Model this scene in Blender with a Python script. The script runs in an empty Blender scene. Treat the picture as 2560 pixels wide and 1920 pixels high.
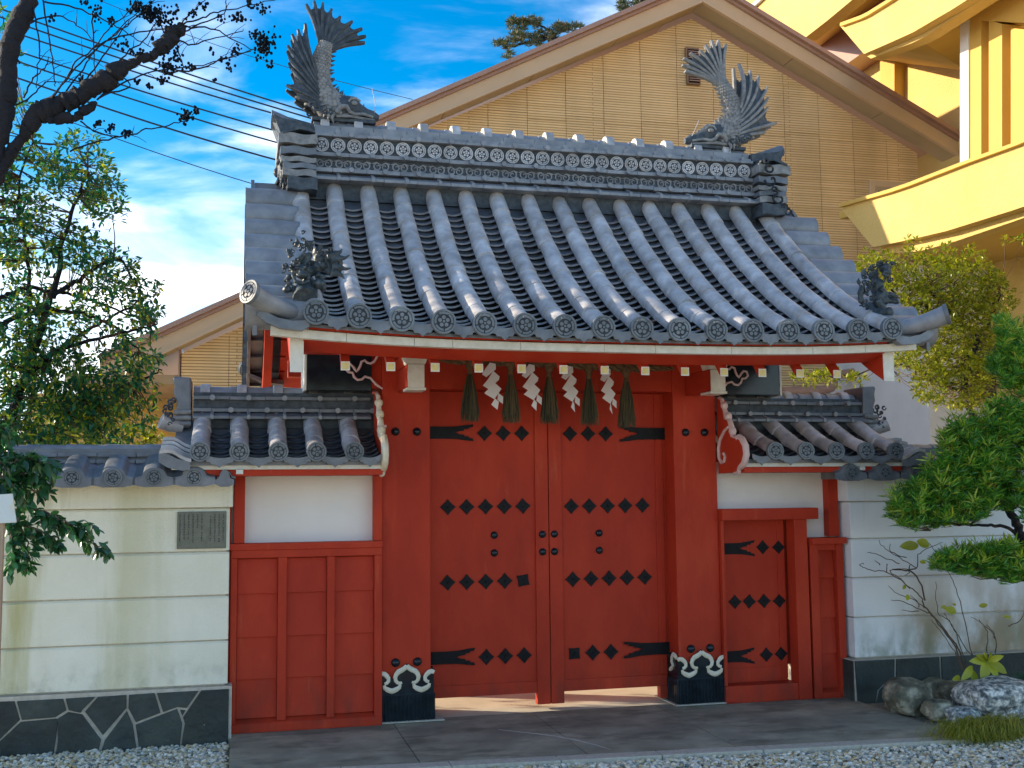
import bpy, bmesh, math, random
import numpy as np
from mathutils import Vector, Matrix, Euler
random.seed(7); RNG = np.random.default_rng(7)
SC = bpy.context.scene
COL = SC.collection
rad = math.radians
# ------------------------------------------------------------------ camera
YAW, PIT, ROL, FPX = rad(13.92), rad(5.43), rad(-0.58), 2792.0
CAM = Vector((0, 0, 1.6))
FWD = Vector((math.sin(YAW)*math.cos(PIT), math.cos(YAW)*math.cos(PIT), math.sin(PIT)))
_r = Vector((math.cos(YAW), -math.sin(YAW), 0)); _u = _r.cross(FWD)
RGT = _r*math.cos(ROL)+_u*math.sin(ROL); UPV = -_r*math.sin(ROL)+_u*math.cos(ROL)
cd = bpy.data.cameras.new('camera'); cam = bpy.data.objects.new('camera', cd); COL.objects.link(cam)
cam.matrix_world = Matrix(((RGT.x, UPV.x, -FWD.x, CAM.x), (RGT.y, UPV.y, -FWD.y, CAM.y), (RGT.z, UPV.z, -FWD.z, CAM.z), (0, 0, 0, 1)))
cd.sensor_width = 36; cd.lens = FPX/2560*36; cd.clip_end = 2000; cd.clip_start = 0.05
SC.camera = cam
# ------------------------------------------------------------------ world, sun, exposure
SUN = Vector((-0.84, 0.42, 0.33)).normalized()
sun_el = math.asin(SUN.z); sun_az = math.atan2(SUN.x, SUN.y)     # azimuth from +Y towards +X
W = bpy.data.worlds.new("World"); SC.world = W; W.use_nodes = True
nt = W.node_tree; nt.nodes.clear()
def N(t, typ, **k):
    n = t.nodes.new(typ)
    for a, b in k.items():
        if a.startswith('i_'): n.inputs[a[2:]].default_value = b
        else: setattr(n, a, b)
    return n
def LK(t, a, b): t.links.new(a, b)
sky = N(nt, 'ShaderNodeTexSky', sky_type='NISHITA', sun_disc=False, sun_elevation=sun_el, sun_rotation=sun_az, altitude=20, air_density=1.0, dust_density=0.6, ozone_density=2.0)
hs = N(nt, 'ShaderNodeHueSaturation'); hs.inputs['Saturation'].default_value = 1.65; hs.inputs['Value'].default_value = 0.50
LK(nt, sky.outputs[0], hs.inputs['Color'])
tc = N(nt, 'ShaderNodeTexCoord'); sp = N(nt, 'ShaderNodeSeparateXYZ'); LK(nt, tc.outputs['Generated'], sp.inputs[0])
mp = N(nt, 'ShaderNodeMapping'); mp.inputs['Scale'].default_value = (1.6, 1.6, 6.5); mp.inputs['Rotation'].default_value = (0.10, 0.22, 0.3); LK(nt, tc.outputs['Generated'], mp.inputs[0])
nz = N(nt, 'ShaderNodeTexNoise'); nz.inputs['Scale'].default_value = 2.1; nz.inputs['Detail'].default_value = 7; nz.inputs['Roughness'].default_value = 0.55; nz.inputs['Distortion'].default_value = 0.5
LK(nt, mp.outputs[0], nz.inputs['Vector'])
# cloud amount = noise + more near the horizon
mr = N(nt, 'ShaderNodeMapRange'); mr.inputs['From Min'].default_value = 0.02; mr.inputs['From Max'].default_value = 0.34; mr.inputs['To Min'].default_value = 0.38; mr.inputs['To Max'].default_value = -0.03
LK(nt, sp.outputs[2], mr.inputs['Value'])
ad = N(nt, 'ShaderNodeMath', operation='ADD'); LK(nt, nz.outputs[0], ad.inputs[0])
dp = N(nt, 'ShaderNodeVectorMath', operation='DOT_PRODUCT'); dp.inputs[1].default_value = (SUN.x, SUN.y, 0); LK(nt, tc.outputs['Generated'], dp.inputs[0])
gl = N(nt, 'ShaderNodeMapRange'); gl.inputs['From Min'].default_value = -0.2; gl.inputs['From Max'].default_value = 0.8; gl.inputs['To Min'].default_value = 0.25; gl.inputs['To Max'].default_value = 1.0; LK(nt, dp.outputs['Value'], gl.inputs['Value'])
gm_ = N(nt, 'ShaderNodeMath', operation='MULTIPLY'); LK(nt, mr.outputs[0], gm_.inputs[0]); LK(nt, gl.outputs[0], gm_.inputs[1]); LK(nt, gm_.outputs[0], ad.inputs[1])
cr = N(nt, 'ShaderNodeMapRange', interpolation_type='SMOOTHSTEP'); cr.inputs['From Min'].default_value = 0.425; cr.inputs['From Max'].default_value = 0.86; cr.inputs['To Max'].default_value = 0.95
LK(nt, ad.outputs[0], cr.inputs['Value'])
mx = N(nt, 'ShaderNodeMix', data_type='RGBA')
n2 = N(nt, 'ShaderNodeTexNoise'); n2.inputs['Scale'].default_value = 3.4; n2.inputs['Detail'].default_value = 6; LK(nt, mp.outputs[0], n2.inputs['Vector'])
cc = N(nt, 'ShaderNodeValToRGB'); cc.color_ramp.elements[0].position = .40; cc.color_ramp.elements[0].color = (.34, .41, .56, 1); cc.color_ramp.elements[1].position = .64; cc.color_ramp.elements[1].color = (.98, .95, .92, 1); LK(nt, n2.outputs[0], cc.inputs[0])
cs = N(nt, 'ShaderNodeMix', data_type='RGBA', blend_type='MULTIPLY'); cs.inputs[0].default_value = 1; cs.inputs[7].default_value = (7.2, 7.1, 7.0, 1); LK(nt, cc.outputs[0], cs.inputs[6]); LK(nt, cs.outputs[2], mx.inputs[7])
LK(nt, cr.outputs[0], mx.inputs[0]); LK(nt, hs.outputs[0], mx.inputs[6])
bg = N(nt, 'ShaderNodeBackground'); bg.inputs['Strength'].default_value = 0.115
LK(nt, mx.outputs[2], bg.inputs['Color']); wo = N(nt, 'ShaderNodeOutputWorld'); LK(nt, bg.outputs[0], wo.inputs['Surface'])
sl = bpy.data.lights.new('sun', 'SUN'); sl.energy = 2.0; sl.angle = rad(0.5); sl.color = (1.0, 0.86, 0.66)
so = bpy.data.objects.new('sun', sl); COL.objects.link(so); so.location = (-8, 10, 12)
so.rotation_euler = SUN.to_track_quat('Z', 'Y').to_euler()
SC.view_settings.view_transform = 'Standard'; SC.view_settings.look = 'None'; SC.view_settings.gamma = 1.0
SC.view_settings.exposure = 2.15; SC.view_settings.use_curve_mapping = False
SC.render.engine = 'CYCLES'; SC.cycles.max_bounces = 8; SC.cycles.diffuse_bounces = 5

# ------------------------------------------------------------------ measuring helpers (photo pixel -> point at a chosen depth)
def ray(px, py): return FWD+RGT*((px-1280)/FPX)-UPV*((py-960)/FPX)
def S(px, py, y): d = ray(px, py); return CAM+d*(y/d.y)
def SX(px, py, x): d = ray(px, py); return CAM+d*(x/d.x)
def SZ(px, py, z): d = ray(px, py); return CAM+d*((z-CAM.z)/d.z)
K = 2560/2212
def D(xd, yd, y): return S(xd*K, yd*K, y)
def lerp(a, b, t): return a+(b-a)*t
def interp(x, xs, ys): return float(np.interp(x, xs, ys))

# ------------------------------------------------------------------ mesh builder
class MB:
    def __init__(s): s.v = []; s.f = []; s.mi = []; s.m = 0
    def add(s, vs, fs):
        o = len(s.v); s.v += [tuple(v) for v in vs]; s.f += [tuple(i+o for i in f) for f in fs]; s.mi += [s.m]*len(fs)
    def box(s, x0, x1, y0, y1, z0, z1):
        s.add([(x0, y0, z0), (x1, y0, z0), (x1, y1, z0), (x0, y1, z0), (x0, y0, z1), (x1, y0, z1), (x1, y1, z1), (x0, y1, z1)],
              [(0, 3, 2, 1), (4, 5, 6, 7), (0, 1, 5, 4), (1, 2, 6, 5), (2, 3, 7, 6), (3, 0, 4, 7)]); return s
    def prism(s, poly, a, b, ax='y'):       # poly of 2D points; extruded along ax from a to b
        n = len(poly)
        def P(p, t): return {'y': (p[0], t, p[1]), 'x': (t, p[0], p[1]), 'z': (p[0], p[1], t)}[ax]
        s.add([P(p, a) for p in poly]+[P(p, b) for p in poly],
              [tuple(range(n)), tuple(range(2*n-1, n-1, -1))]+[(i, (i+1) % n, n+(i+1) % n, n+i) for i in range(n)]); return s
    def hexa(s, P):                          # 8 corners: 4 of one side, 4 of the other
        s.add(P, [(0, 1, 2, 3), (7, 6, 5, 4), (0, 4, 5, 1), (1, 5, 6, 2), (2, 6, 7, 3), (3, 7, 4, 0)]); return s
    def slab(s, pts, off):
        n = len(pts); off = Vector(off); pts = [Vector(p) for p in pts]
        s.add(pts+[p+off for p in pts], [tuple(range(n)), tuple(range(2*n-1, n-1, -1))]+[(i, (i+1) % n, n+(i+1) % n, n+i) for i in range(n)]); return s
    def tube(s, pts, rr, seg=8, cap=True, flat=None, up=(0, 0, 1)):
        pts = [Vector(p) for p in pts]; n = len(pts)
        if not hasattr(rr, '__len__'): rr = [rr]*n
        vs = []; fs = []; prev = None
        for i, p in enumerate(pts):
            t = (pts[min(i+1, n-1)]-pts[max(i-1, 0)])
            if t.length < 1e-9: t = Vector((0, 0, 1))
            t.normalize()
            if prev is None:
                a = Vector(up); a = a if abs(a.dot(t)) < .95 else Vector((1, 0, 0))
                u = t.cross(a).normalized()
            else: u = (prev-t*prev.dot(t)).normalized()
            prev = u; w = t.cross(u)
            f = 1 if flat is None else flat
            for k in range(seg):
                an = 2*math.pi*k/seg; vs.append(p+u*(math.cos(an)*rr[i])+w*(math.sin(an)*rr[i]*f))
        for i in range(n-1):
            for k in range(seg):
                fs.append((i*seg+k, i*seg+(k+1) % seg, (i+1)*seg+(k+1) % seg, (i+1)*seg+k))
        if cap: fs.append(tuple(range(seg-1, -1, -1))); fs.append(tuple((n-1)*seg+k for k in range(seg)))
        s.add(vs, fs); return s
    def ball(s, c, r, seg=10, ring=6, rot=None):
        if not hasattr(r, '__len__'): r = (r, r, r)
        c = Vector(c); vs = []; fs = []
        for i in range(1, ring):
            th = math.pi*i/ring
            for k in range(seg):
                a = 2*math.pi*k/seg; v = Vector((r[0]*math.sin(th)*math.cos(a), r[1]*math.sin(th)*math.sin(a), r[2]*math.cos(th)))
                vs.append(c+(rot @ v if rot else v))
        t = Vector((0, 0, r[2])); t = rot @ t if rot else t
        vs += [c+t, c-t]; T = len(vs)-2; B = T+1
        for i in range(ring-2):
            for k in range(seg): fs.append((i*seg+k, (i+1)*seg+k, (i+1)*seg+(k+1) % seg, i*seg+(k+1) % seg))
        for k in range(seg): fs.append((T, k, (k+1) % seg)); fs.append((B, (ring-2)*seg+(k+1) % seg, (ring-2)*seg+k))
        s.add(vs, fs); return s
    def disc(s, c, r, y0, y1, seg=20, rin=None):   # cylinder along y, from y0 (front) to y1
        P = [(c[0]+r*math.cos(2*math.pi*k/seg), c[1]+r*math.sin(2*math.pi*k/seg)) for k in range(seg)]
        if rin is None: s.prism(P, y0, y1)
        else:
            Q = [(c[0]+rin*math.cos(2*math.pi*k/seg), c[1]+rin*math.sin(2*math.pi*k/seg)) for k in range(seg)]
            vs = [(p[0], y0, p[1]) for p in P]+[(q[0], y0, q[1]) for q in Q]+[(p[0], y1, p[1]) for p in P]+[(q[0], y1, q[1]) for q in Q]
            fs = []
            for k in range(seg):
                j = (k+1) % seg
                fs += [(k, j, seg+j, seg+k), (k, 2*seg+k, 2*seg+j, j), (seg+k, seg+j, 3*seg+j, 3*seg+k)]
            s.add(vs, fs)
        return s
    def xf(s, M): s.v = [tuple(M @ Vector(v)) for v in s.v]; return s
    def mesh(s, name, m, org=(0, 0, 0), smooth=False, recalc=True, ang=40):
        me = bpy.data.meshes.new(name)
        o = Vector(org); me.from_pydata([tuple(Vector(v)-o) for v in s.v], [], s.f)
        if recalc and len(s.f) < 60000:
            b = bmesh.new(); b.from_mesh(me); bmesh.ops.recalc_face_normals(b, faces=b.faces); b.to_mesh(me); b.free()
        for x in (m if isinstance(m, (list, tuple)) else [m]): me.materials.append(x)
        if any(s.mi): me.polygons.foreach_set('material_index', s.mi)
        if smooth:
            me.polygons.foreach_set('use_smooth', [True]*len(me.polygons)); me.set_sharp_from_angle(angle=rad(ang))
        me.update(); return me
    def build(s, name, m, parent=None, smooth=False, bevel=0, recalc=True, ang=40, label=None):
        org = WL.get(parent.name, Vector((0, 0, 0))) if parent else Vector((0, 0, 0))
        o = bpy.data.objects.new(name, s.mesh(name, m, org, smooth, recalc, ang)); COL.objects.link(o)
        if parent: o.parent = parent
        WL[o.name] = org
        if bevel:
            bm_ = o.modifiers.new('bevel', 'BEVEL'); bm_.width = bevel; bm_.segments = 2; bm_.limit_method = 'ANGLE'; bm_.angle_limit = rad(50)
        if label: o['label'] = label
        return o
WL = {}
def tag(o, label, cat=None, group=None, kind=None):
    if label: o['label'] = label
    if cat: o['category'] = cat
    if group: o['group'] = group
    if kind: o['kind'] = kind
    return o
def thing(name, loc, label, cat, group=None):
    o = bpy.data.objects.new(name, None); COL.objects.link(o); o.location = loc; o.empty_display_size = .1
    WL[o.name] = Vector(loc); return tag(o, label, cat, group)
def struct(name, mb, m, **k):
    o = mb.build(name, m, None, **k); o['kind'] = 'structure'; return o
def put(me, name, parent, loc, rot=(0, 0, 0), sc=(1, 1, 1)):
    o = bpy.data.objects.new(name, me); COL.objects.link(o); o.parent = parent
    o.location = Vector(loc)-WL[parent.name]; o.rotation_euler = rot; o.scale = sc; WL[o.name] = Vector(loc); return o
def scatter_mesh(name, tv, tf, pos, R, sc, m, smooth=True, parent=None):
    """many copies of one little template shape in one mesh (numpy)"""
    tv = np.asarray(tv, float); n = len(pos); k = len(tv); R = np.asarray(R); sc = np.asarray(sc, float)
    if sc.ndim == 1: sc = np.repeat(sc[:, None], 3, 1)
    V = np.einsum('nij,nkj->nki', R, tv[None]*sc[:, None, :])+np.asarray(pos)[:, None, :]
    if parent: V -= np.array(WL[parent.name])
    me = bpy.data.meshes.new(name)
    L = np.array([len(f) for f in tf]); flat = np.concatenate([np.array(f) for f in tf])
    F = (flat[None]+(np.arange(n)*k)[:, None]).ravel(); LT = np.tile(L, n); LS = np.concatenate([[0], np.cumsum(LT)[:-1]])
    me.vertices.add(n*k); me.vertices.foreach_set('co', V.ravel()); me.loops.add(len(F)); me.loops.foreach_set('vertex_index', F.astype(np.int32))
    me.polygons.add(len(LT)); me.polygons.foreach_set('loop_start', LS.astype(np.int32)); me.polygons.foreach_set('loop_total', LT.astype(np.int32))
    me.polygons.foreach_set('use_smooth', np.full(len(LT), smooth)); me.update(calc_edges=True); me.validate()
    me.materials.append(m)
    o = bpy.data.objects.new(name, me); COL.objects.link(o)
    if parent: o.parent = parent
    WL[o.name] = WL[parent.name] if parent else Vector((0, 0, 0))
    return o
def rots(dirs, ups=None, roll=None):
    """rotation matrices whose X axis = dir"""
    d = np.asarray(dirs, float); d /= np.linalg.norm(d, axis=1, keepdims=True)+1e-9
    u = np.tile(np.array([0, 0, 1.]), (len(d), 1)) if ups is None else np.asarray(ups, float)
    y = np.cross(u, d); bad = np.linalg.norm(y, axis=1) < 1e-3; y[bad] = [0, 1, 0]; y /= np.linalg.norm(y, axis=1, keepdims=True)
    z = np.cross(d, y)
    if roll is not None:
        c, s_ = np.cos(roll)[:, None], np.sin(roll)[:, None]; y, z = y*c+z*s_, -y*s_+z*c
    return np.stack([d, y, z], axis=2)

# ------------------------------------------------------------------ materials
def ramp(t, fac, stops):
    r = N(t, 'ShaderNodeValToRGB'); e = r.color_ramp.elements
    while len(e) < len(stops): e.new(0.5)
    for x, (p, c) in zip(e, stops): x.position = p; x.color = (*c, 1)
    LK(t, fac, r.inputs[0]); return r.outputs[0]
def MAT(name, stops, scale=4, detail=5, rough=.6, rvar=0, bump=0, bscale=60, stretch=(1, 1, 1), rnd=0, metal=0, spec=.5, island=False, trans=0, coat=0, bdist=.004, transcol=None):
    m = bpy.data.materials.new(name); m.use_nodes = True; t = m.node_tree; b = t.nodes['Principled BSDF']
    g = N(t, 'ShaderNodeNewGeometry'); mp = N(t, 'ShaderNodeMapping'); mp.inputs['Scale'].default_value = stretch; LK(t, g.outputs['Position'], mp.inputs[0])
    n = N(t, 'ShaderNodeTexNoise'); n.inputs['Scale'].default_value = scale; n.inputs['Detail'].default_value = detail; n.inputs['Roughness'].default_value = .6; LK(t, mp.outputs[0], n.inputs['Vector'])
    fac = n.outputs[0]
    if island: fac = g.outputs['Random Per Island']
    c = ramp(t, fac, stops)
    if rnd:
        oi = N(t, 'ShaderNodeObjectInfo'); hv = N(t, 'ShaderNodeHueSaturation'); r = N(t, 'ShaderNodeMapRange'); r.inputs['To Min'].default_value = 1-rnd; r.inputs['To Max'].default_value = 1+rnd
        LK(t, oi.outputs['Random'], r.inputs['Value']); LK(t, r.outputs[0], hv.inputs['Value']); LK(t, c, hv.inputs['Color']); c = hv.outputs[0]
    LK(t, c, b.inputs['Base Color']); b.inputs['Roughness'].default_value = rough; b.inputs['Metallic'].default_value = metal
    b.inputs['Specular IOR Level'].default_value = spec
    if coat: b.inputs['Coat Weight'].default_value = coat; b.inputs['Coat Roughness'].default_value = .15
    if rvar:
        r = N(t, 'ShaderNodeMapRange'); r.inputs['To Min'].default_value = rough-rvar; r.inputs['To Max'].default_value = rough+rvar; LK(t, n.outputs[0], r.inputs['Value']); LK(t, r.outputs[0], b.inputs['Roughness'])
    if bump:
        n2 = N(t, 'ShaderNodeTexNoise'); n2.inputs['Scale'].default_value = bscale; n2.inputs['Detail'].default_value = 4; LK(t, g.outputs['Position'], n2.inputs['Vector'])
        bp = N(t, 'ShaderNodeBump'); bp.inputs['Strength'].default_value = bump; bp.inputs['Distance'].default_value = bdist; LK(t, n2.outputs[0], bp.inputs['Height']); LK(t, bp.outputs[0], b.inputs['Normal'])
    if trans:
        tr = N(t, 'ShaderNodeBsdfTranslucent'); ms = N(t, 'ShaderNodeMixShader'); ms.inputs[0].default_value = trans
        hv2 = N(t, 'ShaderNodeHueSaturation'); hv2.inputs['Value'].default_value = 1.5; hv2.inputs['Saturation'].default_value = 1.1; LK(t, c, hv2.inputs['Color']); LK(t, hv2.outputs[0], tr.inputs[0])
        LK(t, b.outputs[0], ms.inputs[1]); LK(t, tr.outputs[0], ms.inputs[2]); LK(t, ms.outputs[0], t.nodes['Material Output'].inputs[0])
    return m
def mixin(m, color, kind, amount=.6):
    """lay extra dirt, wear and some painted light of its own shape over a material's base colour. kind: dict(scale, stretch, lo, hi, zfade=(z0,z1), xfade)"""
    t = m.node_tree; b = t.nodes['Principled BSDF']; src = b.inputs['Base Color'].links[0].from_socket
    g = N(t, 'ShaderNodeNewGeometry'); mp = N(t, 'ShaderNodeMapping'); mp.inputs['Scale'].default_value = kind.get('stretch', (1, 1, 1)); mp.inputs['Location'].default_value = kind.get('loc', (3, 1, 7)); LK(t, g.outputs['Position'], mp.inputs[0])
    n = N(t, 'ShaderNodeTexNoise'); n.inputs['Scale'].default_value = kind['scale']; n.inputs['Detail'].default_value = kind.get('detail', 5); n.inputs['Roughness'].default_value = .6; LK(t, mp.outputs[0], n.inputs['Vector'])
    r = N(t, 'ShaderNodeMapRange', interpolation_type='SMOOTHSTEP'); r.inputs['From Min'].default_value = kind['lo']; r.inputs['From Max'].default_value = kind['hi']; r.inputs['To Max'].default_value = amount; LK(t, n.outputs[0], r.inputs['Value'])
    f = r.outputs[0]
    for key, ax in (('zfade', 2), ('xfade', 0)):
        if key in kind:
            sx = N(t, 'ShaderNodeSeparateXYZ'); LK(t, g.outputs['Position'], sx.inputs[0]); q = N(t, 'ShaderNodeMapRange', interpolation_type='SMOOTHSTEP'); q.inputs['From Min'].default_value = kind[key][0]; q.inputs['From Max'].default_value = kind[key][1]
            LK(t, sx.outputs[ax], q.inputs['Value']); mu = N(t, 'ShaderNodeMath', operation='MULTIPLY'); LK(t, f, mu.inputs[0]); LK(t, q.outputs[0], mu.inputs[1]); f = mu.outputs[0]
    x = N(t, 'ShaderNodeMix', data_type='RGBA'); x.inputs[7].default_value = (*color, 1); LK(t, f, x.inputs[0]); LK(t, src, x.inputs[6]); LK(t, x.outputs[2], b.inputs['Base Color']); return m

M = {}
M['tile'] = MAT('roof_tile_grey', [(.25, (.27, .25, .24)), (.5, (.48, .455, .44)), (.75, (.68, .645, .62))], 9, 8, .38, .1, .25, 90, rnd=.16, spec=.6)
mixin(M['tile'], (.34, .25, .17), dict(scale=6, lo=.5, hi=.75, detail=8), .55)
M['pan'] = MAT('pan_tile_grey', [(.3, (.17, .17, .185)), (.7, (.34, .335, .345))], 14, 6, .32, .1, .15, 80, rnd=.22, spec=.7)
M['tiled'] = MAT('roof_tile_dark', [(.3, (.085, .092, .105)), (.7, (.19, .20, .215))], 8, 6, .38, .1, .2, 80, rnd=.15, spec=.6)
M['tileflat'] = MAT('ridge_tile_grey', [(.3, (.16, .165, .18)), (.7, (.32, .32, .325))], 7, 7, .36, .1, .25, 80, rnd=.10, spec=.5)
M['groove'] = MAT('tile_groove', [(.3, (.02, .024, .03)), (.7, (.04, .045, .05))], 9, 3, .7)
M['capl'] = MAT('end_cap_tile', [(.3, (.10, .115, .125)), (.7, (.19, .205, .215))], 14, 5, .45, .1, .2, 80, rnd=.2)
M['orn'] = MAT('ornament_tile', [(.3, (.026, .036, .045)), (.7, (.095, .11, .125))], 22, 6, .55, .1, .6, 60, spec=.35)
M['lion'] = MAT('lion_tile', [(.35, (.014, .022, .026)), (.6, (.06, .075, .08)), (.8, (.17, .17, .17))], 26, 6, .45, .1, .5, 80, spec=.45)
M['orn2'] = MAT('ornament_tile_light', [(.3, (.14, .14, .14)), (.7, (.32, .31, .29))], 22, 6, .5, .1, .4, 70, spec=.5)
M['red'] = MAT('vermilion_paint', [(.3, (.40, .034, .014)), (.55, (.49, .045, .018)), (.8, (.57, .068, .026))], 3.0, 6, .55, .06, .12, 55, stretch=(1, 1, .45), spec=.16)
def grain(m):
    t = m.node_tree; b = t.nodes['Principled BSDF']; g = N(t, 'ShaderNodeNewGeometry'); mp = N(t, 'ShaderNodeMapping'); mp.inputs['Scale'].default_value = (38, 38, 2.2); LK(t, g.outputs['Position'], mp.inputs[0])
    n = N(t, 'ShaderNodeTexNoise'); n.inputs['Scale'].default_value = 2; n.inputs['Detail'].default_value = 5; LK(t, mp.outputs[0], n.inputs['Vector']); bp = N(t, 'ShaderNodeBump'); bp.inputs['Strength'].default_value = .45; bp.inputs['Distance'].default_value = .003
    LK(t, n.outputs[0], bp.inputs['Height']); old = b.inputs['Normal'].links[0].from_socket; LK(t, old, bp.inputs['Normal']); LK(t, bp.outputs[0], b.inputs['Normal'])
grain(M['red'])
mixin(M['red'], (.16, .04, .025), dict(scale=7, stretch=(1, 1, .35), lo=.42, hi=.70, zfade=(.55, .0)), .55)
mixin(M['red'], (.66, .18, .08), dict(scale=9, stretch=(1.5, 1, .16), lo=.60, hi=.80), .35)
mixin(M['red'], (.22, .035, .02), dict(scale=5, stretch=(1, 1, .5), lo=.58, hi=.85, loc=(9, 4, 2)), .45)
M['iron'] = MAT('black_iron', [(.3, (.008, .008, .009)), (.7, (.016, .016, .017))], 20, 4, .45, .05, .2, 120, spec=.12)
M['lacq'] = MAT('black_lacquered_metal', [(.3, (.006, .010, .014)), (.7, (.014, .026, .032))], 12, 4, .16, .04, .05, 60, spec=.35)
M['white'] = MAT('white_paint_and_lit_disc', [(.3, (.60, .56, .47)), (.7, (.76, .73, .64))], 14, 5, .55, 0, .15, 60)
mixin(M['white'], (.36, .33, .20), dict(scale=8, stretch=(1, 1, 1), lo=.55, hi=.8), .5)
M['cream'] = MAT('cream_carved_edge', [(.3, (.66, .56, .36)), (.7, (.80, .74, .60))], 16, 5, .5, 0, .1, 60)
M['yel'] = MAT('rafter_end_yellow', [(.3, (.62, .48, .14)), (.7, (.72, .60, .24))], 30, 3, .5)
M['plaster'] = MAT('white_plaster', [(.3, (.78, .76, .69)), (.7, (.85, .83, .77))], 2.5, 5, .8, 0, .15, 140)
mixin(M['plaster'], (.50, .48, .26), dict(scale=1.6, lo=.48, hi=.75, zfade=(1.35, 1.668)), .4)  # yellow cast of light on the upper plaster, put into the colour
M['stucco'] = MAT('wall_stucco', [(.3, (.76, .72, .56)), (.7, (.86, .83, .68))], 1.6, 6, .85, 0, .55, 75, bdist=.008)
mixin(M['stucco'], (.36, .36, .24), dict(scale=2.6, stretch=(3.5, 1, .22), lo=.50, hi=.78, loc=(5, 1, 2), zfade=(1.15, 1.66)), .45)
mixin(M['stucco'], (.26, .25, .19), dict(scale=9, stretch=(1, 1, .8), lo=.40, hi=.75, zfade=(.60, .32)), .5)
mixin(M['stucco'], (.40, .36, .09), dict(scale=1.5, stretch=(2.2, 1, .25), lo=.42, hi=.66, xfade=(.1, -1.5)), .75)
M['stucco2'] = MAT('wall_stucco_right', [(.3, (.74, .75, .74)), (.7, (.84, .85, .84))], 1.6, 6, .85, 0, .4, 75, bdist=.006)
mixin(M['stucco2'], (.36, .36, .24), dict(scale=2.6, stretch=(3.5, 1, .22), lo=.50, hi=.78, loc=(5, 1, 2), zfade=(1.15, 1.66)), .45)
mixin(M['stucco2'], (.26, .25, .19), dict(scale=9, stretch=(1, 1, .8), lo=.40, hi=.75, zfade=(.60, .32)), .5)
mixin(M['stucco2'], (.30, .20, .08), dict(scale=2.0, stretch=(1.2, 1, .6), lo=.34, hi=.58, xfade=(4.85, 5.25), zfade=(1.15, .45)), .85)
mixin(M['stucco2'], (.20, .25, .16), dict(scale=4.0, stretch=(1.4, 1, .6), lo=.42, hi=.65, zfade=(.75, .2)), .7)
M['stone'] = MAT('dark_slate_stone', [(.3, (.014, .022, .020)), (.55, (.032, .045, .040)), (.8, (.070, .085, .070))], 5, 8, .62, .1, .8, 30, rnd=.4, bdist=.01)
mixin(M['stone'], (.10, .12, .085), dict(scale=2.2, lo=.4, hi=.7, zfade=(.3, -.1)), .6)
mixin(M['stone'], (.5, .52, .48), dict(scale=16, lo=.72, hi=.78), .6)
M['mortar'] = MAT('pale_mortar', [(.3, (.42, .38, .30)), (.7, (.58, .53, .44))], 25, 4, .9, 0, .6, 90)
M['conc'] = MAT('apron_concrete', [(.28, (.17, .165, .115)), (.5, (.30, .285, .20)), (.75, (.48, .44, .30))], 2.6, 9, .8, .08, .6, 110)
mixin(M['conc'], (.11, .115, .075), dict(scale=3.5, stretch=(.8, 1.6, 1), lo=.46, hi=.66, detail=9), .7)
mixin(M['conc'], (.42, .36, .26), dict(scale=7, stretch=(.7, 1.4, 1), lo=.62, hi=.78, detail=9), .55)
M['kerb'] = MAT('kerb_granite', [(.3, (.38, .35, .27)), (.7, (.56, .52, .42))], 30, 6, .8, 0, .5, 150)
M['gravel'] = MAT('pale_gravel_ground', [(.3, (.40, .34, .23)), (.7, (.66, .59, .45))], 30, 8, .95, 0, .8, 60, bdist=.02)
M['soil'] = MAT('gravel_bed', [(.3, (.16, .135, .085)), (.7, (.36, .31, .22))], 30, 8, .95, 0, .8, 60, bdist=.02)
M['peb'] = MAT('pebbles', [(0, (.82, .74, .56)), (.2, (.58, .48, .31)), (.35, (.90, .84, .68)), (.5, (.42, .31, .15)), (.62, (.74, .56, .28)), (.75, (.92, .88, .75)), (.9, (.18, .20, .18)), (1, (.66, .62, .50))], island=True, rough=.7)
M['rope'] = MAT('rice_straw_rope', [(.3, (.07, .042, .018)), (.7, (.20, .12, .055))], 40, 5, .9, 0, .5, 200)
M['straw'] = MAT('straw_tassel', [(0, (.018, .020, .012)), (.5, (.055, .052, .028)), (1, (.17, .12, .055))], island=True, rough=.9)
M['paper'] = MAT('white_paper', [(.3, (.78, .77, .76)), (.7, (.86, .85, .85))], 5, 3, .8, trans=.15)
M['siding'] = None
M['trim'] = MAT('house_trim_beige', [(.3, (.56, .40, .24)), (.7, (.60, .43, .26))], 2, 3, .5)
M['trimd'] = MAT('house_roof_edge', [(.3, (.36, .21, .15)), (.7, (.40, .24, .17))], 2, 3, .4)
M['soffit'] = MAT('house_soffit', [(.3, (.42, .31, .18)), (.7, (.45, .34, .20))], 2, 3, .7)
M['yellow'] = MAT('yellow_stucco', [(.3, (.56, .38, .11)), (.7, (.64, .45, .15))], 1.3, 6, .85, 0, .8, 26, bdist=.02)
M['yellowd'] = MAT('yellow_trim', [(.3, (.52, .33, .065)), (.7, (.58, .38, .09))], 1.3, 6, .8, 0, .3, 40)
M['bwhite'] = MAT('far_white_wall', [(.3, (.62, .62, .60)), (.7, (.70, .70, .69))], 2, 4, .8)
M['glass'] = MAT('window_glass', [(.3, (.03, .05, .045)), (.7, (.06, .09, .08))], 3, 2, .08, spec=.8)
M['bark'] = MAT('dark_bark', [(.3, (.005, .006, .010)), (.7, (.020, .017, .020))], 9, 8, .9, 0, .9, 40, bdist=.02)
mixin(M['bark'], (.30, .16, .08), dict(scale=4, lo=.55, hi=.72, zfade=(3.7, 3.2)), .75)
M['twig'] = MAT('twig_bark', [(.3, (.06, .042, .028)), (.7, (.16, .11, .07))], 12, 4, .9)
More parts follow.
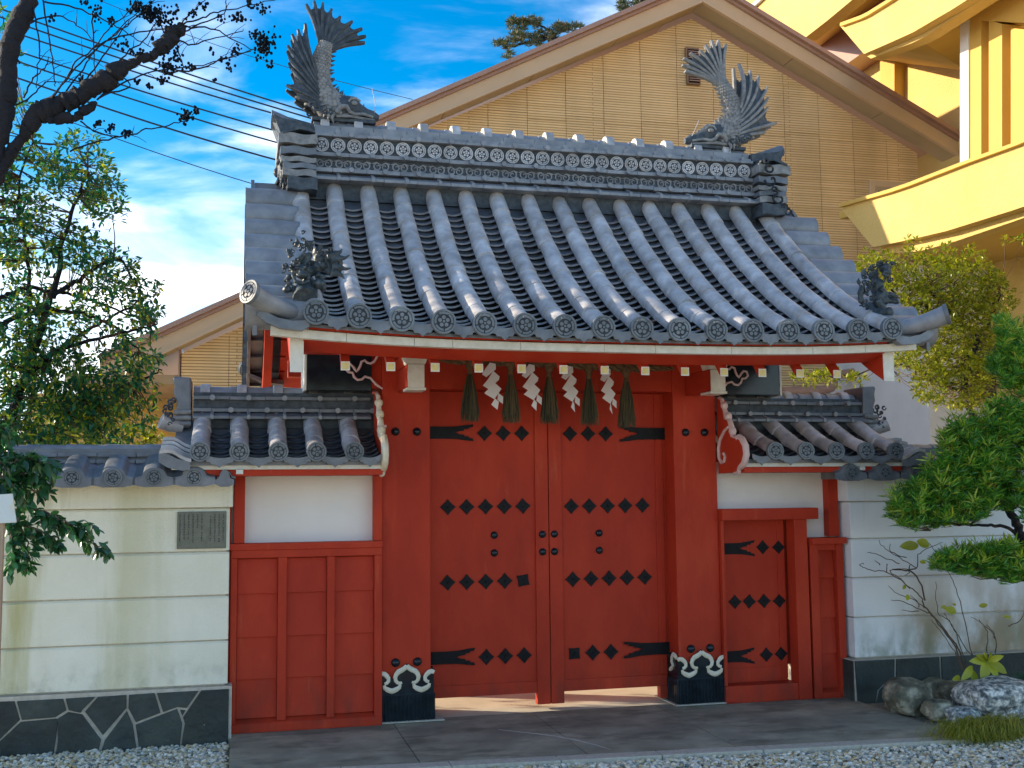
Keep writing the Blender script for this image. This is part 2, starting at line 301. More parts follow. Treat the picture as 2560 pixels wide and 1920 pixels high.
M['leafd'] = MAT('camellia_leaf', [(0, (.012, .085, .052)), (.4, (.028, .135, .060)), (.7, (.085, .21, .040)), (1, (.38, .38, .04))], island=True, rough=.30, spec=.6, trans=.48)
M['leafc'] = MAT('camellia_leaf_single', [(.3, (.020, .085, .038)), (.7, (.055, .150, .040))], 20, 3, .28, rnd=.45, spec=.7, trans=.25)
M['leafy'] = MAT('holly_leaf', [(0, (.10, .14, .012)), (.4, (.20, .24, .018)), (.8, (.32, .33, .025)), (1, (.42, .38, .05))], island=True, rough=.35, spec=.5, trans=.30)
M['needle'] = MAT('podocarpus_leaf', [(0, (.035, .15, .022)), (.5, (.075, .26, .030)), (.85, (.18, .40, .035)), (1, (.42, .46, .05))], island=True, rough=.4, spec=.5, trans=.25)
M['needle2'] = MAT('podocarpus_new_leaf', [(0, (.12, .30, .03)), (.6, (.26, .42, .04)), (1, (.48, .46, .06))], island=True, rough=.4, trans=.3)
M['pine'] = MAT('pine_needles', [(0, (.020, .055, .025)), (.6, (.05, .085, .03)), (1, (.22, .13, .05))], island=True, rough=.5, trans=.2)
M['fruit'] = MAT('seed_pod', [(0, (.004, .008, .014)), (1, (.014, .018, .022))], island=True, rough=.9, spec=.05)
M['yleaf'] = MAT('yellow_green_leaf', [(.3, (.36, .40, .03)), (.7, (.50, .50, .05))], 12, 4, .4, rnd=.2, trans=.35)
M['grass'] = MAT('sedge_grass', [(0, (.16, .19, .02)), (.6, (.28, .29, .03)), (1, (.42, .38, .06))], island=True, rough=.5, trans=.3)
M['fern'] = MAT('fern_green', [(0, (.02, .08, .04)), (1, (.05, .14, .06))], island=True, rough=.5, trans=.25)
M['rock'] = MAT('garden_rock', [(.3, (.040, .042, .024)), (.5, (.20, .18, .115)), (.68, (.60, .54, .38))], 9, 9, .8, 0, .9, 30, bdist=.02, rnd=.2)
M['rockw'] = MAT('speckled_rock', [(.36, (.07, .09, .09)), (.5, (.36, .37, .33)), (.60, (.82, .80, .70))], 26, 9, .8, 0, .9, 34, bdist=.02)
M['cable'] = MAT('cable_black', [(.3, (.01, .02, .03)), (.7, (.015, .03, .04))], 3, 2, .6)
M['plaq'] = MAT('bronze_plaque', [(.3, (.12, .125, .095)), (.7, (.18, .185, .145))], 20, 4, .45, .05, .2, 80, metal=.3)
M['ink'] = MAT('engraved_text', [(.3, (.018, .018, .015)), (.7, (.03, .03, .025))], 20, 2, .6)
M['wood'] = MAT('weathered_post', [(.3, (.28, .19, .12)), (.7, (.42, .31, .21))], 6, 5, .8, stretch=(8, 8, 1))
M['rust'] = MAT('rust_stained_sheet', [(.42, (.60, .64, .62)), (.58, (.60, .58, .44)), (.68, (.42, .20, .05))], 9, 4, .5, stretch=(1, 1, 1.6))
M['shade'] = MAT('under_roof_dark', [(.3, (.10, .016, .012)), (.7, (.14, .022, .016))], 4, 3, .8)
M['pink'] = MAT('pale_pink_carving', [(.3, (.62, .42, .40)), (.7, (.74, .56, .50))], 16, 5, .5)
# ribbed siding: fine relief of thin courses (2.9 cm) on the separate wall boards
def siding():
    m = bpy.data.materials.new('tan_ribbed_siding'); m.use_nodes = True; t = m.node_tree; b = t.nodes['Principled BSDF']
    g = N(t, 'ShaderNodeNewGeometry'); mp = N(t, 'ShaderNodeMapping'); mp.inputs['Rotation'].default_value = (rad(90), 0, 0); LK(t, g.outputs['Position'], mp.inputs[0])
    br = N(t, 'ShaderNodeTexBrick'); br.inputs['Scale'].default_value = 1; br.inputs['Brick Width'].default_value = 5.3; br.inputs['Row Height'].default_value = .040; br.inputs['Mortar Size'].default_value = .006; br.inputs['Mortar Smooth'].default_value = .4
    br.inputs['Color1'].default_value = (.84, .60, .31, 1); br.inputs['Color2'].default_value = (.74, .51, .24, 1); br.inputs['Mortar'].default_value = (.46, .27, .10, 1); br.offset = .37; br.squash = 1
    LK(t, mp.outputs[0], br.inputs['Vector'])
    oi = N(t, 'ShaderNodeObjectInfo'); hv = N(t, 'ShaderNodeHueSaturation'); n1 = N(t, 'ShaderNodeTexNoise'); n1.inputs['Scale'].default_value = 1.1; n1.inputs['Detail'].default_value = 6; m1 = N(t, 'ShaderNodeMapping'); m1.inputs['Scale'].default_value = (2, 1, .5); LK(t, g.outputs['Position'], m1.inputs[0]); LK(t, m1.outputs[0], n1.inputs['Vector'])
    a1 = N(t, 'ShaderNodeMath', operation='MULTIPLY_ADD'); a1.inputs[1].default_value = .55; a1.inputs[2].default_value = .66; LK(t, n1.outputs[0], a1.inputs[0]); a2 = N(t, 'ShaderNodeMath', operation='MULTIPLY_ADD'); a2.inputs[1].default_value = .13; LK(t, oi.outputs['Random'], a2.inputs[0]); LK(t, a1.outputs[0], a2.inputs[2])
    LK(t, a2.outputs[0], hv.inputs['Value']); LK(t, br.outputs['Color'], hv.inputs['Color']); LK(t, hv.outputs[0], b.inputs['Base Color']); b.inputs['Roughness'].default_value = .8
    bp = N(t, 'ShaderNodeBump'); bp.inputs['Strength'].default_value = 1; bp.inputs['Distance'].default_value = .012; bp.invert = True; LK(t, br.outputs['Fac'], bp.inputs['Height']); LK(t, bp.outputs[0], b.inputs['Normal']); return m
M['siding'] = siding()

# ------------------------------------------------------------------ ground
gz = -0.035
struct('ground', MB().prism([(-60, -40), (90, -40), (90, 120), (-60, 120)], gz-.5, gz-.012, 'z'), M['gravel'])
APX0, APX1 = -0.015, 4.56
def kerb_y(x): return 6.66-.075*(x-0.3)
def apron_piece(xa, xb, ya, yb, name='slab', par=None):
    g_ = .003
    return MB().prism([(xa+g_, ya(xa+g_)), (xb-g_, ya(xb-g_)), (xb-g_, yb), (xa+g_, yb)], -.16, 0, 'z').build(name, M['conc'], par, bevel=.003)
ap = struct('pavement', MB().box(APX0+.01, APX1-.01, 6.9, 11.5, -.2, -.012), M['conc'])
jx = [APX0, 1.085, 2.10, 3.045, APX1]
for a_, b_ in zip(jx[:-1], jx[1:]): apron_piece(a_, b_, lambda x: kerb_y(x)+.125, 8.0, 'slab', ap)
M['inner'] = MAT('inner_paving_painted_sun', [(.3, (.46, .40, .28)), (.7, (.60, .54, .40))], 3, 7, .8, 0, .5, 90)  # paler than the apron: sunlit strip behind the doors put into the colour
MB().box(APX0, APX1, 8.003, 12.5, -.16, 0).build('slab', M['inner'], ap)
kb = [APX0, .62, 1.25, 1.9, 2.52, 3.16, 3.8, APX1]
for a_, b_ in zip(kb[:-1], kb[1:]):
    MB().prism([(a_+.002, kerb_y(a_)), (b_-.002, kerb_y(b_)), (b_-.002, kerb_y(b_)+.12), (a_+.002, kerb_y(a_)+.12)], -.2, .003, 'z').build('kerb_stone', M['kerb'], ap, bevel=.006)
# crack running over the slab
pts = [SZ(900+a/2.4578, 1360+b/2.4578, .001) for a, b in [(850, 1140), (960, 1152), (1080, 1165), (1200, 1180), (1330, 1205), (1450, 1235), (1540, 1262)]]
MB().tube(pts, [.004, .006, .008, .009, .009, .007, .003], 5, flat=.3).build('crack_filler', M['mortar'], ap)
# gravel: every pebble real, one stuff object
ico_v = [(0, 0, 1), (.894, 0, .447), (.276, .851, .447), (-.724, .526, .447), (-.724, -.526, .447), (.276, -.851, .447), (.724, .526, -.447), (-.276, .851, -.447), (-.894, 0, -.447), (-.276, -.851, -.447), (.724, -.526, -.447), (0, 0, -1)]
ico_f = [(0, 1, 2), (0, 2, 3), (0, 3, 4), (0, 4, 5), (0, 5, 1), (1, 6, 2), (2, 7, 3), (3, 8, 4), (4, 9, 5), (5, 10, 1), (2, 6, 7), (3, 7, 8), (4, 8, 9), (5, 9, 10), (1, 10, 6), (11, 7, 6), (11, 8, 7), (11, 9, 8), (11, 10, 9), (11, 6, 10)]
def pebbles(name, n, fn, r0, r1):
    P = []
    while len(P) < n:
        x, y, ok = fn()
        if ok: P.append((x, y))
    P = np.array(P); z = gz+RNG.uniform(-.006, .016, n)
    d = RNG.normal(size=(n, 3)); d[:, 2] *= .25
    r = RNG.uniform(r0, r1, n); sc = np.stack([r*RNG.uniform(.9, 1.5, n), r*RNG.uniform(.7, 1.1, n), r*RNG.uniform(.45, .8, n)], 1)
    o = scatter_mesh(name, ico_v, ico_f, np.column_stack([P, z]), rots(d, roll=RNG.uniform(-.4, .4, n)), sc, M['peb']); return o
def f1():
    x = random.uniform(-.6, 6.2); y = random.uniform(4.9, 6.75) if random.random() > .12 else random.uniform(6.3, 7.0)
    return x, y, (y < kerb_y(x)-.004 if x < APX1+.02 else y < 6.75)
def f2():
    x = random.uniform(-1.9, APX0-.005); y = random.uniform(6.5, 7.72); return x, y, True
tag(pebbles('gravel', 42000, f1, .006, .0185), 'pale mixed pebbles spread in front of the kerb', None, None, 'stuff')
tag(pebbles('gravel', 9000, f2, .006, .018), 'pale mixed pebbles along the foot of the left wall', None, None, 'stuff')
# bed at right behind the kerb, with soil
mbs = MB(); mbs.prism([(APX1+.01, 6.45), (9, 6.1), (9, 7.75), (APX1+.01, 7.75)], -.2, -.02, 'z'); struct('planting_bed', mbs, M['soil'])

# ------------------------------------------------------------------ gate
CX = 2.284                                  # axis of the gate
GATE = thing('temple_gate', (CX, 8.2, 0), 'vermilion temple gate with grey tiled roof and closed double doors', 'gate')
ROWS = [0.435+.2465*i for i in range(16)]
PROF_Y = [6.40, 6.55, 6.70, 7.00, 7.30, 7.60, 7.90, 8.10, 8.30]
PROF_Z = [2.575, 2.640, 2.712, 2.885, 3.090, 3.320, 3.575, 3.76, 3.96]
YR = 8.30
def lift(x): return .045*abs((x-CX)/1.85)**3
def pz(y, x=CX):
    yy = y if y <= YR else 2*YR-y
    return interp(yy, PROF_Y, PROF_Z)+lift(x)*max(0, min(1, (7.6-yy)/1.2))
# shared tile meshes -----------------------------------------------------
def arc_tile(r0, r1, length, th=.012, seg=10, span=200):
    """half round cover tile; axis along y from 0 (front/low) to length (high), origin on the axis"""
    m = MB(); vs = []; fs = []
    a0 = rad(90-span/2); a1 = rad(90+span/2)
    rings = [(0, r0), (.012, r0+.0015), (.02, r0), (length, r1)]
    for (y, r) in rings:
        for k in range(seg+1):
            a = lerp(a0, a1, k/seg); vs.append((r*math.cos(a), y, r*math.sin(a)))
    n = seg+1
    for i in range(len(rings)-1):
        for k in range(seg): fs.append((i*n+k, i*n+k+1, (i+1)*n+k+1, (i+1)*n+k))
    o = len(vs)
    for k in range(seg+1):
        a = lerp(a0, a1, k/seg); vs.append(((r0-th)*math.cos(a), 0, (r0-th)*math.sin(a)))
    for k in range(seg): fs.append((k, o+k, o+k+1, k+1))
    m.add(vs, fs); return m
TM = arc_tile(.0635, .0605, .255).mesh('round_tile', M['tile'], smooth=True, recalc=False)
def pan_tile_mesh(w=.175, L=.105, th=.012, sag=.028):
    m = MB(); seg = 6; vs = []
    for y, dz in ((0, 0), (L, 0)):
        for k in range(seg+1):
            u = k/seg*2-1; vs.append((u*w/2, y, -sag*(1-u*u)+dz))
    n = seg+1
    vs += [(vs[k][0], 0.0, vs[k][2]-th) for k in range(n)]
    vs += [(vs[k][0], .03, vs[k][2]-th) for k in range(n)]
    fs = [(k, k+1, n+k+1, n+k) for k in range(seg)]+[(2*n+k, 2*n+k+1, k+1, k) for k in range(seg)]+[(3*n+k, 3*n+k+1, 2*n+k+1, 2*n+k) for k in range(seg)]
    m.add(vs, fs); return m
PMD = pan_tile_mesh().mesh('pan_tile', M['orn'], smooth=True, recalc=False, ang=35)
PM = pan_tile_mesh().mesh('pan_tile', M['pan'], smooth=True, recalc=False, ang=35)
def crest(R, y0=0, depth=.02):
    """medallion: rim, lobes and five petals round a centre, facing -y"""
    m = MB(); m.m = 1; m.disc((0, 0), R*.99, y0, y0+depth, 24); m.m = 0; m.disc((0, 0), R, y0-.005, y0+depth, 24, R*.84)
    for k in range(5):
        a = rad(90+72*k); c = (math.cos(a)*R*.33, math.sin(a)*R*.33); m.disc(c, R*.165, y0-.006, y0, 10)
        a2 = a+rad(36)
        # outer lobes (broken ring)
        P = []
        for j in range(7):
            b = a+rad(-32+64*j/6); P.append((math.cos(b)*R*.78, math.sin(b)*R*.78))
        for j in range(6, -1, -1):
            b = a+rad(-31+62*j/6); P.append((math.cos(b)*R*.60, math.sin(b)*R*.60))
        m.prism(P, y0-.005, y0)
    m.disc((0, 0), R*.11, y0-.007, y0, 8)
    return m
CAPM = crest(.0735, 0, .03).mesh('end_cap', [M['capl'], M['groove']], smooth=False)
CAPW = crest(.064, 0, .03).mesh('end_cap', [M['capl'], M['groove']], smooth=False)
MEDM = crest(.054, 0, .02).mesh('medallion', [M['tile'], M['groove']], smooth=False)
def pendant(w=.19, h=.075):
    m = MB(); P = [(-w/2, .0)]; P += [(lerp(-w/2, w/2, k/6), -.022*(1-(2*k/6-1)**2)) for k in range(1, 6)]; P += [(w/2, 0)]
    low = [(w/2, -.03), (w*.42, -.052), (w*.30, -.055), (w*.26, -.070), (w*.12, -.072), (0, -.094), (-w*.12, -.072), (-w*.26, -.070), (-w*.30, -.055), (-w*.42, -.052), (-w/2, -.03)]
    m.prism(P+low, 0, .012); return m
PEND = pendant().mesh('eave_tile', M['tiled'])
# roof body (battens and clay under the tiles) -----------------------------
def roof_sheet(x0, x1, ys, off, th):
    m = MB(); vs = []; fs = []; xs = [lerp(x0, x1, k/12) for k in range(13)]
    for s_ in (0, -th):
        for y in ys:
            for x in xs: vs.append((x, y, pz(y, x)+off+s_))
    nx, ny = 13, len(ys); q = nx*ny
    for j in range(ny-1):
        for i in range(nx-1):
            a = j*nx+i; fs += [(a, a+1, a+nx+1, a+nx), (q+a+nx, q+a+nx+1, q+a+1, q+a)]
    for i in range(nx-1): fs += [(i, q+i, q+i+1, i+1), ((ny-1)*nx+i+1, q+(ny-1)*nx+i+1, q+(ny-1)*nx+i, (ny-1)*nx+i)]
    for j in range(ny-1): fs += [(j*nx, (j+1)*nx, q+(j+1)*nx, q+j*nx), (j*nx+nx-1, q+j*nx+nx-1, q+(j+1)*nx+nx-1, (j+1)*nx+nx-1)]
    m.add(vs, fs); return m
fy = [6.44, 6.6, 6.8, 7.0, 7.2, 7.4, 7.6, 7.8, 8.0, 8.15, 8.3]
ally = fy+[2*YR-y for y in fy[-2::-1]]
ROOF = roof_sheet(.36, 4.21, ally, -.075, .02).build('main_roof', M['tiled'], GATE)
roof_sheet(.36, 4.21, [6.5]+ally[1:-1]+[10.1], -.098, .03).build('roof_boarding', M['red'], GATE)
# cover tile rows, front slope
def slope_at(y): return math.atan2(pz(y+.05)-pz(y-.05), .1)
def arcpos(y0, dist):
    """walk dist along the profile from y0"""
    y = y0; st = .01; d = 0
    while d < dist: d += math.hypot(st, pz(y+st)-pz(y)); y += st
    return y
ys_t = [6.405]
while ys_t[-1] < 8.05: ys_t.append(arcpos(ys_t[-1], .232))
for i, x in enumerate(ROWS):
    for j, y in enumerate(ys_t[:-1]):
        y2 = ys_t[j+1]; a = math.atan2(pz(y2, x)-pz(y, x), y2-y)
        put(TM, 'round_tile', ROOF, (x+random.gauss(0, .0014), y, pz(y, x)+random.gauss(0, .0015)), (a+random.gauss(0, .007), random.gauss(0, .006), random.gauss(0, .006)), (1+random.gauss(0, .012), 1, 1+random.gauss(0, .012)))
    put(CAPM, 'end_cap', ROOF, (x, 6.385, pz(6.40, x)+.004), (0, random.gauss(0, .15), random.gauss(0, .02)))
# pan tiles in the channels
yp = [6.42]
while yp[-1] < 7.98: yp.append(arcpos(yp[-1], .081))
cnt = 0; extra = []
for j, y in enumerate(yp):
    for i in range(15):
        x = (ROWS[i]+ROWS[i+1])/2; a = math.atan2(pz(y+.08, x)-pz(y, x), .08)-.46
        loc = (x+random.gauss(0, .002), y, pz(y, x)-.006+random.gauss(0, .0015)); rt = (a, random.gauss(0, .012), random.gauss(0, .008))
        if cnt < 300: put(PM, 'pan_tile', ROOF, loc, rt); cnt += 1
        else: extra.append((loc, rt))
mx_ = MB()
pmv = [v.co.copy() for v in PM.vertices]; pmf = [tuple(p.vertices) for p in PM.polygons]
for loc, rt in extra:
    Mt = Matrix.Translation(loc) @ Euler(rt).to_matrix().to_4x4(); mx_.add([Mt @ v for v in pmv], pmf)
o = mx_.build('pan_tiles', M['pan'], ROOF, smooth=True, recalc=False); o['kind'] = 'stuff'
for i in range(15):
    x = (ROWS[i]+ROWS[i+1])/2; put(PEND, 'eave_tile', ROOF, (x, 6.395, pz(6.42, x)-.005), (0, random.gauss(0, .02), 0))
# rear slope, joined (nothing of it shows but its verge)
mr_ = MB(); tv = [v.co.copy() for v in TM.vertices]; tf_ = [tuple(p.vertices) for p in TM.polygons]
for x in ROWS:
    for j, y in enumerate(ys_t[:-1]):
        y2 = ys_t[j+1]; a = math.atan2(pz(y2, x)-pz(y, x), y2-y)
        Mt = Matrix.Translation((x, 2*YR-y, pz(y, x))) @ Matrix.Rotation(math.pi, 4, 'Z') @ Matrix.Rotation(a, 4, 'X'); mr_.add([Mt @ v for v in tv], tf_)
o = mr_.build('rear_tile_rows', M['tile'], ROOF, smooth=True, recalc=False); o['kind'] = 'stuff'
# verge tiles and corner horns, both ends, both slopes
def verge(sgn):
    ex = lambda x: CX+sgn*(x-CX) if sgn > 0 else x           # coordinates are written for the left end
    X = (lambda x: x) if sgn < 0 else (lambda x: 2*CX-x)
    m = MB(); seg = 12
    for k in range(seg+1):
        pass
    # cross tile: half cylinder along x, flared towards the outer end
    vs = []; fs = []
    for (xx, r, dz) in ((0, .108, -.004), (.015, .105, -.004), (.18, .101, 0), (.36, .098, 0)):
        for k in range(seg+1):
            a = rad(-75+ 225*k/seg); vs.append((xx, -r*math.cos(a)*.95, r*math.sin(a)+dz))
    n = seg+1
    for i in range(3):
        for k in range(seg): fs.append((i*n+k, i*n+k+1, (i+1)*n+k+1, (i+1)*n+k))
    o0 = len(vs)
    for k in range(seg+1):
        a = rad(-75+225*k/seg); vs.append((0, -(.108-.018)*math.cos(a)*.95, (.108-.018)*math.sin(a)-.004))
    for k in range(seg): fs.append((k, o0+k, o0+k+1, k+1))
    m.add(vs, fs)
    me = m.mesh('verge_tile', M['tileflat'], smooth=True, recalc=False)
    for back in (0, 1):
        yv = 6.56; k = 0
        while yv < 8.12:
            yy = yv if not back else 2*YR-yv; a = slope_at(yv)*(1 if not back else -1)
            o = put(me, 'verge_tile', ROOF, (X(.045), yy, pz(yv, .4)-.048), (a*.25, 0, 0), (-sgn, 1 if not back else -1, 1)); yv = arcpos(yv, .225); k += 1
        # corner horn
        f = (lambda y: y) if not back else (lambda y: 2*YR-y)
        z0 = pz(6.42, .36)
        m2 = MB(); path = [(X(.41), f(6.56), z0-.005), (X(.33), f(6.52), z0+.000), (X(.24), f(6.465), z0+.018), (X(.145), f(6.395), z0+.046), (X(.07), f(6.335), z0+.080)]
        m2.tube(path, [.050, .052, .055, .060, .064], 14); p2 = MB()
        m2.build('corner_horn', M['tileflat'], ROOF, smooth=True)
        c = crest(.070, 0, .02); rotz = Matrix.Rotation(sgn*rad(72) if not back else -sgn*rad(72)+math.pi*0, 4, 'Z')
        c.xf(Matrix.Translation((X(.060), f(6.326), z0+.084)) @ Matrix.Rotation((rad(50) if not back else rad(130))*sgn, 4, 'Z') @ Matrix.Rotation(rad(-14), 4, 'X')); c.build('horn_cap', [M['capl'], M['groove']], ROOF)
        m3 = MB(); A = [(X(.40), z0-.055), (X(.30), z0-.062), (X(.22), z0-.045), (X(.15), z0-.01), (X(.12), z0+.015), (X(.11), z0-.03), (X(.16), z0-.075), (X(.24), z0-.105), (X(.36), z0-.115), (X(.40), z0-.09)]
        ya, yb = sorted((f(6.40), f(6.46))); m3.prism(A, ya, yb).build('corner_eave_tile', M['tiled'], ROOF)
        m4 = MB(); ya, yb = sorted((f(6.46), f(6.75))); m4.prism([(X(.40), z0-.06), (X(.22), z0-.05), (X(.10), z0+.0), (X(.10), z0-.03), (X(.22), z0-.08), (X(.40), z0-.10)], ya, yb).build('corner_eave_tile', M['tiled'], ROOF)
        # side hanging edge of the verge
        P = []; 
        for y in (6.5, 6.8, 7.1, 7.4, 7.7, 8.0, 8.3): P.append((f(y), pz(y, .4)-.055))
        for y in (8.3, 8.0, 7.7, 7.4, 7.1, 6.8, 6.5): P.append((f(y), pz(y, .4)-.165))
        xa, xb = sorted((X(.085), X(.11))); MB().prism(P, xa, xb, 'x').build('verge_board', M['tiled'], ROOF)
        P2 = P[:7]+[(a_, b_+.08) for a_, b_ in P[7:]]
        xa, xb = sorted((X(.112), X(.36) if not back else X(.212))); MB().prism([(a_, b_-.02) for a_, b_ in P2], xa, xb, 'x').build('verge_bed', M['tiled'], ROOF)
verge(-1); verge(1)
# fascia, eave board, bargeboards, rafters --------------------------------
def eave_strip(x0, x1, y0, y1, zo0, zo1, n=10):
    m = MB(); vs = []; fs = []
    for k in range(n+1):
        x = lerp(x0, x1, k/n); b = lift(x)*.9
        for y, z in ((y0, zo0), (y1, zo0), (y1, zo1), (y0, zo1)): vs.append((x, y, z+b))
    for k in range(n):
        for j in range(4): a, b2 = k*4+j, k*4+(j+1) % 4; fs.append((a, b2, b2+4, a+4))
    fs += [(3, 2, 1, 0), tuple(n*4+j for j in range(4))]
    m.add(vs, fs); return m
fx = [.185, .62, 1.02, 1.25, 1.668, 2.20, 2.535, 3.05, 3.62, 4.0, 4.383]
for a_, b_ in zip(fx[:-1], fx[1:]): eave_strip(a_+.001, b_-.001, 6.5, 6.56, 2.443, 2.498, 4).build('eave_fascia', M['white'], GATE, bevel=.002)
EB = MB(); vs = []
for k in range(11):
    x = lerp(.377, 4.191, k/10); b = lift(x)*.9
    for y, z in ((6.5605, 2.4455), (6.76, 2.400), (6.95, 2.47), (6.95, 2.52), (6.5605, 2.495)): vs.append((x, y, z+b))
EB.add(vs, [(k*5+j, k*5+(j+1) % 5, k*5+5+(j+1) % 5, k*5+5+j) for k in range(10) for j in range(5)]+[(4, 3, 2, 1, 0), tuple(50+j for j in range(5))])
EB.build('eave_soffit', M['red'], GATE)
FR = 4.2
for back in (0, 1):
    f = (lambda y: y) if not back else (lambda y: 2*YR-y)
    for (xa, xb) in (((.305, .375), (4.193, 4.263)) if not back else ((.215, .285), (4.283, 4.353))):
        P = [(f(y), pz(y)-.112+.02) for y in (6.6, 6.8, 7.1, 7.4, 7.7, 8.0, 8.3)]+[(f(y), pz(y)-.365) for y in (8.3, 8.0, 7.7, 7.4, 7.1, 6.8, 6.6)]
        bb = MB().prism(P, xa, xb, 'x').build('bargeboard', M['red'], GATE, bevel=.003)
        ya, yb = sorted((f(6.594), f(6.5995))); z1 = pz(6.6)-.095; z0 = pz(6.6)-.355
        MB().prism([(xa-.006, z1), (xb+.006, z1), (xb+.003, z0-.01), (xa-.003, z0-.01)], ya, yb).build('board_end', M['white'], bb)
RX = [2.284+.2745*(k-6) for k in range(13)]
rend = MB().box(-.027, .027, -.006, 0, -.027, .027).mesh('rafter_end', M['white'])
rend2 = MB().box(-.019, .019, -.009, -.0065, -.019, .019).mesh('end_panel', M['yel'])
for back in (0, 1):
    for x in RX:
        f = (lambda y: y) if not back else (lambda y: 2*YR-y)
        yy = [6.75, 7.1, 7.5, 7.9, 8.28]; zc = [2.357, 2.357+(.35*.42), 2.357+.75*.50, 2.357+1.15*.6, 2.357+1.53*.68]
        zc = [2.357]+[pz(y)-.30+.115 for y in yy[1:]]
        zc[1] = (zc[0]+zc[2])/2-.01
        P = [(f(y), z+.026) for y, z in zip(yy, zc)]+[(f(y), z-.026) for y, z in reversed(list(zip(yy, zc)))]
        r_ = MB().prism(P, x-.026, x+.026, 'x').build('rafter', M['red'], GATE)
        if not back:
            put(rend, 'rafter_end', r_, (x, 6.7495, 2.357), (-.0, 0, 0)); put(rend2, 'rafter_end', r_, (x, 6.7495, 2.357))
# structural frame ----------------------------------------------------------
PW = [(1.006, 1.352), (3.216, 3.562)]
for (xa, xb) in PW:
    pl = MB().box(xa, xb, 7.91, 8.36, 0, 2.60).build('pillar', M['red'], GATE, bevel=.006)
    for z in (2.023, .410):
        for xx in (xa+.096, xb-.096):
            r = .030 if z > 1 else .031
            b = MB(); b.ball((xx, 7.905, z), (r, r*.85, r), 16, 10); b.build('stud', M['lacq'], pl, smooth=True)
        # metal shoe with cloud border
    x0, x1, y0, y1 = xa-.022, xb+.022, 7.888, 8.12
    MB().box(x0, x1, y0, y1, 0.002, .20).build('metal_shoe', M['lacq'], pl, bevel=.004)
    c = (x0+x1)/2; h = (x1-x0)/2
    top = [(-1, .345), (-.9, .352), (-.75, .335), (-.6, .318), (-.5, .30), (-.45, .33), (-.3, .36), (-.12, .385), (0, .402), (.12, .385), (.3, .36), (.45, .33), (.5, .30), (.6, .318), (.75, .335), (.9, .352), (1, .345)]
    poly = [(c-h+.004, .2005)]+[(c+u*(h-.004), z) for u, z in top]+[(c+h-.004, .2005)]
    MB().prism(poly, y0+.003, 7.9085).build('metal_shoe', M['lacq'], pl)
    side = [(7.9095, .2005), (7.9095, .34), (7.95, .37), (8.0, .33), (8.05, .37), (8.09, .34), (8.09, .2005)]
    MB().prism(side, x0+.003, xa-.0015, 'x').build('metal_shoe', M['lacq'], pl); MB().prism(side, xb+.0015, x1-.003, 'x').build('metal_shoe', M['lacq'], pl)
    for k in range(14):   # fluting
        xx = lerp(x0+.02, x1-.02, k/13); MB().tube([(xx, y0-.001, .012), (xx, y0-.001, .188)], .0085, 6).build('flute', M['lacq'], pl, smooth=True)
    for k in range(7):
        yy = lerp(y0+.02, y1-.02, k/6)
        for q in (x0, x1): MB().tube([(q, yy, .012), (q, yy, .188)], .0085, 6).build('flute', M['lacq'], pl, smooth=True)
    # cloud scrolls: pale raised ribbon
    def scroll(cc, s):
        pth = []
        for u, z in [(-.98, .338), (-.88, .345), (-.76, .328), (-.63, .308), (-.60, .285), (-.64, .262), (-.74, .262), (-.80, .270)]: pth.append((cc+u*h*s, z))
        return pth
    yb_ = y0-.001
    for s in (-1, 1):
        A = [(s*u*h+c, z) for u, z in [(.99, .335), (.90, .343), (.80, .338), (.72, .325), (.66, .308), (.66, .288), (.72, .276), (.80, .272)]]
        MB().tube([(p[0], yb_, p[1]) for p in A], [.013, .016, .017, .016, .014, .013, .012, .010], 8, flat=.45, up=(0, 1, 0)).build('cloud_scroll', M['cream'], pl, smooth=True)
        B = [(s*u*h+c, z) for u, z in [(0, .390), (.08, .372), (.18, .360), (.30, .350), (.38, .332), (.42, .312), (.40, .290), (.34, .276), (.24, .270), (.18, .276)]]
        MB().tube([(p[0], yb_-.0005, p[1]) for p in B], [.013, .017, .018, .018, .016, .015, .013, .012, .011, .009], 8, flat=.45, up=(0, 1, 0)).build('cloud_scroll', M['cream'], pl, smooth=True)
        Cc = [(s*u*h+c, z) for u, z in [(.24, .262), (.27, .244), (.36, .232), (.45, .224), (.53, .220), (.61, .224), (.70, .232), (.79, .244), (.82, .262)]]
        MB().tube([(p[0], yb_-.001, p[1]) for p in Cc], [.010, .014, .017, .018, .019, .018, .017, .014, .010], 8, flat=.45, up=(0, 1, 0)).build('cloud_scroll', M['cream'], pl, smooth=True)
    if xa > 2:   # inner flank of the right shoe
        q = x0-.001
        pth = [(q, 7.90, .345), (q, 7.93, .365), (q, 7.955, .37), (q, 7.985, .345), (q, 7.99, .31), (q, 7.97, .285), (q, 8.0, .26), (q, 8.03, .245)]
        MB().tube(pth, [.012, .015, .015, .014, .013, .012, .015, .012], 8).build('cloud_scroll', M['cream'], pl, smooth=True)
    MB().box(xa-.05, xb+.09, 7.86, 8.3, .0045, .014).build('plinth', M['kerb'], pl, bevel=.003)
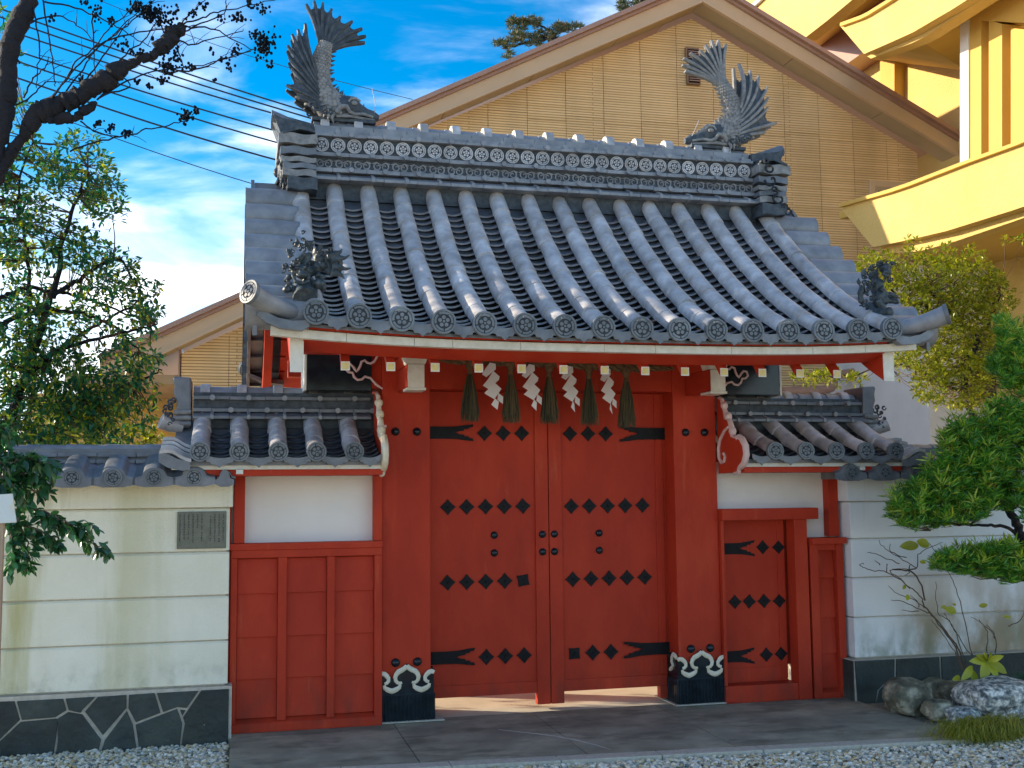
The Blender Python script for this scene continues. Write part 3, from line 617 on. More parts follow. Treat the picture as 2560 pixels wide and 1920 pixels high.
# main lintel with black metal ends
LT = MB().box(.80, 3.77, 7.93, 8.20, 2.333, 2.60).build('lintel', M['red'], GATE)
for s in (-1, 1):
    X = (lambda x: x) if s < 0 else (lambda x: 2*CX-x)
    xa, xb = sorted((X(.475), X(.93)))
    cap = MB().box(xa, xb, 7.88, 8.25, 2.312, 2.612).build('lintel_cap', M['lacq'], LT, bevel=.004)
    xa, xb = sorted((X(.458), X(.4745))); MB().box(xa, xb, 7.876, 8.254, 2.308, 2.616).build('lintel_cap_edge', M['white'], LT, bevel=.003)
    # curly pink border where black metal meets red
    yb_ = 7.872
    lp = [(.985, .0), (.94, .03), (.90, .075), (.86, .085), (.84, .065), (.81, .06), (.785, .08), (.775, .11), (.745, .115), (.725, .135), (.735, .165), (.76, .17), (.78, .15), (.79, .135), (.80, .12), (.815, .135), (.83, .165), (.835, .19), (.86, .20), (.875, .185), (.90, .178), (.925, .19), (.94, .215), (.955, .24)]
    MB().tube([(X(.02+x), yb_, 2.325+z) for x, z in lp], [.007]+[.009]*(len(lp)-2)+[.006], 7, up=(0, 1, 0)).build('curled_border', M['pink'], LT, smooth=True)
# bracket arms with pale ends, purlins
for xc in (1.176, 3.374):
    a = MB().box(xc-.056, xc+.056, 7.437, 7.90, 2.30, 2.455).build('bracket_arm', M['red'], GATE, bevel=.003)
    MB().box(xc-.056, xc+.056, 7.428, 7.4365, 2.295, 2.452).build('arm_end', M['white'], a)
    MB().box(xc-.066, xc+.066, 7.42, 7.6, 2.277, 2.2945).build('arm_foot', M['white'], a, bevel=.003)
    P = [(xc-.062, 2.456), (xc+.062, 2.456), (xc+.085, 2.52), (xc-.085, 2.52)]
    MB().prism(P, 7.42, 7.56).build('bearing_block', M['white'], a); MB().prism(P, 7.5605, 7.9).build('bearing_block', M['red'], a)
for yy in (7.49, 2*YR-7.49): MB().box(.40, 4.17, yy-.07, yy+.07, 2.522, 2.66).build('purlin', M['red'], GATE)
MB().box(.40, 4.17, 8.2, 8.4, 3.35, 3.6).build('ridge_beam', M['red'], GATE)
for xc in (1.18, 3.39):
    MB().box(xc-.09, xc+.09, 9.05, 9.25, 0, 2.6).build('rear_post', M['red'], GATE)
    MB().box(xc-.07, xc+.07, 8.36, 9.05, 2.3, 2.5).build('tie_beam', M['red'], GATE)
    MB().box(xc-.08, xc+.08, 7.95, 8.6, 2.6, 3.35).build('gable_strut', M['red'], GATE)
# carved scroll brackets on the outer side of each pillar (boards seen edge-on)
for s in (-1, 1):
    xa = .972 if s < 0 else 3.596; xb = xa-.0+.0
    x0, x1 = (xa-.03, xa+.030)
    out = [(7.905, 2.285), (7.86, 2.27), (7.84, 2.22), (7.80, 2.17), (7.79, 2.12), (7.73, 2.10), (7.70, 2.05), (7.68, 1.98), (7.62, 1.965), (7.53, 1.955), (7.475, 1.90), (7.465, 1.84), (7.50, 1.785), (7.56, 1.755), (7.59, 1.745), (7.60, 1.72), (7.66, 1.715), (7.905, 1.71)]
    sb = MB().prism(out, x0+.006, x1-.006, 'x').build('scroll_bracket', M['red'], GATE)
    edge = [(p[0], p[1]) for p in out[:-1]]
    MB().tube([(xa, p[0], p[1]) for p in edge], [.016]*3+[.020]*3+[.023]*3+[.026]*5+[.018]*3, 8).build('carved_edge', M['cream' if s < 0 else 'pink'], sb, smooth=True)
    q = x0-.001 if s > 0 else x1+.001
    sp_ = [(7.80, 2.0), (7.85, 1.96), (7.875, 1.90), (7.87, 1.83), (7.83, 1.79), (7.78, 1.80), (7.765, 1.835), (7.79, 1.86)]
    MB().tube([(q, a_, b_) for a_, b_ in [(7.70, 2.05), (7.76, 2.03)]+sp_], [.010, .011, .012, .013, .014, .014, .013, .012, .010, .012], 7).build('carved_spiral', M['pink'], sb, smooth=True)
    for p, r_ in (((7.83, 2.22), .024), ((7.765, 2.135), .026), ((7.70, 2.02), .03), ((7.59, 1.965), .024)):
        MB().ball((xa, p[0]-.012, p[1]), (.030, r_, r_*1.25), 10, 6).build('carved_curl', M['cream' if s < 0 else 'pink'], sb, smooth=True)
# doors -----------------------------------------------------------------------
YD = 8.10
diaL = MB(); q = .041; diaL.prism([(0, q*1.42), (q*.52, q*.80), (q*.80, q*.52), (q*1.42, 0), (q*.80, -q*.52), (q*.52, -q*.80), (0, -q*1.42), (-q*.52, -q*.80), (-q*.80, -q*.52), (-q*1.42, 0), (-q*.80, q*.52), (-q*.52, q*.80)], -.009, 0)
diaL.ball((0, -.009, 0), (.008, .007, .008), 6, 4)
for dx, dz in ((.024, .024), (-.024, .024), (.024, -.024), (-.024, -.024)): diaL.ball((dx, -.009, dz), (.004, .004, .004), 5, 4)
DIA = diaL.mesh('diamond_plate', M['iron'])
STUD = MB().ball((0, 0, 0), (.028, .022, .028), 16, 8).mesh('dome_stud', M['lacq'], smooth=True)
def hinge_poly(x0, x1, zc, h0, h1, s):
    """strap from x0 (hinge side) to x1 (forked tip)"""
    L_ = x1-x0; u = lambda a: x0+L_*a
    pts = [(u(0), h0), (u(.35), h0*.95), (u(.62), h0*1.0), (u(.86), h0*1.25), (u(1.0), h1), (u(.98), h1*.68), (u(.90), h1*.62), (u(.88), h1*.42), (u(.80), h1*.44), (u(.78), h1*.22), (u(.70), h1*.20), (u(.60), h1*.02)]
    low = [(a, -b) for a, b in reversed(pts[:-1])]
    P = [(a, zc+b) for a, b in pts+low]
    return P
def door(xa, xb, side):
    nm = 'door'; stile = .099
    if side < 0: panel = (xa, xb-stile); st = (xb-stile, xb)
    else: panel = (xa+stile, xb); st = (xa, xa+stile)
    d = MB().box(panel[0], panel[1], YD+.006, YD+.05, .20, 2.33).build('door', M['red'], GATE)
    MB().box(st[0], st[1], YD-.012, YD+.055, .033, 2.33).build('meeting_stile', M['red'], d, bevel=.002)
    pa, pb = panel; MB().box(pa+(.001 if side > 0 else 0), pb-(.001 if side < 0 else 0), YD-.006, YD+.054, .116, .2).build('bottom_rail', M['red'], d, bevel=.002)
    hx = (pa, pa+.05) if side < 0 else (pb-.09, pb-.03)
    MB().box(hx[0], hx[1], YD-.004, YD+.052, .205, 2.33).build('hinge_stile', M['red'], d, bevel=.002)
    if side > 0: MB().box(hx[0]+.0, hx[1]+.01, YD-.012, YD+.056, .027, .1155).build('pivot_foot', M['red'], d)
    # boards of the leaf
    return d
DL = door(1.362, 2.274, -1); DR = door(2.281, 3.225, 1)
def plates(d, xs, z, tilt={}):
    for k, x in enumerate(xs): put(DIA, 'diamond_plate', d, (x, YD+.0055, z), (0, tilt.get(k, random.gauss(0, .02)), 0))
plates(DL, [1.793, 1.936, 2.079], 2.023); plates(DR, [2.456, 2.599, 2.741], 2.021)
plates(DL, [1.514, 1.655, 1.797, 1.939, 2.082], 1.481); plates(DR, [2.458, 2.600, 2.745, 2.886, 3.026], 1.475)
plates(DL, [1.510, 1.652, 1.795, 1.938, 2.078], .935, {4: .62}); plates(DR, [2.461, 2.604, 2.747, 2.890, 3.032], .932)
plates(DL, [1.795, 1.937, 2.080], .391); plates(DR, [2.465, 2.608, 2.751], .387, {0: .76})
for d, xs in ((DL, (1.862, 2.226)), (DR, (2.318, 2.675))):
    for x in xs:
        for z in (1.271, 1.141): put(STUD, 'dome_stud', d, (x, YD+(-.012 if 2.1 < x < 2.4 else .005), z))
for z in (2.026, .400):
    MB().prism(hinge_poly(1.366, 1.708, z, .046, .062, 1), YD-.013, YD-.005).build('hinge_strap', M['iron'], DL)
    MB().prism(hinge_poly(3.222, 2.850, z-.004, .046, .062, 1), YD-.013, YD-.005).build('hinge_strap', M['iron'], DR)
# jamb in the pillar reveal
MB().box(1.3525, 1.3615, 8.12, 8.3, 0, 2.33).build('jamb', M['red'], GATE)

# ------------------------------------------------------------------ ridge
RIDGE = MB().box(.50, 4.06, 8.13, 8.47, 3.74, 4.25).build('ridge', M['orn'], GATE)
def ridge_part(name, mb, mat, **k): return mb.build(name, mat, RIDGE, **k)
rx0, rx1 = .535, 4.033
def tiles_along(name, x0, x1, pitch, prof, mat, phase=0, gap=.0025):
    """stack course: separate flat tiles laid end to end; prof = polygon in (y,z)"""
    x = x0-phase if phase else x0
    while x < x1-.01:
        a, b = max(x, x0), min(x+pitch, x1)
        if b-a > .02:
            dz = random.gauss(0, .0012); MB().prism([(p[0], p[1]+dz) for p in prof], a+gap/2, b-gap/2, 'x').build(name, mat, RIDGE, bevel=.0025)
        x += pitch
def both(prof): return prof
yc = 8.3
def sym(yf, z0, z1, zf=None):     # symmetric section: front edge at yf
    zf = z0 if zf is None else zf
    return [(yf, z0), (2*yc-yf, z0), (2*yc-yf, z1), (yf, z1)]
tiles_along('course_tile', rx0, rx1, .25, [(8.02, 3.862), (8.58, 3.862), (8.58, 3.885), (8.48, 3.93), (8.12, 3.93), (8.02, 3.885)], M['tileflat'])
tiles_along('course_tile', rx0, rx1, .25, sym(8.075, 3.936, 3.966), M['tileflat'], .12)
tiles_along('course_tile', rx0, rx1, .25, sym(8.085, 4.056, 4.084), M['tileflat'])
tiles_along('course_tile', rx0, rx1, .25, sym(8.085, 4.206, 4.228), M['tileflat'], .12)
tiles_along('course_tile', rx0, rx1, .25, sym(8.125, 4.231, 4.256), M['tileflat'])
tiles_along('course_tile', rx0, rx1, .25, sym(8.165, 4.259, 4.312), M['tileflat'], .06)
KN = MB(); KN.tube([(0, -.024, -.002), (0, .03, -.002)], .019, 10); KNOB = KN.mesh('knob', M['tileflat'], smooth=True)
x = rx0+.17
while x < rx1-.02:
    for y_, z_, ph in ((8.078, 3.955, .125), (8.083, 4.074, 0), (8.086, 4.222, .125), (8.126, 4.248, 0)):
        if x+ph < rx1-.02: put(KNOB, 'knob', RIDGE, (x+ph-.03 if ph else x, y_, z_))
    st = MB().prism([(8.008, 3.858), (8.008, 3.893), (8.115, 3.943), (8.14, 3.943), (8.14, 3.858)], x-.013, x+.013, 'x'); st.build('strap_tile', M['tileflat'], RIDGE, bevel=.004)
    x += .25
# half round crown tiles ; lip discs coloured white to paint the sun on them
crn = MB(); seg = 10
crown = arc_tile(.072, .066, .25, .014, 10, 185); crown.xf(Matrix.Rotation(rad(-90), 4, 'Z'))
CRN = crown.mesh('crown_tile', M['tileflat'], smooth=True, recalc=False)
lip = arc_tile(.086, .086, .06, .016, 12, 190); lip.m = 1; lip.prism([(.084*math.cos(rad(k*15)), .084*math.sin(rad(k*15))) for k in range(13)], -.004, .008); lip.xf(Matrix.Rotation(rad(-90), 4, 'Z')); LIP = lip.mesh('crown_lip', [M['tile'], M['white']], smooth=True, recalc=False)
x = rx0
while x < rx1-.1:
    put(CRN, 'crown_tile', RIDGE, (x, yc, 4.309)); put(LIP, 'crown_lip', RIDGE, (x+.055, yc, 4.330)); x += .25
# back boards of the two relief bands and their pieces
for k in range(29): put(MEDM, 'medallion', RIDGE, (.585+.12055*k, 8.113, 4.147), (0, random.gauss(0, .12), 0))
def s_scroll():
    m = MB()
    for s in (-1, 1):
        pts = []; rr = []
        for k in range(16):
            t = k/15; a = rad(90)+s*rad(-20-400*t)*1.0; r = .030*(1-.80*t)+.003
            pts.append((s*.026+r*math.cos(a)*1.0, 0, r*math.sin(a)*.95-.004)); rr.append(.0065*(1-.35*t))
        m.tube(pts, rr, 5, up=(0, 1, 0))
    m.tube([(-.066, 0, .018), (-.035, 0, .029), (0, 0, .010), (.035, 0, .029), (.066, 0, .018)], .0055, 5, up=(0, 1, 0))
    m.tube([(-.06, 0, -.033), (-.035, 0, -.028), (0, 0, -.036), (.035, 0, -.028), (.06, 0, -.033)], .0045, 5, up=(0, 1, 0))
    return m.mesh('scroll_relief', M['tileflat'], smooth=True)
SCR = s_scroll()
for k in range(25): put(SCR, 'scroll_relief', RIDGE, (.605+.1405*k, 8.124, 4.010))
# ridge ends: onigawara + stacked ends + projecting horn, on both sides
def ridge_end(s):
    X = (lambda x: x) if s < 0 else (lambda x: 2*CX-x)
    def bx(x0, x1): return tuple(sorted((X(x0), X(x1))))
    E_ = MB().box(*bx(.40, .50), 8.06, 8.54, 3.78, 4.24).build('ridge_end_ornament', M['orn'], GATE)
    # wide stacked tile ends seen from the front: wavy layers
    lay = [(.335, .545, 3.755, 3.845, 7.93), (.30, .54, 3.865, 3.915, 7.98), (.305, .54, 3.925, 3.965, 7.99), (.29, .54, 3.975, 4.015, 8.0), (.285, .54, 4.03, 4.085, 7.99), (.27, .545, 4.10, 4.175, 7.97)]
    for i, (x0, x1, z0, z1, yf) in enumerate(lay):
        n = 8; P = []
        for k in range(n+1):
            u = k/n; P.append((X(lerp(x0, x1, u)), lerp(z1, z1-.004, u)+.006*math.sin(u*9+i)))
        for k in range(n, -1, -1):
            u = k/n; P.append((X(lerp(x0, x1, u)), z0+.006*math.sin(u*9+i+.7)))
        MB().prism(P, yf, 2*yc-yf).build('stacked_tile', M['orn2' if i % 2 else 'tiled'] if i else M['orn'], E_, smooth=True, ang=50)
    # little roof above (peaked)
    MB().prism([(X(.30), 4.18), (X(.42), 4.235), (X(.53), 4.20), (X(.53), 4.185), (X(.42), 4.205), (X(.30), 4.165)], 7.96, 8.64).build('stacked_tile', M['orn'], E_)
    # upper horn tile, trough rising outward
    vs = []; fs = []; n = 8; st = [(.53, 4.355, .055), (.45, 4.37, .06), (.36, 4.395, .065), (.28, 4.42, .07), (.225, 4.435, .074)]
    for (x, z, r) in st:
        for k in range(n+1):
            a = rad(180*k/n); vs.append((X(x), yc-.05-r*1.5*math.cos(a), z-.10+r*1.2*math.sin(a)))
        for k in range(n+1):
            a = rad(180*k/n); vs.append((X(x), yc-.05-(r*1.5-.02)*math.cos(a), z-.125+(r*1.2-.01)*math.sin(a)))
    w = 2*(n+1)
    for i in range(len(st)-1):
        for k in range(n): fs += [(i*w+k, i*w+k+1, (i+1)*w+k+1, (i+1)*w+k), (i*w+n+1+k, (i+1)*w+n+1+k, (i+1)*w+n+2+k, i*w+n+2+k)]
        fs += [(i*w, (i+1)*w, (i+1)*w+n+1, i*w+n+1), (i*w+n, i*w+2*n+1, (i+1)*w+2*n+1, (i+1)*w+n)]
    for k in range(n): fs += [(k, n+1+k, n+2+k, k+1), ((len(st)-1)*w+k, (len(st)-1)*w+k+1, (len(st)-1)*w+n+2+k, (len(st)-1)*w+n+1+k)]
    m = MB(); m.add(vs, fs); m.build('ridge_horn', M['tiled'], E_, smooth=True)
    MB().prism([(X(.53), 4.30), (X(.30), 4.33), (X(.235), 4.36), (X(.29), 4.215), (X(.53), 4.235)], 8.12, 8.48).build('ridge_horn', M['orn'], E_)
    # face of the end ornament: swirling curls along its outer edge
    cm = MB(); r2 = random.Random(3)
    for k in range(16):
        zz = lerp(3.80, 4.16, k/15); 
        for side in (-1, 1):
            yy = yc+side*(.20+.05*math.sin(k*1.3)); xx = X(.315-.02*math.sin(k*2.1)); a0 = r2.uniform(0, 6)
            pts = []; rr = []
            for j in range(9):
                t = j/8; a = a0+t*6.5; r = .034*(1-.75*t); pts.append((xx+(.012*t)*s, yy+r*math.cos(a), zz+r*math.sin(a))); rr.append(.010*(1-.4*t))
            cm.tube(pts, rr, 5)
    cm.build('curl_relief', M['orn'], E_, smooth=True)['kind'] = 'stuff'
    mf = MB(); mf.ball((X(.33), yc, 3.98), (.06, .15, .15), 14, 10); mf.ball((X(.28), yc-.06, 4.03), (.02, .03, .025), 8, 6); mf.ball((X(.28), yc+.06, 4.03), (.02, .03, .025), 8, 6); mf.ball((X(.275), yc, 3.97), (.03, .03, .04), 8, 6)
    mf.tube([(X(.285), yc-.09, 3.90), (X(.27), yc, 3.885), (X(.285), yc+.09, 3.90)], .014, 6); mf.build('mask_relief', M['orn'], E_, smooth=True)
    if s > 0:    # the curls that show in front at the right end
        cm = MB()
        for (x, z, r, a0) in [(.47, 4.12, .045, 1), (.46, 4.03, .05, 3), (.44, 3.95, .045, 5), (.40, 3.88, .05, 2), (.36, 3.82, .045, 4), (.50, 4.18, .03, 0), (.32, 3.78, .04, 1)]:
            for j0 in (0, 1):
                pts = [(X(x)+(r*(1-.8*j/9))*math.cos(a0+j*.75), 7.955-.006*j, z+(r*(1-.8*j/9))*math.sin(a0+j*.75)) for j in range(10)]
                cm.tube(pts, [.012*(1-.05*j) for j in range(10)], 6, up=(0, 1, 0))
        cm.build('curl_relief', M['orn'], E_, smooth=True)['kind'] = 'stuff'
    return E_
ridge_end(-1); ridge_end(1)

# ------------------------------------------------------------------ shachi (fish with curled tail) on the ridge ends
def bez(a, b, c, n):
    a, b, c = Vector(a), Vector(b), Vector(c); return [a*(1-t)**2+b*2*t*(1-t)+c*t*t for t in [k/n for k in range(n+1)]]
def fan(mb, rib, rays, th=.012, n=8, scal=.13, yrel=0):
    """webbed fin: rays = list of (origin, ctrl, tip); scalloped edge between the tips"""
    R_ = [bez(*r, n) for r in rays]; vs = []; fs = []
    sub = 3
    cols = []
    for i in range(len(R_)-1):
        for q in range(sub):
            u = q/sub; sc_ = 1-scal*4*u*(1-u)*(1.0)
            col = []
            for k in range(n+1):
                t = k/n*sc_*n; k0 = min(int(t), n-1); fr = t-k0
                A = R_[i][k0].lerp(R_[i][k0+1], fr); B = R_[i+1][k0].lerp(R_[i+1][k0+1], fr); P = A.lerp(B, u); P.y -= .010*math.sin(math.pi*u)*-1*(k/n); col.append(P)
            cols.append(col)
    cols.append(R_[-1]); m = n+1
    for side in (-1, 1):
        for col in cols:
            for k, P in enumerate(col): vs.append(P+Vector((0, side*th*(1-.55*k/n), 0)))
    nc = len(cols); q = nc*m
    for c in range(nc-1):
        for k in range(n):
            a = c*m+k; fs += [(a, a+1, a+m+1, a+m), (q+a, q+a+m, q+a+m+1, q+a+1)]
        fs += [(c*m+n, q+c*m+n, q+(c+1)*m+n, (c+1)*m+n), (c*m, (c+1)*m, q+(c+1)*m, q+c*m)]
    for c in (0, nc-1):
        for k in range(n): fs.append((c*m+k, q+c*m+k, q+c*m+k+1, c*m+k+1))
    mb.add(vs, fs)
    for r in R_:
        for sg in (-1, 1): rib.tube([p+Vector((0, sg*th*.7, 0)) for p in r], [.011]*3+[.013]*(n-4)+[.014, .010], 6)
def shachi(s, label):
    X = (lambda x: x) if s < 0 else (lambda x: 2*CX-x-.005)
    lean = (lambda z, x: 0) if s < 0 else (lambda z, x: -.17*max(0, (z-4.70))/.6+(.10*(.52-x)/.18*(1 if z < 5.12 else 0) if x < .52 and z > 4.4 else 0))
    dz = 0 if s < 0 else -.01
    T = thing('fish_statue', (X(.70), yc, 4.38), label, 'statue', 'curled fish statues on the ridge ends')
    V = lambda x, z, y=yc: Vector((X(x)+lean(z, x), y, z+dz))
    body = MB(); path = [(.80, 4.455), (.72, 4.475), (.645, 4.515), (.590, 4.59), (.570, 4.68), (.574, 4.78), (.594, 4.87), (.615, 4.95), (.63, 5.0)]
    rr = [.085, .105, .11, .10, .086, .073, .062, .052, .045]
    body.tube([V(x, z) for x, z in path], rr, 16, flat=.85, up=(0, 1, 0)); body.build('body', M['orn2'], T, smooth=True)
    # overlapping scales on body
    sc = MB(); r3 = random.Random(2)
    for i in range(26):
        t = i/25*(len(path)-2)+.8; t = min(t, len(path)-1.01); k0 = int(t); fr = t-k0
        px_, pz_ = lerp(path[k0][0], path[k0+1][0], fr), lerp(path[k0][1], path[k0+1][1], fr); r = lerp(rr[k0], rr[k0+1], fr)
        tx, tz = path[k0+1][0]-path[k0][0], path[k0+1][1]-path[k0][1]; L_ = math.hypot(tx, tz); tx /= L_; tz /= L_; nx_, nz_ = -tz, tx
        for j in range(-4, 5):
            a = rad(90)+rad(21)*(j+(.5 if i % 2 else 0))
            for sd in (-1, 1):
                oy = -sd*math.sin(a)*r*.87; on = math.cos(a)*r*1.01
                c = V(px_+nx_*on, pz_+nz_*on, yc+oy); sc.ball(c, (.016*(r/.08)**.5, .007, .016*(r/.08)**.5), 6, 4)
    sc.build('scales', M['orn2'], T, smooth=True)
    # spines down the inner curve
    spm = MB()
    for i in range(15):
        t = 1.4+i*.43
        if t > 7.4: break
        k0 = int(t); fr = t-k0; px_, pz_ = lerp(path[k0][0], path[k0+1][0], fr), lerp(path[k0][1], path[k0+1][1], fr); r = lerp(rr[k0], rr[k0+1], fr)
        tx, tz = path[k0+1][0]-path[k0][0], path[k0+1][1]-path[k0][1]; L_ = math.hypot(tx, tz); tx /= L_; tz /= L_; nx_, nz_ = tz, -tx
        spm.tube([V(px_+nx_*r*.8, pz_+nz_*r*.8), V(px_+nx_*(r+.02), pz_+nz_*(r+.02)+.002), V(px_+nx_*(r+.045), pz_+nz_*(r+.045)+.014)], [.014, .010, .002], 6)
    for i in range(7):
        x = .74+.028*i; z = 4.575-.012*i+.008*math.sin(i); spm.tube([V(x, z-.03), V(x+.004, z), V(x-.004+.002*i, z+.045)], [.012, .010, .002], 6)
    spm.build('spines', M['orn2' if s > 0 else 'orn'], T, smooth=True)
    # head
    h = MB(); h.tube([V(.70, 4.47), V(.76, 4.50), (V(.82, 4.505)), V(.87, 4.475), V(.93, 4.455), V(.985, 4.445), V(1.03, 4.44)], [.09, .10, .088, .066, .052, .046, .022], 14, flat=1.0, up=(0, 1, 0))
    h.tube([V(.62, 4.425), V(.72, 4.41), V(.85, 4.405), V(.95, 4.41), V(1.0, 4.412)], [.05, .058, .05, .035, .018], 12, flat=1.1, up=(0, 1, 0)); h.build('head', M['orn'], T, smooth=True)
    f = MB()
    for sd in (-1, 1):
        yy = yc+sd*.088
        f.ball(V(.835, 4.515, yy), (.024, .016, .020), 10, 7)
        f.tube([V(.79, 4.52, yy), V(.81, 4.547, yy), V(.845, 4.552, yy), V(.88, 4.53, yy)], [.009, .012, .012, .007], 6, up=(0, 1, 0))
        f.tube([V(.70, 4.43, yy), V(.73, 4.475, yy+sd*.012), V(.775, 4.48, yy+sd*.012), V(.80, 4.445, yy), V(.84, 4.43, yy-sd*.006), V(.90, 4.442, yy-sd*.02), V(.98, 4.43, yy-sd*.045)], [.018, .022, .02, .015, .013, .012, .010], 7, up=(0, 1, 0))
        f.tube([V(.70, 4.405, yy), V(.80, 4.41, yy), V(.90, 4.41, yy-sd*.03), V(.99, 4.41, yy-sd*.05)], [.010, .011, .010, .007], 6)
        for i in range(5):   # beard / gill flames
            a = rad(150+22*i); c = (.70, 4.46); f.tube([V(c[0]+.04*math.cos(a), c[1]+.04*math.sin(a), yy), V(c[0]+.085*math.cos(a+.15), c[1]+.085*math.sin(a+.15), yy+sd*.012), V(c[0]+.12*math.cos(a+.4), c[1]+.12*math.sin(a+.4), yy)], [.017, .013, .002], 6, up=(0, 1, 0))
    f.ball(V(1.0, 4.455), (.032, .03, .022), 8, 6); f.build('face_relief', M['orn2'], T, smooth=True)
    # tail fin
    tips = [(.476, 5.286), (.535, 5.318), (.600, 5.312), (.668, 5.268), (.735, 5.215), (.825, 5.186), (.900, 5.135), (.928, 5.078), (.922, 5.026)]
    org = [(.585+.011*i, 4.955-.004*abs(i-4)) for i in range(9)]
    ctl = [(.565, 5.13), (.575, 5.14), (.59, 5.13), (.615, 5.12), (.645, 5.10), (.68, 5.07), (.71, 5.045), (.73, 5.02), (.74, 5.0)]
    w = MB(); rb = MB(); fan(w, rb, [(V(*o_), V(*c_), V(*t_)) for o_, c_, t_ in zip(org, ctl, tips)], .016, 9, .15)
    tf = w.build('tail_fin', M['orn'], T, smooth=True, recalc=True); rb.build('fin_rays', M['orn'] if s < 0 else M['orn2'], tf, smooth=True)
    # big side fins
    tips = [(.468, 5.11), (.415, 5.06), (.372, 5.02), (.340, 4.93), (.352, 4.84), (.372, 4.755), (.336, 4.625), (.40, 4.54), (.47, 4.49)]
    org = [(.555, 4.72), (.56, 4.68), (.565, 4.64), (.575, 4.60), (.58, 4.56), (.585, 4.53), (.59, 4.50), (.595, 4.47), (.60, 4.45)]
    ctl = [(.47, 4.92), (.45, 4.86), (.44, 4.80), (.44, 4.74), (.45, 4.67), (.46, 4.61), (.47, 4.55), (.49, 4.50), (.53, 4.47)]
    for sd in (-1, 1):
        w = MB(); rb = MB(); fan(w, rb, [(V(*o_, yc+sd*.07), V(*c_, yc+sd*.12), V(*t_, yc+sd*.05)) for o_, c_, t_ in zip(org, ctl, tips)], .012, 8, .20)
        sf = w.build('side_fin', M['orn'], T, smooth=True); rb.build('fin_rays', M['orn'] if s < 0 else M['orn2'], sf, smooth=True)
    # curled scrollwork where fin meets head
    c = MB()
    for sd in (-1, 1):
        for (cx_, cz_, r0, a0) in ((.515, 4.47, .03, 0), (.56, 4.455, .035, 2), (.61, 4.43, .035, 1), (.655, 4.435, .03, 3)):
            c.tube([V(cx_+r0*(1-.8*j/8)*math.cos(a0+j*.8), cz_+r0*(1-.8*j/8)*math.sin(a0+j*.8), yc+sd*(.10+.002*j)) for j in range(9)], [.012-.0008*j for j in range(9)], 6, up=(0, 1, 0))
    c.build('collar_curls', M['orn'], T, smooth=True)['kind'] = 'stuff'
    MB().box(*sorted((X(.52), X(1.0))), yc-.07, yc+.07, 4.372+dz, 4.40+dz).build('base_tile', M['orn'], T, bevel=.004)
    wk = MB(); wk.tube([V(.99, 4.45, yc-.03), V(1.0, 4.53, yc-.04), V(.985, 4.60, yc-.04), V(.972, 4.66, yc-.04)] if s < 0 else [V(.99, 4.45, yc-.03), V(.96, 4.52, yc-.05), V(.925, 4.60, yc-.06)], [.004, .003, .003, .0015][:4 if s < 0 else 3], 5)
    wk.build('whisker_wire', M['tile'], T)
    return T
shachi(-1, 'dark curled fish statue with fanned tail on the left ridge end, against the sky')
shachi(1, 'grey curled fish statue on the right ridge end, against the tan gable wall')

ctex = bpy.data.textures.new('carving', 'CLOUDS'); ctex.noise_scale = .022; ctex.noise_depth = 2
def fuse(o, vox=.0042, amp=.010):
    r = o.modifiers.new('fuse', 'REMESH'); r.mode = 'VOXEL'; r.voxel_size = vox; r.use_smooth_shade = True
    s_ = o.modifiers.new('soft', 'SMOOTH'); s_.iterations = 3
    d = o.modifiers.new('carve', 'DISPLACE'); d.texture = ctex; d.strength = amp; d.mid_level = .5; d.texture_coords = 'LOCAL'; return o
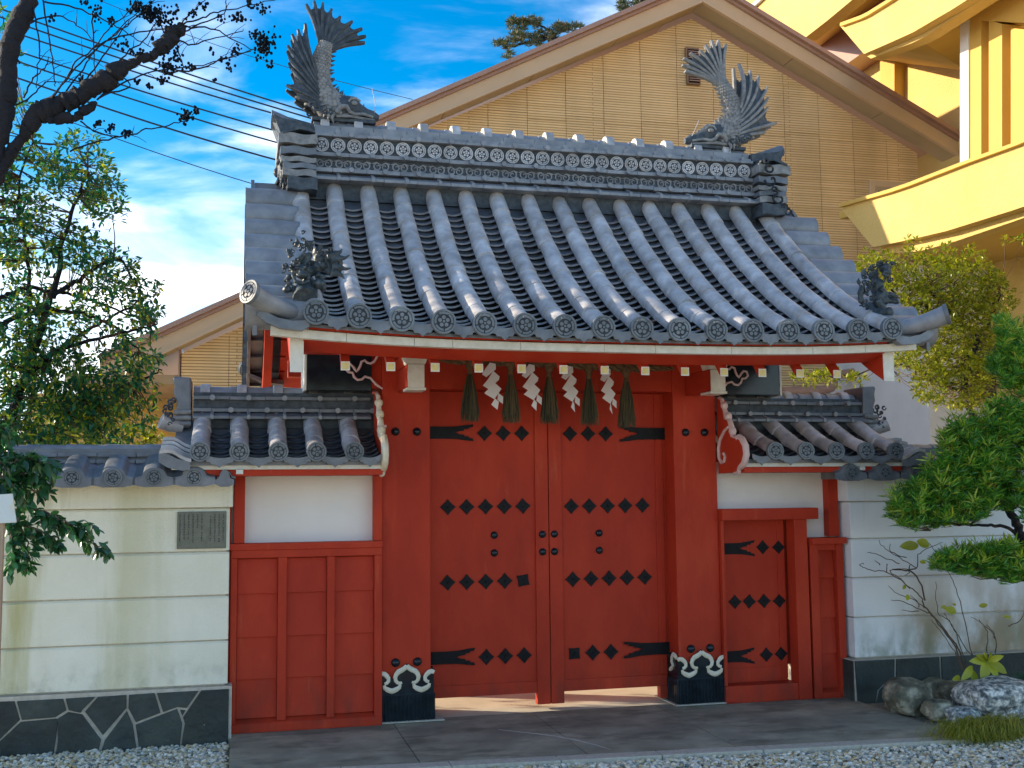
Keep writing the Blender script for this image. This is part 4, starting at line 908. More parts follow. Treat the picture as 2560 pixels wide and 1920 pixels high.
# ------------------------------------------------------------------ lions on the lower verge corners
def curls(mb, P, n, r, rng_, spread):
    for _ in range(n):
        c = Vector(P)+Vector((rng_.gauss(0, spread[0]), rng_.gauss(0, spread[1]), rng_.gauss(0, spread[2]))); a0 = rng_.uniform(0, 6)
        mb.tube([c+Vector((r*(1-.8*j/7)*math.cos(a0+j*.9), -.004*j, r*(1-.8*j/7)*math.sin(a0+j*.9))) for j in range(8)], [r*.38*(1-.06*j) for j in range(8)], 6, up=(0, 1, 0))
def blob(mb, L_, q):
    for x, z, y, r in L_:
        P = q(x, z, y); mb.ball(P, r, 12, 8)
def lion_left():
    o5 = lambda a, b, y=6.56: S(560+a/2.963, 400+b/2.963, y)
    T = thing('lion_statue', o5(600, 990), 'dark lion tile statue with flaming tail crouching on the lower left roof corner', 'statue', 'lion statues on the roof corners')
    b = MB(); P = o5
    for (x, z, y, r) in [(715, 745, 6.60, (.048, .055, .052)), (725, 790, 6.58, (.042, .05, .03)), (670, 800, 6.58, (.05, .045, .04)), (620, 820, 6.56, (.045, .045, .045)), (690, 690, 6.6, (.03, .03, .04))]: b.ball(P(x, z, y), r, 14, 10)
    fuse(b.build('body', M['lion'], T, smooth=True))
    h = MB()
    for (x, z, y, r) in [(565, 820, 6.53, (.045, .04, .042)), (575, 855, 6.50, (.032, .035, .022)), (545, 800, 6.50, (.015, .02, .012)), (600, 800, 6.50, (.015, .02, .012)), (570, 830, 6.485, (.014, .015, .012)), (515, 835, 6.53, (.015, .02, .022)), (620, 850, 6.53, (.015, .02, .022))]: h.ball(P(x, z, y), r, 12, 8)
    h.tube([P(510, 850, 6.50), P(530, 900, 6.49), P(580, 915, 6.485), P(635, 890, 6.50)], [.010, .012, .012, .010], 7)
    fuse(h.build('head', M['lion'], T, smooth=True), .0032, .006)
    m = MB(); rg = random.Random(5)
    for c, n, sp_ in (((560, 780), 9, (.035, .02, .012)), ((500, 800), 6, (.018, .02, .03)), ((560, 640), 9, (.03, .02, .03)), ((610, 620), 6, (.02, .02, .02)), ((640, 780), 5, (.02, .02, .02)), ((500, 870), 5, (.015, .02, .025)), ((470, 790), 4, (.012, .012, .012)), ((720, 650), 4, (.02, .01, .012))):
        curls(m, P(*c, 6.53), n, .016, rg, sp_)
    m.build('mane', M['lion'], T, smooth=True)['kind'] = 'stuff'
    fl = MB()
    def flame(pts, r0):
        fl.tube([P(*p, 6.53) for p in pts], [1.25*r0*(1-.9*k/(len(pts)-1)) for k in range(len(pts))], 7, flat=.7, up=(0, 1, 0))
    for pts, r in [([(780, 720), (830, 690), (865, 680), (875, 655)], .022), ([(800, 750), (850, 725), (900, 725), (935, 700)], .024), ([(800, 800), (860, 790), (900, 810), (945, 800)], .024), ([(790, 830), (840, 840), (875, 855), (895, 885)], .024), ([(760, 700), (790, 670), (800, 650)], .02), ([(500, 720), (480, 690), (490, 650)], .018), ([(540, 640), (545, 600), (535, 570)], .018), ([(600, 620), (640, 610), (680, 590)], .018), ([(620, 660), (650, 640), (672, 615)], .016), ([(490, 690), (470, 670), (462, 650)], .014), ([(490, 860), (460, 890), (435, 900)], .018), ([(490, 900), (470, 930), (445, 960)], .016), ([(520, 930), (515, 960), (500, 985)], .014), ([(500, 600), (492, 580)], .012)]: flame(pts, r)
    fuse(fl.build('flame_tail', M['lion'], T, smooth=True), .0035, .004)['kind'] = 'stuff'
    fl2 = MB(); Q = [P(a_, b_, 6.55) for a_, b_ in [(745, 700), (800, 690), (835, 715), (870, 745), (885, 790), (870, 825), (830, 850), (780, 850), (740, 820)]]; fl2.slab(Q, (0, .03, 0)); fl2.build('tail_plate', M['lion'], T, bevel=.006)
    tl = MB()
    for c, r in (((800, 715), .028), ((835, 760), .034), ((830, 815), .024)):
        q = P(*c, 6.535); tl.tube([q+Vector((r*(1-.85*j/11)*math.cos(2+j*.75), -.002*j-.005, r*(1-.85*j/11)*math.sin(2+j*.75))) for j in range(12)], [.008-.0003*j for j in range(12)], 6, up=(0, 1, 0))
        tl.ball(q+Vector((0, .012, 0)), (r*1.15, .015, r*1.15), 12, 6)
    tl.build('tail_spirals', M['lion'], T, smooth=True)
    lg = MB()
    for pts, rr in [([(600, 690), (560, 740), (520, 790)], [.02, .02, .018]), ([(640, 690), (610, 760), (590, 780)], [.02, .016, .014]), ([(680, 850), (740, 870), (700, 900)], [.024, .02, .018]), ([(620, 860), (600, 920), (560, 960)], [.026, .022, .02])]: lg.tube([P(*p, 6.54) for p in pts], rr, 8)
    lg.ball(P(700, 920, 6.53), (.045, .05, .03), 12, 8); lg.ball(P(470, 960, 6.54), (.03, .04, .022), 10, 6); lg.ball(P(735, 945, 6.55), (.02, .05, .03), 10, 6)
    fuse(lg.build('legs', M['lion'], T, smooth=True))
    sd = MB(); 
    # saddle base draped over the roof roll
    for k in range(5): pass
    sd.tube([P(600, 1010, 6.50)+Vector((.0, -.02, -.02)), P(600, 960, 6.60), P(600, 925, 6.70)], [.070, .074, .066], 14); sd.build('saddle_tile', M['lion'], T, smooth=True)
    return T
lion_left()
def lion_right():
    P = lambda a, b, y=6.62: S(1860+a/2.963, 500+b/2.963, y)
    T = thing('lion_statue', P(1000, 860), 'dark lion tile statue sitting upright on the lower right roof corner', 'statue', 'lion statues on the roof corners')
    b = MB()
    for (x, z, y, r) in [(985, 640, 6.64, (.045, .05, .07)), (1000, 720, 6.62, (.05, .055, .05)), (960, 560, 6.66, (.035, .04, .04)), (1035, 740, 6.60, (.035, .04, .04))]: b.ball(P(x, z, y), r, 14, 10)
    fuse(b.build('body', M['lion'], T, smooth=True))
    h = MB()
    for (x, z, y, r) in [(1045, 505, 6.60, (.040, .042, .036)), (1060, 535, 6.57, (.032, .03, .020)), (1065, 505, 6.565, (.012, .012, .010)), (1035, 498, 6.56, (.010, .012, .008)), (1085, 498, 6.57, (.010, .012, .008)), (1000, 480, 6.6, (.012, .012, .016)), (1095, 470, 6.6, (.012, .012, .016))]: h.ball(P(x, z, y), r, 12, 8)
    h.tube([P(1020, 545, 6.57), P(1055, 562, 6.56), P(1095, 545, 6.57)], [.008, .010, .008], 6); fuse(h.build('head', M['lion'], T, smooth=True), .0032, .006)
    m = MB(); rg = random.Random(9)
    for c, n, sp_ in (((1040, 480), 9, (.03, .015, .010)), ((1050, 590), 8, (.022, .015, .02)), ((930, 560), 9, (.022, .02, .03)), ((900, 620), 9, (.02, .02, .035)), ((900, 700), 8, (.02, .02, .03)), ((890, 760), 5, (.02, .02, .02)), ((970, 500), 4, (.015, .01, .015)), ((960, 700), 4, (.02, .02, .03)), ((1040, 720), 5, (.02, .01, .02))):
        curls(m, P(*c, 6.60), n, .016, rg, sp_)
    m.build('mane', M['lion'], T, smooth=True)['kind'] = 'stuff'
    lg = MB()
    for pts, rr in [([(1010, 650), (1050, 700), (1110, 705)], [.026, .022, .020]), ([(1010, 700), (1060, 745), (1120, 750)], [.026, .02, .018]), ([(980, 740), (1020, 790), (1060, 840)], [.032, .028, .02]), ([(880, 640), (860, 690), (870, 760)], [.02, .02, .02]), ([(890, 560), (880, 530), (895, 505)], [.02, .014, .004]), ([(860, 620), (845, 600), (850, 575)], [.016, .012, .003]), ([(930, 520), (940, 495), (935, 480)], [.016, .012, .003])]: lg.tube([P(*p, 6.59) for p in pts], rr, 8)
    lg.ball(P(1125, 715, 6.58), (.018, .02, .016), 10, 6); lg.ball(P(1130, 755, 6.58), (.018, .02, .016), 10, 6); fuse(lg.build('legs', M['lion'], T, smooth=True))
    sd = MB(); sd.tube([P(870, 790, 6.80), P(950, 815, 6.68), P(1040, 860, 6.56)+Vector((0, 0, -.015))], [.05, .062, .066], 14, flat=.9); sd.ball(P(1075, 830, 6.55), (.03, .03, .035), 10, 6); sd.build('saddle_tile', M['lion'], T, smooth=True)
lion_right()

# ------------------------------------------------------------------ shimenawa rope, tassels, paper streamers
RP = thing('straw_rope', (CX, 7.76, 2.5), 'twisted brown straw rope with five tassels strung under the gate eave', 'rope')
def rope_z(x): return interp(x, [1.30, 1.6, 1.9, 2.2, 2.5, 2.8, 3.2], [2.535, 2.528, 2.522, 2.518, 2.505, 2.492, 2.492])
rm = MB(); n = 120
for ph in (0, 2*math.pi/3, 4*math.pi/3):
    pts = []; rr = []
    for k in range(n+1):
        x = lerp(1.36, 3.17, k/n); th = .034*interp(x, [1.36, 1.5, 2.9, 3.17], [.45, 1, .9, .35]); a = k*.42+ph
        pts.append((x, 7.76+.62*th*math.cos(a), rope_z(x)+.62*th*math.sin(a))); rr.append(th*.58)
    rm.tube(pts, rr, 6)
rm.build('rope', M['rope'], RP, smooth=True)
for tx in (1.612, 1.912, 2.199, 2.499, 2.788):
    zt = rope_z(tx)-.018; tv_ = []; 
    k = MB(); k.tube([(tx, 7.755, zt+.04), (tx, 7.75, zt), (tx, 7.75, zt-.03), (tx, 7.75, zt-.055), (tx, 7.75, zt-.085)], [.022, .036, .030, .017, .024], 10); kn = k.build('tassel', M['rope'], RP, smooth=True)
    st = MB(); rg = random.Random(int(tx*100))
    for j in range(420):
        a = rg.uniform(0, 6.283); r = math.sqrt(rg.random())*.068; L_ = rg.uniform(.30, .375); c, s_ = math.cos(a)*r, math.sin(a)*r
        w_ = .0016; p0 = Vector((tx+c*.15, 7.75+s_*.15, zt-.055)); p1 = Vector((tx+c*.72, 7.75+s_*.6, zt-.055-L_*.5)); p2 = Vector((tx+c+rg.gauss(0, .005), 7.75+s_*.8, zt-.055-L_))
        st.add([p0-Vector((w_, 0, 0)), p0+Vector((w_, 0, 0)), p1+Vector((w_, 0, 0)), p1-Vector((w_, 0, 0)), p2+Vector((w_*.7, 0, 0)), p2-Vector((w_*.7, 0, 0))], [(0, 1, 2, 3), (3, 2, 4, 5)])
    core = MB().tube([(tx, 7.75, zt-.06), (tx, 7.75, zt-.20), (tx, 7.75, zt-.36)], [.012, .026, .030], 12); core.build('straw_core', M['straw'], kn, smooth=True)
    o = st.build('straw_strands', M['straw'], kn, recalc=False); o['kind'] = 'stuff'
# four folded streamers
names = ['leftmost of the four folded white paper streamers on the rope, left of the second tassel', 'folded white paper streamer hanging between the second and third tassels', 'folded white paper streamer hanging between the third and fourth tassels', 'rightmost and narrowest folded white paper streamer, beside the last tassel']
base = [(1410, 325), (1450, 340), (1335, 430), (1380, 455)]
for k, (tx, w) in enumerate(((1.762, 1.0), (2.050, .98), (2.340, .93), (2.628, .86))):
    zt = rope_z(tx)-.02; T = thing('paper_streamer', (tx, 7.70, zt), names[k], 'paper streamer', 'paper streamers on the rope')
    tw = [.12, .05, -.06, -.12][k]
    def seg_(pts, yo, nm='paper_fold'):
        Q = [Vector((tx+a*w, 7.70+yo+b_, zt+c)) for a, b_, c in pts]
        nrm = (Q[1]-Q[0]).cross(Q[-1]-Q[0]).normalized()*.0012
        MB().slab(Q, nrm).build(nm, M['paper'], T)
    seg_([(-.015, 0, 0), (.030, .01, -.006), (.032, .01, -.045), (-.042, -.02+tw*.1, -.105), (-.078, -.03, -.088), (-.05, -.01, -.045)], 0)
    seg_([(.010, 0, -.060), (.058, .012, -.098), (.052, .012, -.122), (-.030, -.02, -.192), (-.074, -.03, -.168), (-.035, -.01, -.125)], -.004)
    seg_([(.020, 0, -.145), (.070, .012, -.186), (.012, -.01, -.262), (-.066, -.03, -.222)], -.008)
    seg_([(.050, .012, -.215), (.086, .02, -.240), (.084, .02, -.292), (.040, .005, -.262)], .004)
    seg_([(.022, 0, -.255), (.050-.02*k*.4, .005, -.278), (.040, .01, -.335), (-.008+.006*k, -.005, -.300)], -.002)

# ------------------------------------------------------------------ wing walls beside the gate, each with its small roof
def wing(s):
    X = (lambda x: x) if s < 0 else (lambda x: 2*CX-x+.012)
    def bx(a, b): return tuple(sorted((X(a), X(b))))
    T = thing('wing_wall', (X(.48), 7.95, 0), 'red framed wing wall with three plank panels and tiled top, left of the gate' if s < 0 else 'red framed wing wall with a low plank door, right of the gate', 'wall')
    yf = 7.89
    if s < 0: MB().box(*bx(-.02, 1.0), 7.97, 8.10, 0, 1.80).build('plaster_panel', M['plaster'], T)
    else:
        MB().box(3.562, 4.58, 7.97, 8.10, 1.357, 1.80).build('plaster_panel', M['plaster'], T); MB().box(4.21, 4.58, 7.981, 8.10, 0, 1.356).build('plaster_panel', M['plaster'], T)
    return T, X, bx
# ---- left
T, X, bx = wing(-1)
MB().box(-.005, .067, 7.87, 7.969, 1.258, 1.80).build('post', M['red'], T, bevel=.003); MB().box(.946, 1.004, 7.87, 7.969, 1.258, 1.80).build('post', M['red'], T, bevel=.003)
MB().box(-.03, 1.004, 7.85, 7.969, 1.212, 1.257).build('top_rail', M['red'], T, bevel=.003)
MB().box(-.034, -.0205, 7.90, 8.1, 0, 1.7).build('back_board', M['red'], T)
fr = MB().box(-.02, 1.004, 7.93, 7.969, 0, 1.2).build('back_board', M['red'], T)
for a_, b_ in ((-.02, .022), (.292, .352), (.624, .676), (.950, 1.003)): MB().box(a_, b_, 7.866, 7.929, .07 if a_ > 0 and b_ < 1 else .0, 1.158).build('stile', M['red'], T, bevel=.003)
MB().box(-.02, 1.003, 7.860, 7.929, 1.159, 1.2115).build('rail', M['red'], T, bevel=.003)
MB().prism([(7.856, 0), (7.856, .060), (7.925, .092), (7.925, 0)], .0225, .9495, 'x').build('sill', M['red'], T, bevel=.003)
MB().box(-.019, 1.002, 7.853, 7.8655, 0.002, .058).build('sill', M['red'], T, bevel=.002)
zs = [.088, .345, .624, .915, 1.150]
for (a_, b_) in ((.023, .291), (.353, .623), (.677, .949)):
    for z0, z1 in zip(zs[:-1], zs[1:]):
        MB().prism([(7.893, z0+.002), (7.929, z0+.002), (7.929, z1), (7.914, z1)], a_+.0005, b_-.0005, 'x').build('plank', M['red'], T, bevel=.0015)
# ---- right
T2, X2, bx2 = wing(1)
MB().box(3.563, 4.362, 7.835, 7.969, 1.356, 1.442).build('door_lintel', M['red'], T2, bevel=.003)
MB().box(4.16, 4.268, 7.85, 7.98, 0.002, 1.355).build('door_post', M['red'], T2, bevel=.003)
MB().box(3.563, 3.588, 7.87, 7.98, .13, 1.355).build('door_post', M['red'], T2, bevel=.002)
MB().box(3.563, 4.159, 7.86, 8.08, 0.002, .128).build('door_sill', M['red'], T2, bevel=.003)
MB().box(4.478, 4.56, 7.88, 7.969, 1.22, 1.80).build('post', M['red'], T2, bevel=.003)
MB().box(4.285, 4.575, 7.80, 7.969, 1.165, 1.212).build('top_rail', M['red'], T2, bevel=.003)
MB().box(4.269, 4.57, 7.93, 7.9695, 0, 1.164).build('back_board', M['red'], T2)
MB().box(4.285, 4.352, 7.845, 7.929, 0.002, 1.164).build('stile', M['red'], T2, bevel=.003); MB().box(4.508, 4.565, 7.845, 7.929, 0.002, 1.164).build('stile', M['red'], T2, bevel=.003)
MB().box(4.353, 4.507, 7.85, 7.929, 1.115, 1.164).build('rail', M['red'], T2, bevel=.002)
MB().prism([(7.846, .002), (7.846, .045), (7.925, .085), (7.925, .002)], 4.353, 4.507, 'x').build('sill', M['red'], T2, bevel=.002)
zs = [.07, .33, .598, .90, 1.112]
for z0, z1 in zip(zs[:-1], zs[1:]): MB().prism([(7.885, z0+.002), (7.929, z0+.002), (7.929, z1), (7.908, z1)], 4.3535, 4.5065, 'x').build('plank', M['red'], T2, bevel=.0015)
MB().box(4.130, 4.2085, 8.045, 8.12, .24, 1.356).build('door_stop', M['red'], T2)
sd = MB().box(3.5885, 4.145, 8.0, 8.04, .1285, 1.35).build('side_door', M['red'], T2)
MB().box(4.085, 4.1445, 7.992, 8.041, .145, 1.349).build('door_stile', M['red'], sd, bevel=.002)
MB().box(3.5895, 4.0845, 7.992, 8.041, .145, .235).build('door_rail', M['red'], sd, bevel=.002)
def pp(xd, yd, y): p = D(xd, yd, y); return p.x, p.z
for row in ([(1647, 1182), (1681, 1182)], [(1587, 1300), (1618, 1299), (1650, 1298), (1683, 1298)], [(1655, 1414), (1687, 1412)]):
    for a_ in row: x_, z_ = pp(*a_, 8.0); put(DIA, 'diamond_plate', sd, (x_, 7.9995, z_), (0, random.gauss(0, .03), 0), (.92, 1, .92))
for yy_ in (1184, 1416):
    xt, zt = pp(1630, yy_, 8.0); MB().prism(hinge_poly(3.589, xt, zt, .044, .062, 1), 7.9955, 7.9995).build('hinge_strap', M['iron'], sd)
# ---- small roofs
WY = [7.45, 7.6, 7.75, 7.95, 8.15]; WZ = [1.865, 1.905, 1.965, 2.065, 2.18]
def wz(y): yy = y if y < 8.15 else 16.3-y; return interp(yy, WY, WZ)
def wing_roof(T, s):
    X = (lambda x: x) if s < 0 else (lambda x: 2*CX-x+.012)
    def bx(a, b): return tuple(sorted((X(a), X(b))))
    P = [(y, wz(y)-.07) for y in (7.5, 7.6, 7.75, 7.95, 8.15, 8.35, 8.55, 8.8)]
    R_ = MB().prism(P+[(y, z-.03) for y, z in reversed(P)], *bx(-.40, .965), 'x').build('small_roof', M['tiled'], T)
    MB().box(*bx(-.40, .965), 7.52, 7.56, 1.752, 1.783).build('eave_fascia', M['white'], R_, bevel=.002)
    MB().box(*bx(-.33, .965), 7.545, 7.90, 1.712, 1.751).build('eave_board', M['red'], R_)
    MB().box(*bx(.005, .05), 7.50, 7.543, 1.722, 1.7505).build('beam_end', M['white'], R_)
    MB().box(*bx(-.30, 1.0), 7.88, 8.2, 1.80, 1.95).build('wall_plate', M['red'], R_)
    rows = [-.222+.2465*i for i in range(5)]
    for x in rows:
        for y0, L_ in ((7.46, 1), (7.66, 1), (7.85, .8)):
            a = math.atan2(wz(y0+.2)-wz(y0), .2); put(TM, 'round_tile', R_, (X(x)+random.gauss(0, .002), y0, wz(y0)-.002), (a, random.gauss(0, .04), random.gauss(0, .01)), (.96, L_, .96))
        put(CAPW, 'end_cap', R_, (X(x), 7.44, 1.866), (0, random.gauss(0, .2), 0))
        # nail mark
        MB().ball((X(x), 7.60, wz(7.6)+.057), (.010, .010, .003), 6, 4).build('nail', M['iron'], R_)
    ws = [rows[0]-.2465]+rows+[rows[-1]+.2465]
    for i in range(len(rows)):
        x = X((rows[i]+(rows[i+1] if i < 4 else rows[4]+.2465))/2)
        for j in range(6):
            y = 7.465+.085*j; a = math.atan2(wz(y+.08)-wz(y), .08)-.26
            if i == 4: put(PMD, 'pan_tile', R_, (x-.02*(-s), y, wz(y)-.022), (a, 0, 0), (.8, 1, 1))
            else: put(PMD, 'pan_tile', R_, (x, y, wz(y)-.022), (a, random.gauss(0, .03), random.gauss(0, .01)))
        put(PEND, 'eave_tile', R_, (x-(.02*(-s) if i == 4 else 0), 7.45, 1.845), (0, random.gauss(0, .02), 0), (.8 if i == 4 else 1, 1, .9))
    # wavy side tiles at the outer end
    for j in range(5):
        y = 7.44+.075*j; z = wz(y); Q = []
        for k in range(9):
            u = k/8; x = lerp(-.275, -.47, u); zz = z-.045+.055*(1/(1+math.exp(-10*(u-.45))))+.012*math.sin(u*3.1); Q.append((X(x), zz))
        Q += [(a_, b_-.022) for a_, b_ in reversed(Q)]
        MB().prism(Q, y, y+.12).build('side_tile', M['tile'], R_, smooth=True, ang=50)
    Q = [(X(-.28), 1.80), (X(-.36), 1.82), (X(-.44), 1.86), (X(-.475), 1.865), (X(-.475), 1.80), (X(-.42), 1.765), (X(-.33), 1.745), (X(-.28), 1.75)]
    MB().prism(Q, 7.445, 7.46).build('side_tile', M['tiled'], R_)
    # ridge
    G = MB().box(*bx(-.29, .965), 8.03, 8.27, 2.05, 2.30).build('small_ridge', M['orn'], R_)   # third level: pieces below are joined per kind
    def courses(name, prof, ph, mat=M['tiled']):  # darker tile: shade on the left wing put into the course colour
        x = -.29-ph
        while x < .96:
            a, b = max(x, -.29), min(x+.245, .962)
            if b-a > .03:
                dz = random.gauss(0, .001); MB().prism([(p[0], p[1]+dz) for p in prof], *bx(a+.0015, b-.0015), 'x').build(name, mat, R_, bevel=.002)
            x += .245
    c0 = 8.15
    courses('course_tile', [(7.925, 2.110), (8.375, 2.110), (8.375, 2.13), (8.30, 2.158), (8.0, 2.158), (7.925, 2.13)], 0)
    courses('course_tile', [(7.985, 2.162), (8.315, 2.162), (8.315, 2.186), (7.985, 2.186)], .12)
    courses('course_tile', [(7.995, 2.248), (8.305, 2.248), (8.305, 2.272), (7.995, 2.272)], 0)
    x = -.29
    while x < .93:
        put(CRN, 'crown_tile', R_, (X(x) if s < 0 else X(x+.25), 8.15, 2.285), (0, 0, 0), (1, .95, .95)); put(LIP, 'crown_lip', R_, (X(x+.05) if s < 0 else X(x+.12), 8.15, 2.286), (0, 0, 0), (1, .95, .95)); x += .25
    x = -.16
    while x < .95:
        put(KNOB, 'knob', R_, (X(x), 7.99, 2.262)); 
        if x+.125 < .95: put(KNOB, 'knob', R_, (X(x+.125), 7.98, 2.176))
        MB().prism([(7.915, 2.106), (7.915, 2.136), (8.0, 2.168), (8.02, 2.168), (8.02, 2.106)], X(x)-.011, X(x)+.011, 'x').build('strap_tile', M['tileflat'], R_, bevel=.003); x += .245
    # end ornament of the small ridge
    q = MB(); vs = [(-.305, 2.40), (-.42, 2.405), (-.425, 2.385), (-.415, 2.34), (-.42, 2.29), (-.40, 2.235), (-.40, 2.15), (-.415, 2.05), (-.30, 2.05)]
    Eo = q.prism([(X(a), b) for a, b in vs], 8.0, 8.30).build('end_ornament', M['tiled'], R_, bevel=.012)
    for zz, xx in ((2.155, -.415), (2.115, -.42), (2.075, -.41)): MB().tube([(X(xx), 7.985, zz), (X(-.30), 7.985, zz+.004)], .017, 8).build('stacked_tile', M['orn2'], R_, smooth=True)
    cm = MB(); rg = random.Random(4)
    for k in range(9): curls(cm, (X(-.445+.02*math.sin(k)), 8.02, 2.06+.022*k), 2, .020, rg, (.01, .03, .01))
    cm.build('curl_relief', M['orn'], R_, smooth=True)['kind'] = 'stuff'
    hr = MB(); hr.tube([(X(-.36), 8.02, 2.06), (X(-.44), 8.0, 2.07), (X(-.50), 7.98, 2.095)], [.045, .05, .054], 12); hr.build('ridge_horn', M['tile'], R_, smooth=True)
wing_roof(T, -1); wing_roof(T2, 1)

# ------------------------------------------------------------------ boundary walls
def wall(s):
    left = s < 0
    x0, x1 = (-2.6, -.032) if left else (4.592, 8.6)
    T = thing('boundary_wall', (x1 if left else x0, 7.9, 0), 'cream boundary wall with bronze plaque and crazy paving base, left of the gate' if left else 'white boundary wall with brown stains behind the rocks, right of the gate', 'wall')
    m = M['stucco' if left else 'stucco2']; yf = 7.77
    z = [.34, .628, .922, 1.212, 1.502] if left else [.30, .605, .905, 1.20, 1.485]
    MB().box(x0+.02, x1-.02, yf+.02, 8.25, -.1, 1.6).build('wall_core', M['mortar'], T)
    zz = z+[1.212 if left else 1.175]
    for a_, b_ in zip(z[:-1], z[1:]):
        MB().prism([(yf, a_+.006), (yf-.0, b_-.016), (yf+.012, b_-.004), (8.27, b_-.004), (8.27, a_+.006)], x0, x1, 'x').build('wall_course', m, T, bevel=.004)
    zt = z[-1]
    MB().prism([(yf-.022, zt+.004), (yf-.022, 1.668), (8.29, 1.668), (8.29, zt+.004)], x0, x1+(.02 if left else 0)-(0), 'x').build('wall_course', m, T, bevel=.006) if left else MB().prism([(yf-.022, zt+.004), (yf-.022, 1.668), (8.29, 1.668), (8.29, zt+.004)], x0-.03, x1, 'x').build('wall_course', m, T, bevel=.006)
    bt = z[0]-.004
    MB().box(x0, x1+(.028 if left else 0), yf-.035, 8.28, -.15, bt).build('stone_base', M['mortar'], T) if left else MB().box(x0-.055, x1, yf-.072, 8.28, -.15, bt).build('stone_base', M['mortar'], T)
    return T
WLt = wall(-1); WRt = wall(1)
# crazy paving stones on the left base: polygons measured between the mortar lines
ybase = 7.77-.035
def B8(a, b): p = S(a/3.16, 1400+b/3.16, ybase); return (p.x, p.z)
stones = [
 [(-300, 1128), (115, 1115), (158, 1262), (-10, 1425), (-300, 1440)],
 [(135, 1115), (500, 1095), (525, 1185), (440, 1240), (175, 1262)],
 [(520, 1094), (755, 1080), (655, 1180), (640, 1205), (545, 1185)],
 [(775, 1080), (1000, 1065), (1000, 1168), (815, 1380), (672, 1195)],
 [(1020, 1064), (1222, 1050), (1268, 1205), (1075, 1280), (1015, 1170)],
 [(1240, 1050), (1570, 1032), (1475, 1168), (1400, 1160), (1290, 1200)],
 [(1590, 1030), (1808, 1018), (1802, 1470), (1430, 1480), (1460, 1290), (1447, 1240)],
 [(-10, 1440), (165, 1278), (445, 1252), (460, 1260), (440, 1430), (405, 1640), (0, 1660)],
 [(458, 1252), (540, 1200), (650, 1218), (800, 1420), (745, 1640), (425, 1640), (458, 1430)],
 [(830, 1420), (1003, 1190), (1050, 1300), (1100, 1640), (765, 1640)],
 [(1072, 1300), (1280, 1220), (1400, 1175), (1425, 1245), (1440, 1290), (1410, 1560), (1400, 1640), (1118, 1640)],
 [(1422, 1180), (1468, 1186), (1440, 1228)],
 [(-900, 1140), (-315, 1128), (-315, 1440), (-500, 1500), (-900, 1480)],
 [(-900, 1500), (-500, 1520), (-300, 1460), (-25, 1455), (-15, 1665), (-900, 1690)],
]
for i, st in enumerate(stones):
    P = [B8(*p) for p in st]; P = [(x, max(z, -.13)) for x, z in P]
    MB().prism(P, ybase-.010-random.uniform(0, .004), ybase+.004).build('stone', M['stone'], WLt, bevel=.003)
# right wall base slabs
xr = 4.592-.055; yb2 = 7.77-.072
def B6(a, b): p = S(1860+a/2.963, 1360+b/2.963, yb2); return (p.x, p.z)
for st in ([(782, 835), (1110, 828), (1108, 1015), (1035, 1030), (985, 1080), (965, 1190), (880, 1190), (840, 1190)], [(1125, 828), (1440, 815), (1450, 1010), (1125, 1015)], [(1455, 815), (1850, 800), (1850, 1000), (1465, 1010)], [(1862, 800), (2500, 780), (2500, 1200), (1862, 1200)], [(975, 1190), (1000, 1085), (1040, 1042), (1400, 1025), (1400, 1220)], [(1415, 1025), (1850, 1015), (1850, 1250), (1415, 1225)]):
    P = [B6(*p) for p in st]; P = [(max(x, xr+.002), min(max(z, -.13), .294)) for x, z in P]
    MB().prism(P, yb2-.012, yb2+.004).build('stone', M['stone'], WRt, bevel=.003)
MB().box(xr-.010, xr-.0005, yb2+.006, 7.95, -.1, .292).build('stone', M['stone'], WRt, bevel=.002)
# tiled tops of the two walls
SM_ = MB(); vs = []; n = 24
def wave(u):    # one S tile across, u 0..1
    x = abs(u-.5)*.262
    return (.056*math.sqrt(max(0, 1-(x/.075)**2))-.004 if x < .074 else -.012*math.sin((x-.074)/.057*math.pi/2))
for y, dzz in ((0, 0), (.26, .095)):
    for k in range(n+1): u = k/n; vs.append(((u-.5)*.262, y, wave(u)+dzz))
for k in range(n+1): u = k/n; vs.append(((u-.5)*.262, 0, wave(u)-.018))
SM_.add(vs, [(k, k+1, n+2+k, n+1+k) for k in range(n)]+[(2*n+2+k, 2*n+3+k, k+1, k) for k in range(n)])
SMM = SM_.mesh('wave_tile', M['tiled'], smooth=True, recalc=False, ang=50)
lowp = MB(); lo = [((k/n-.5)*.262, wave(k/n)-.016) for k in range(n+1)]
lowp.prism(lo+[(.131, -.06), (.06, -.075), (-.06, -.075), (-.131, -.06)], 0, .012); LOWP = lowp.mesh('edge_tile', M['tiled'])
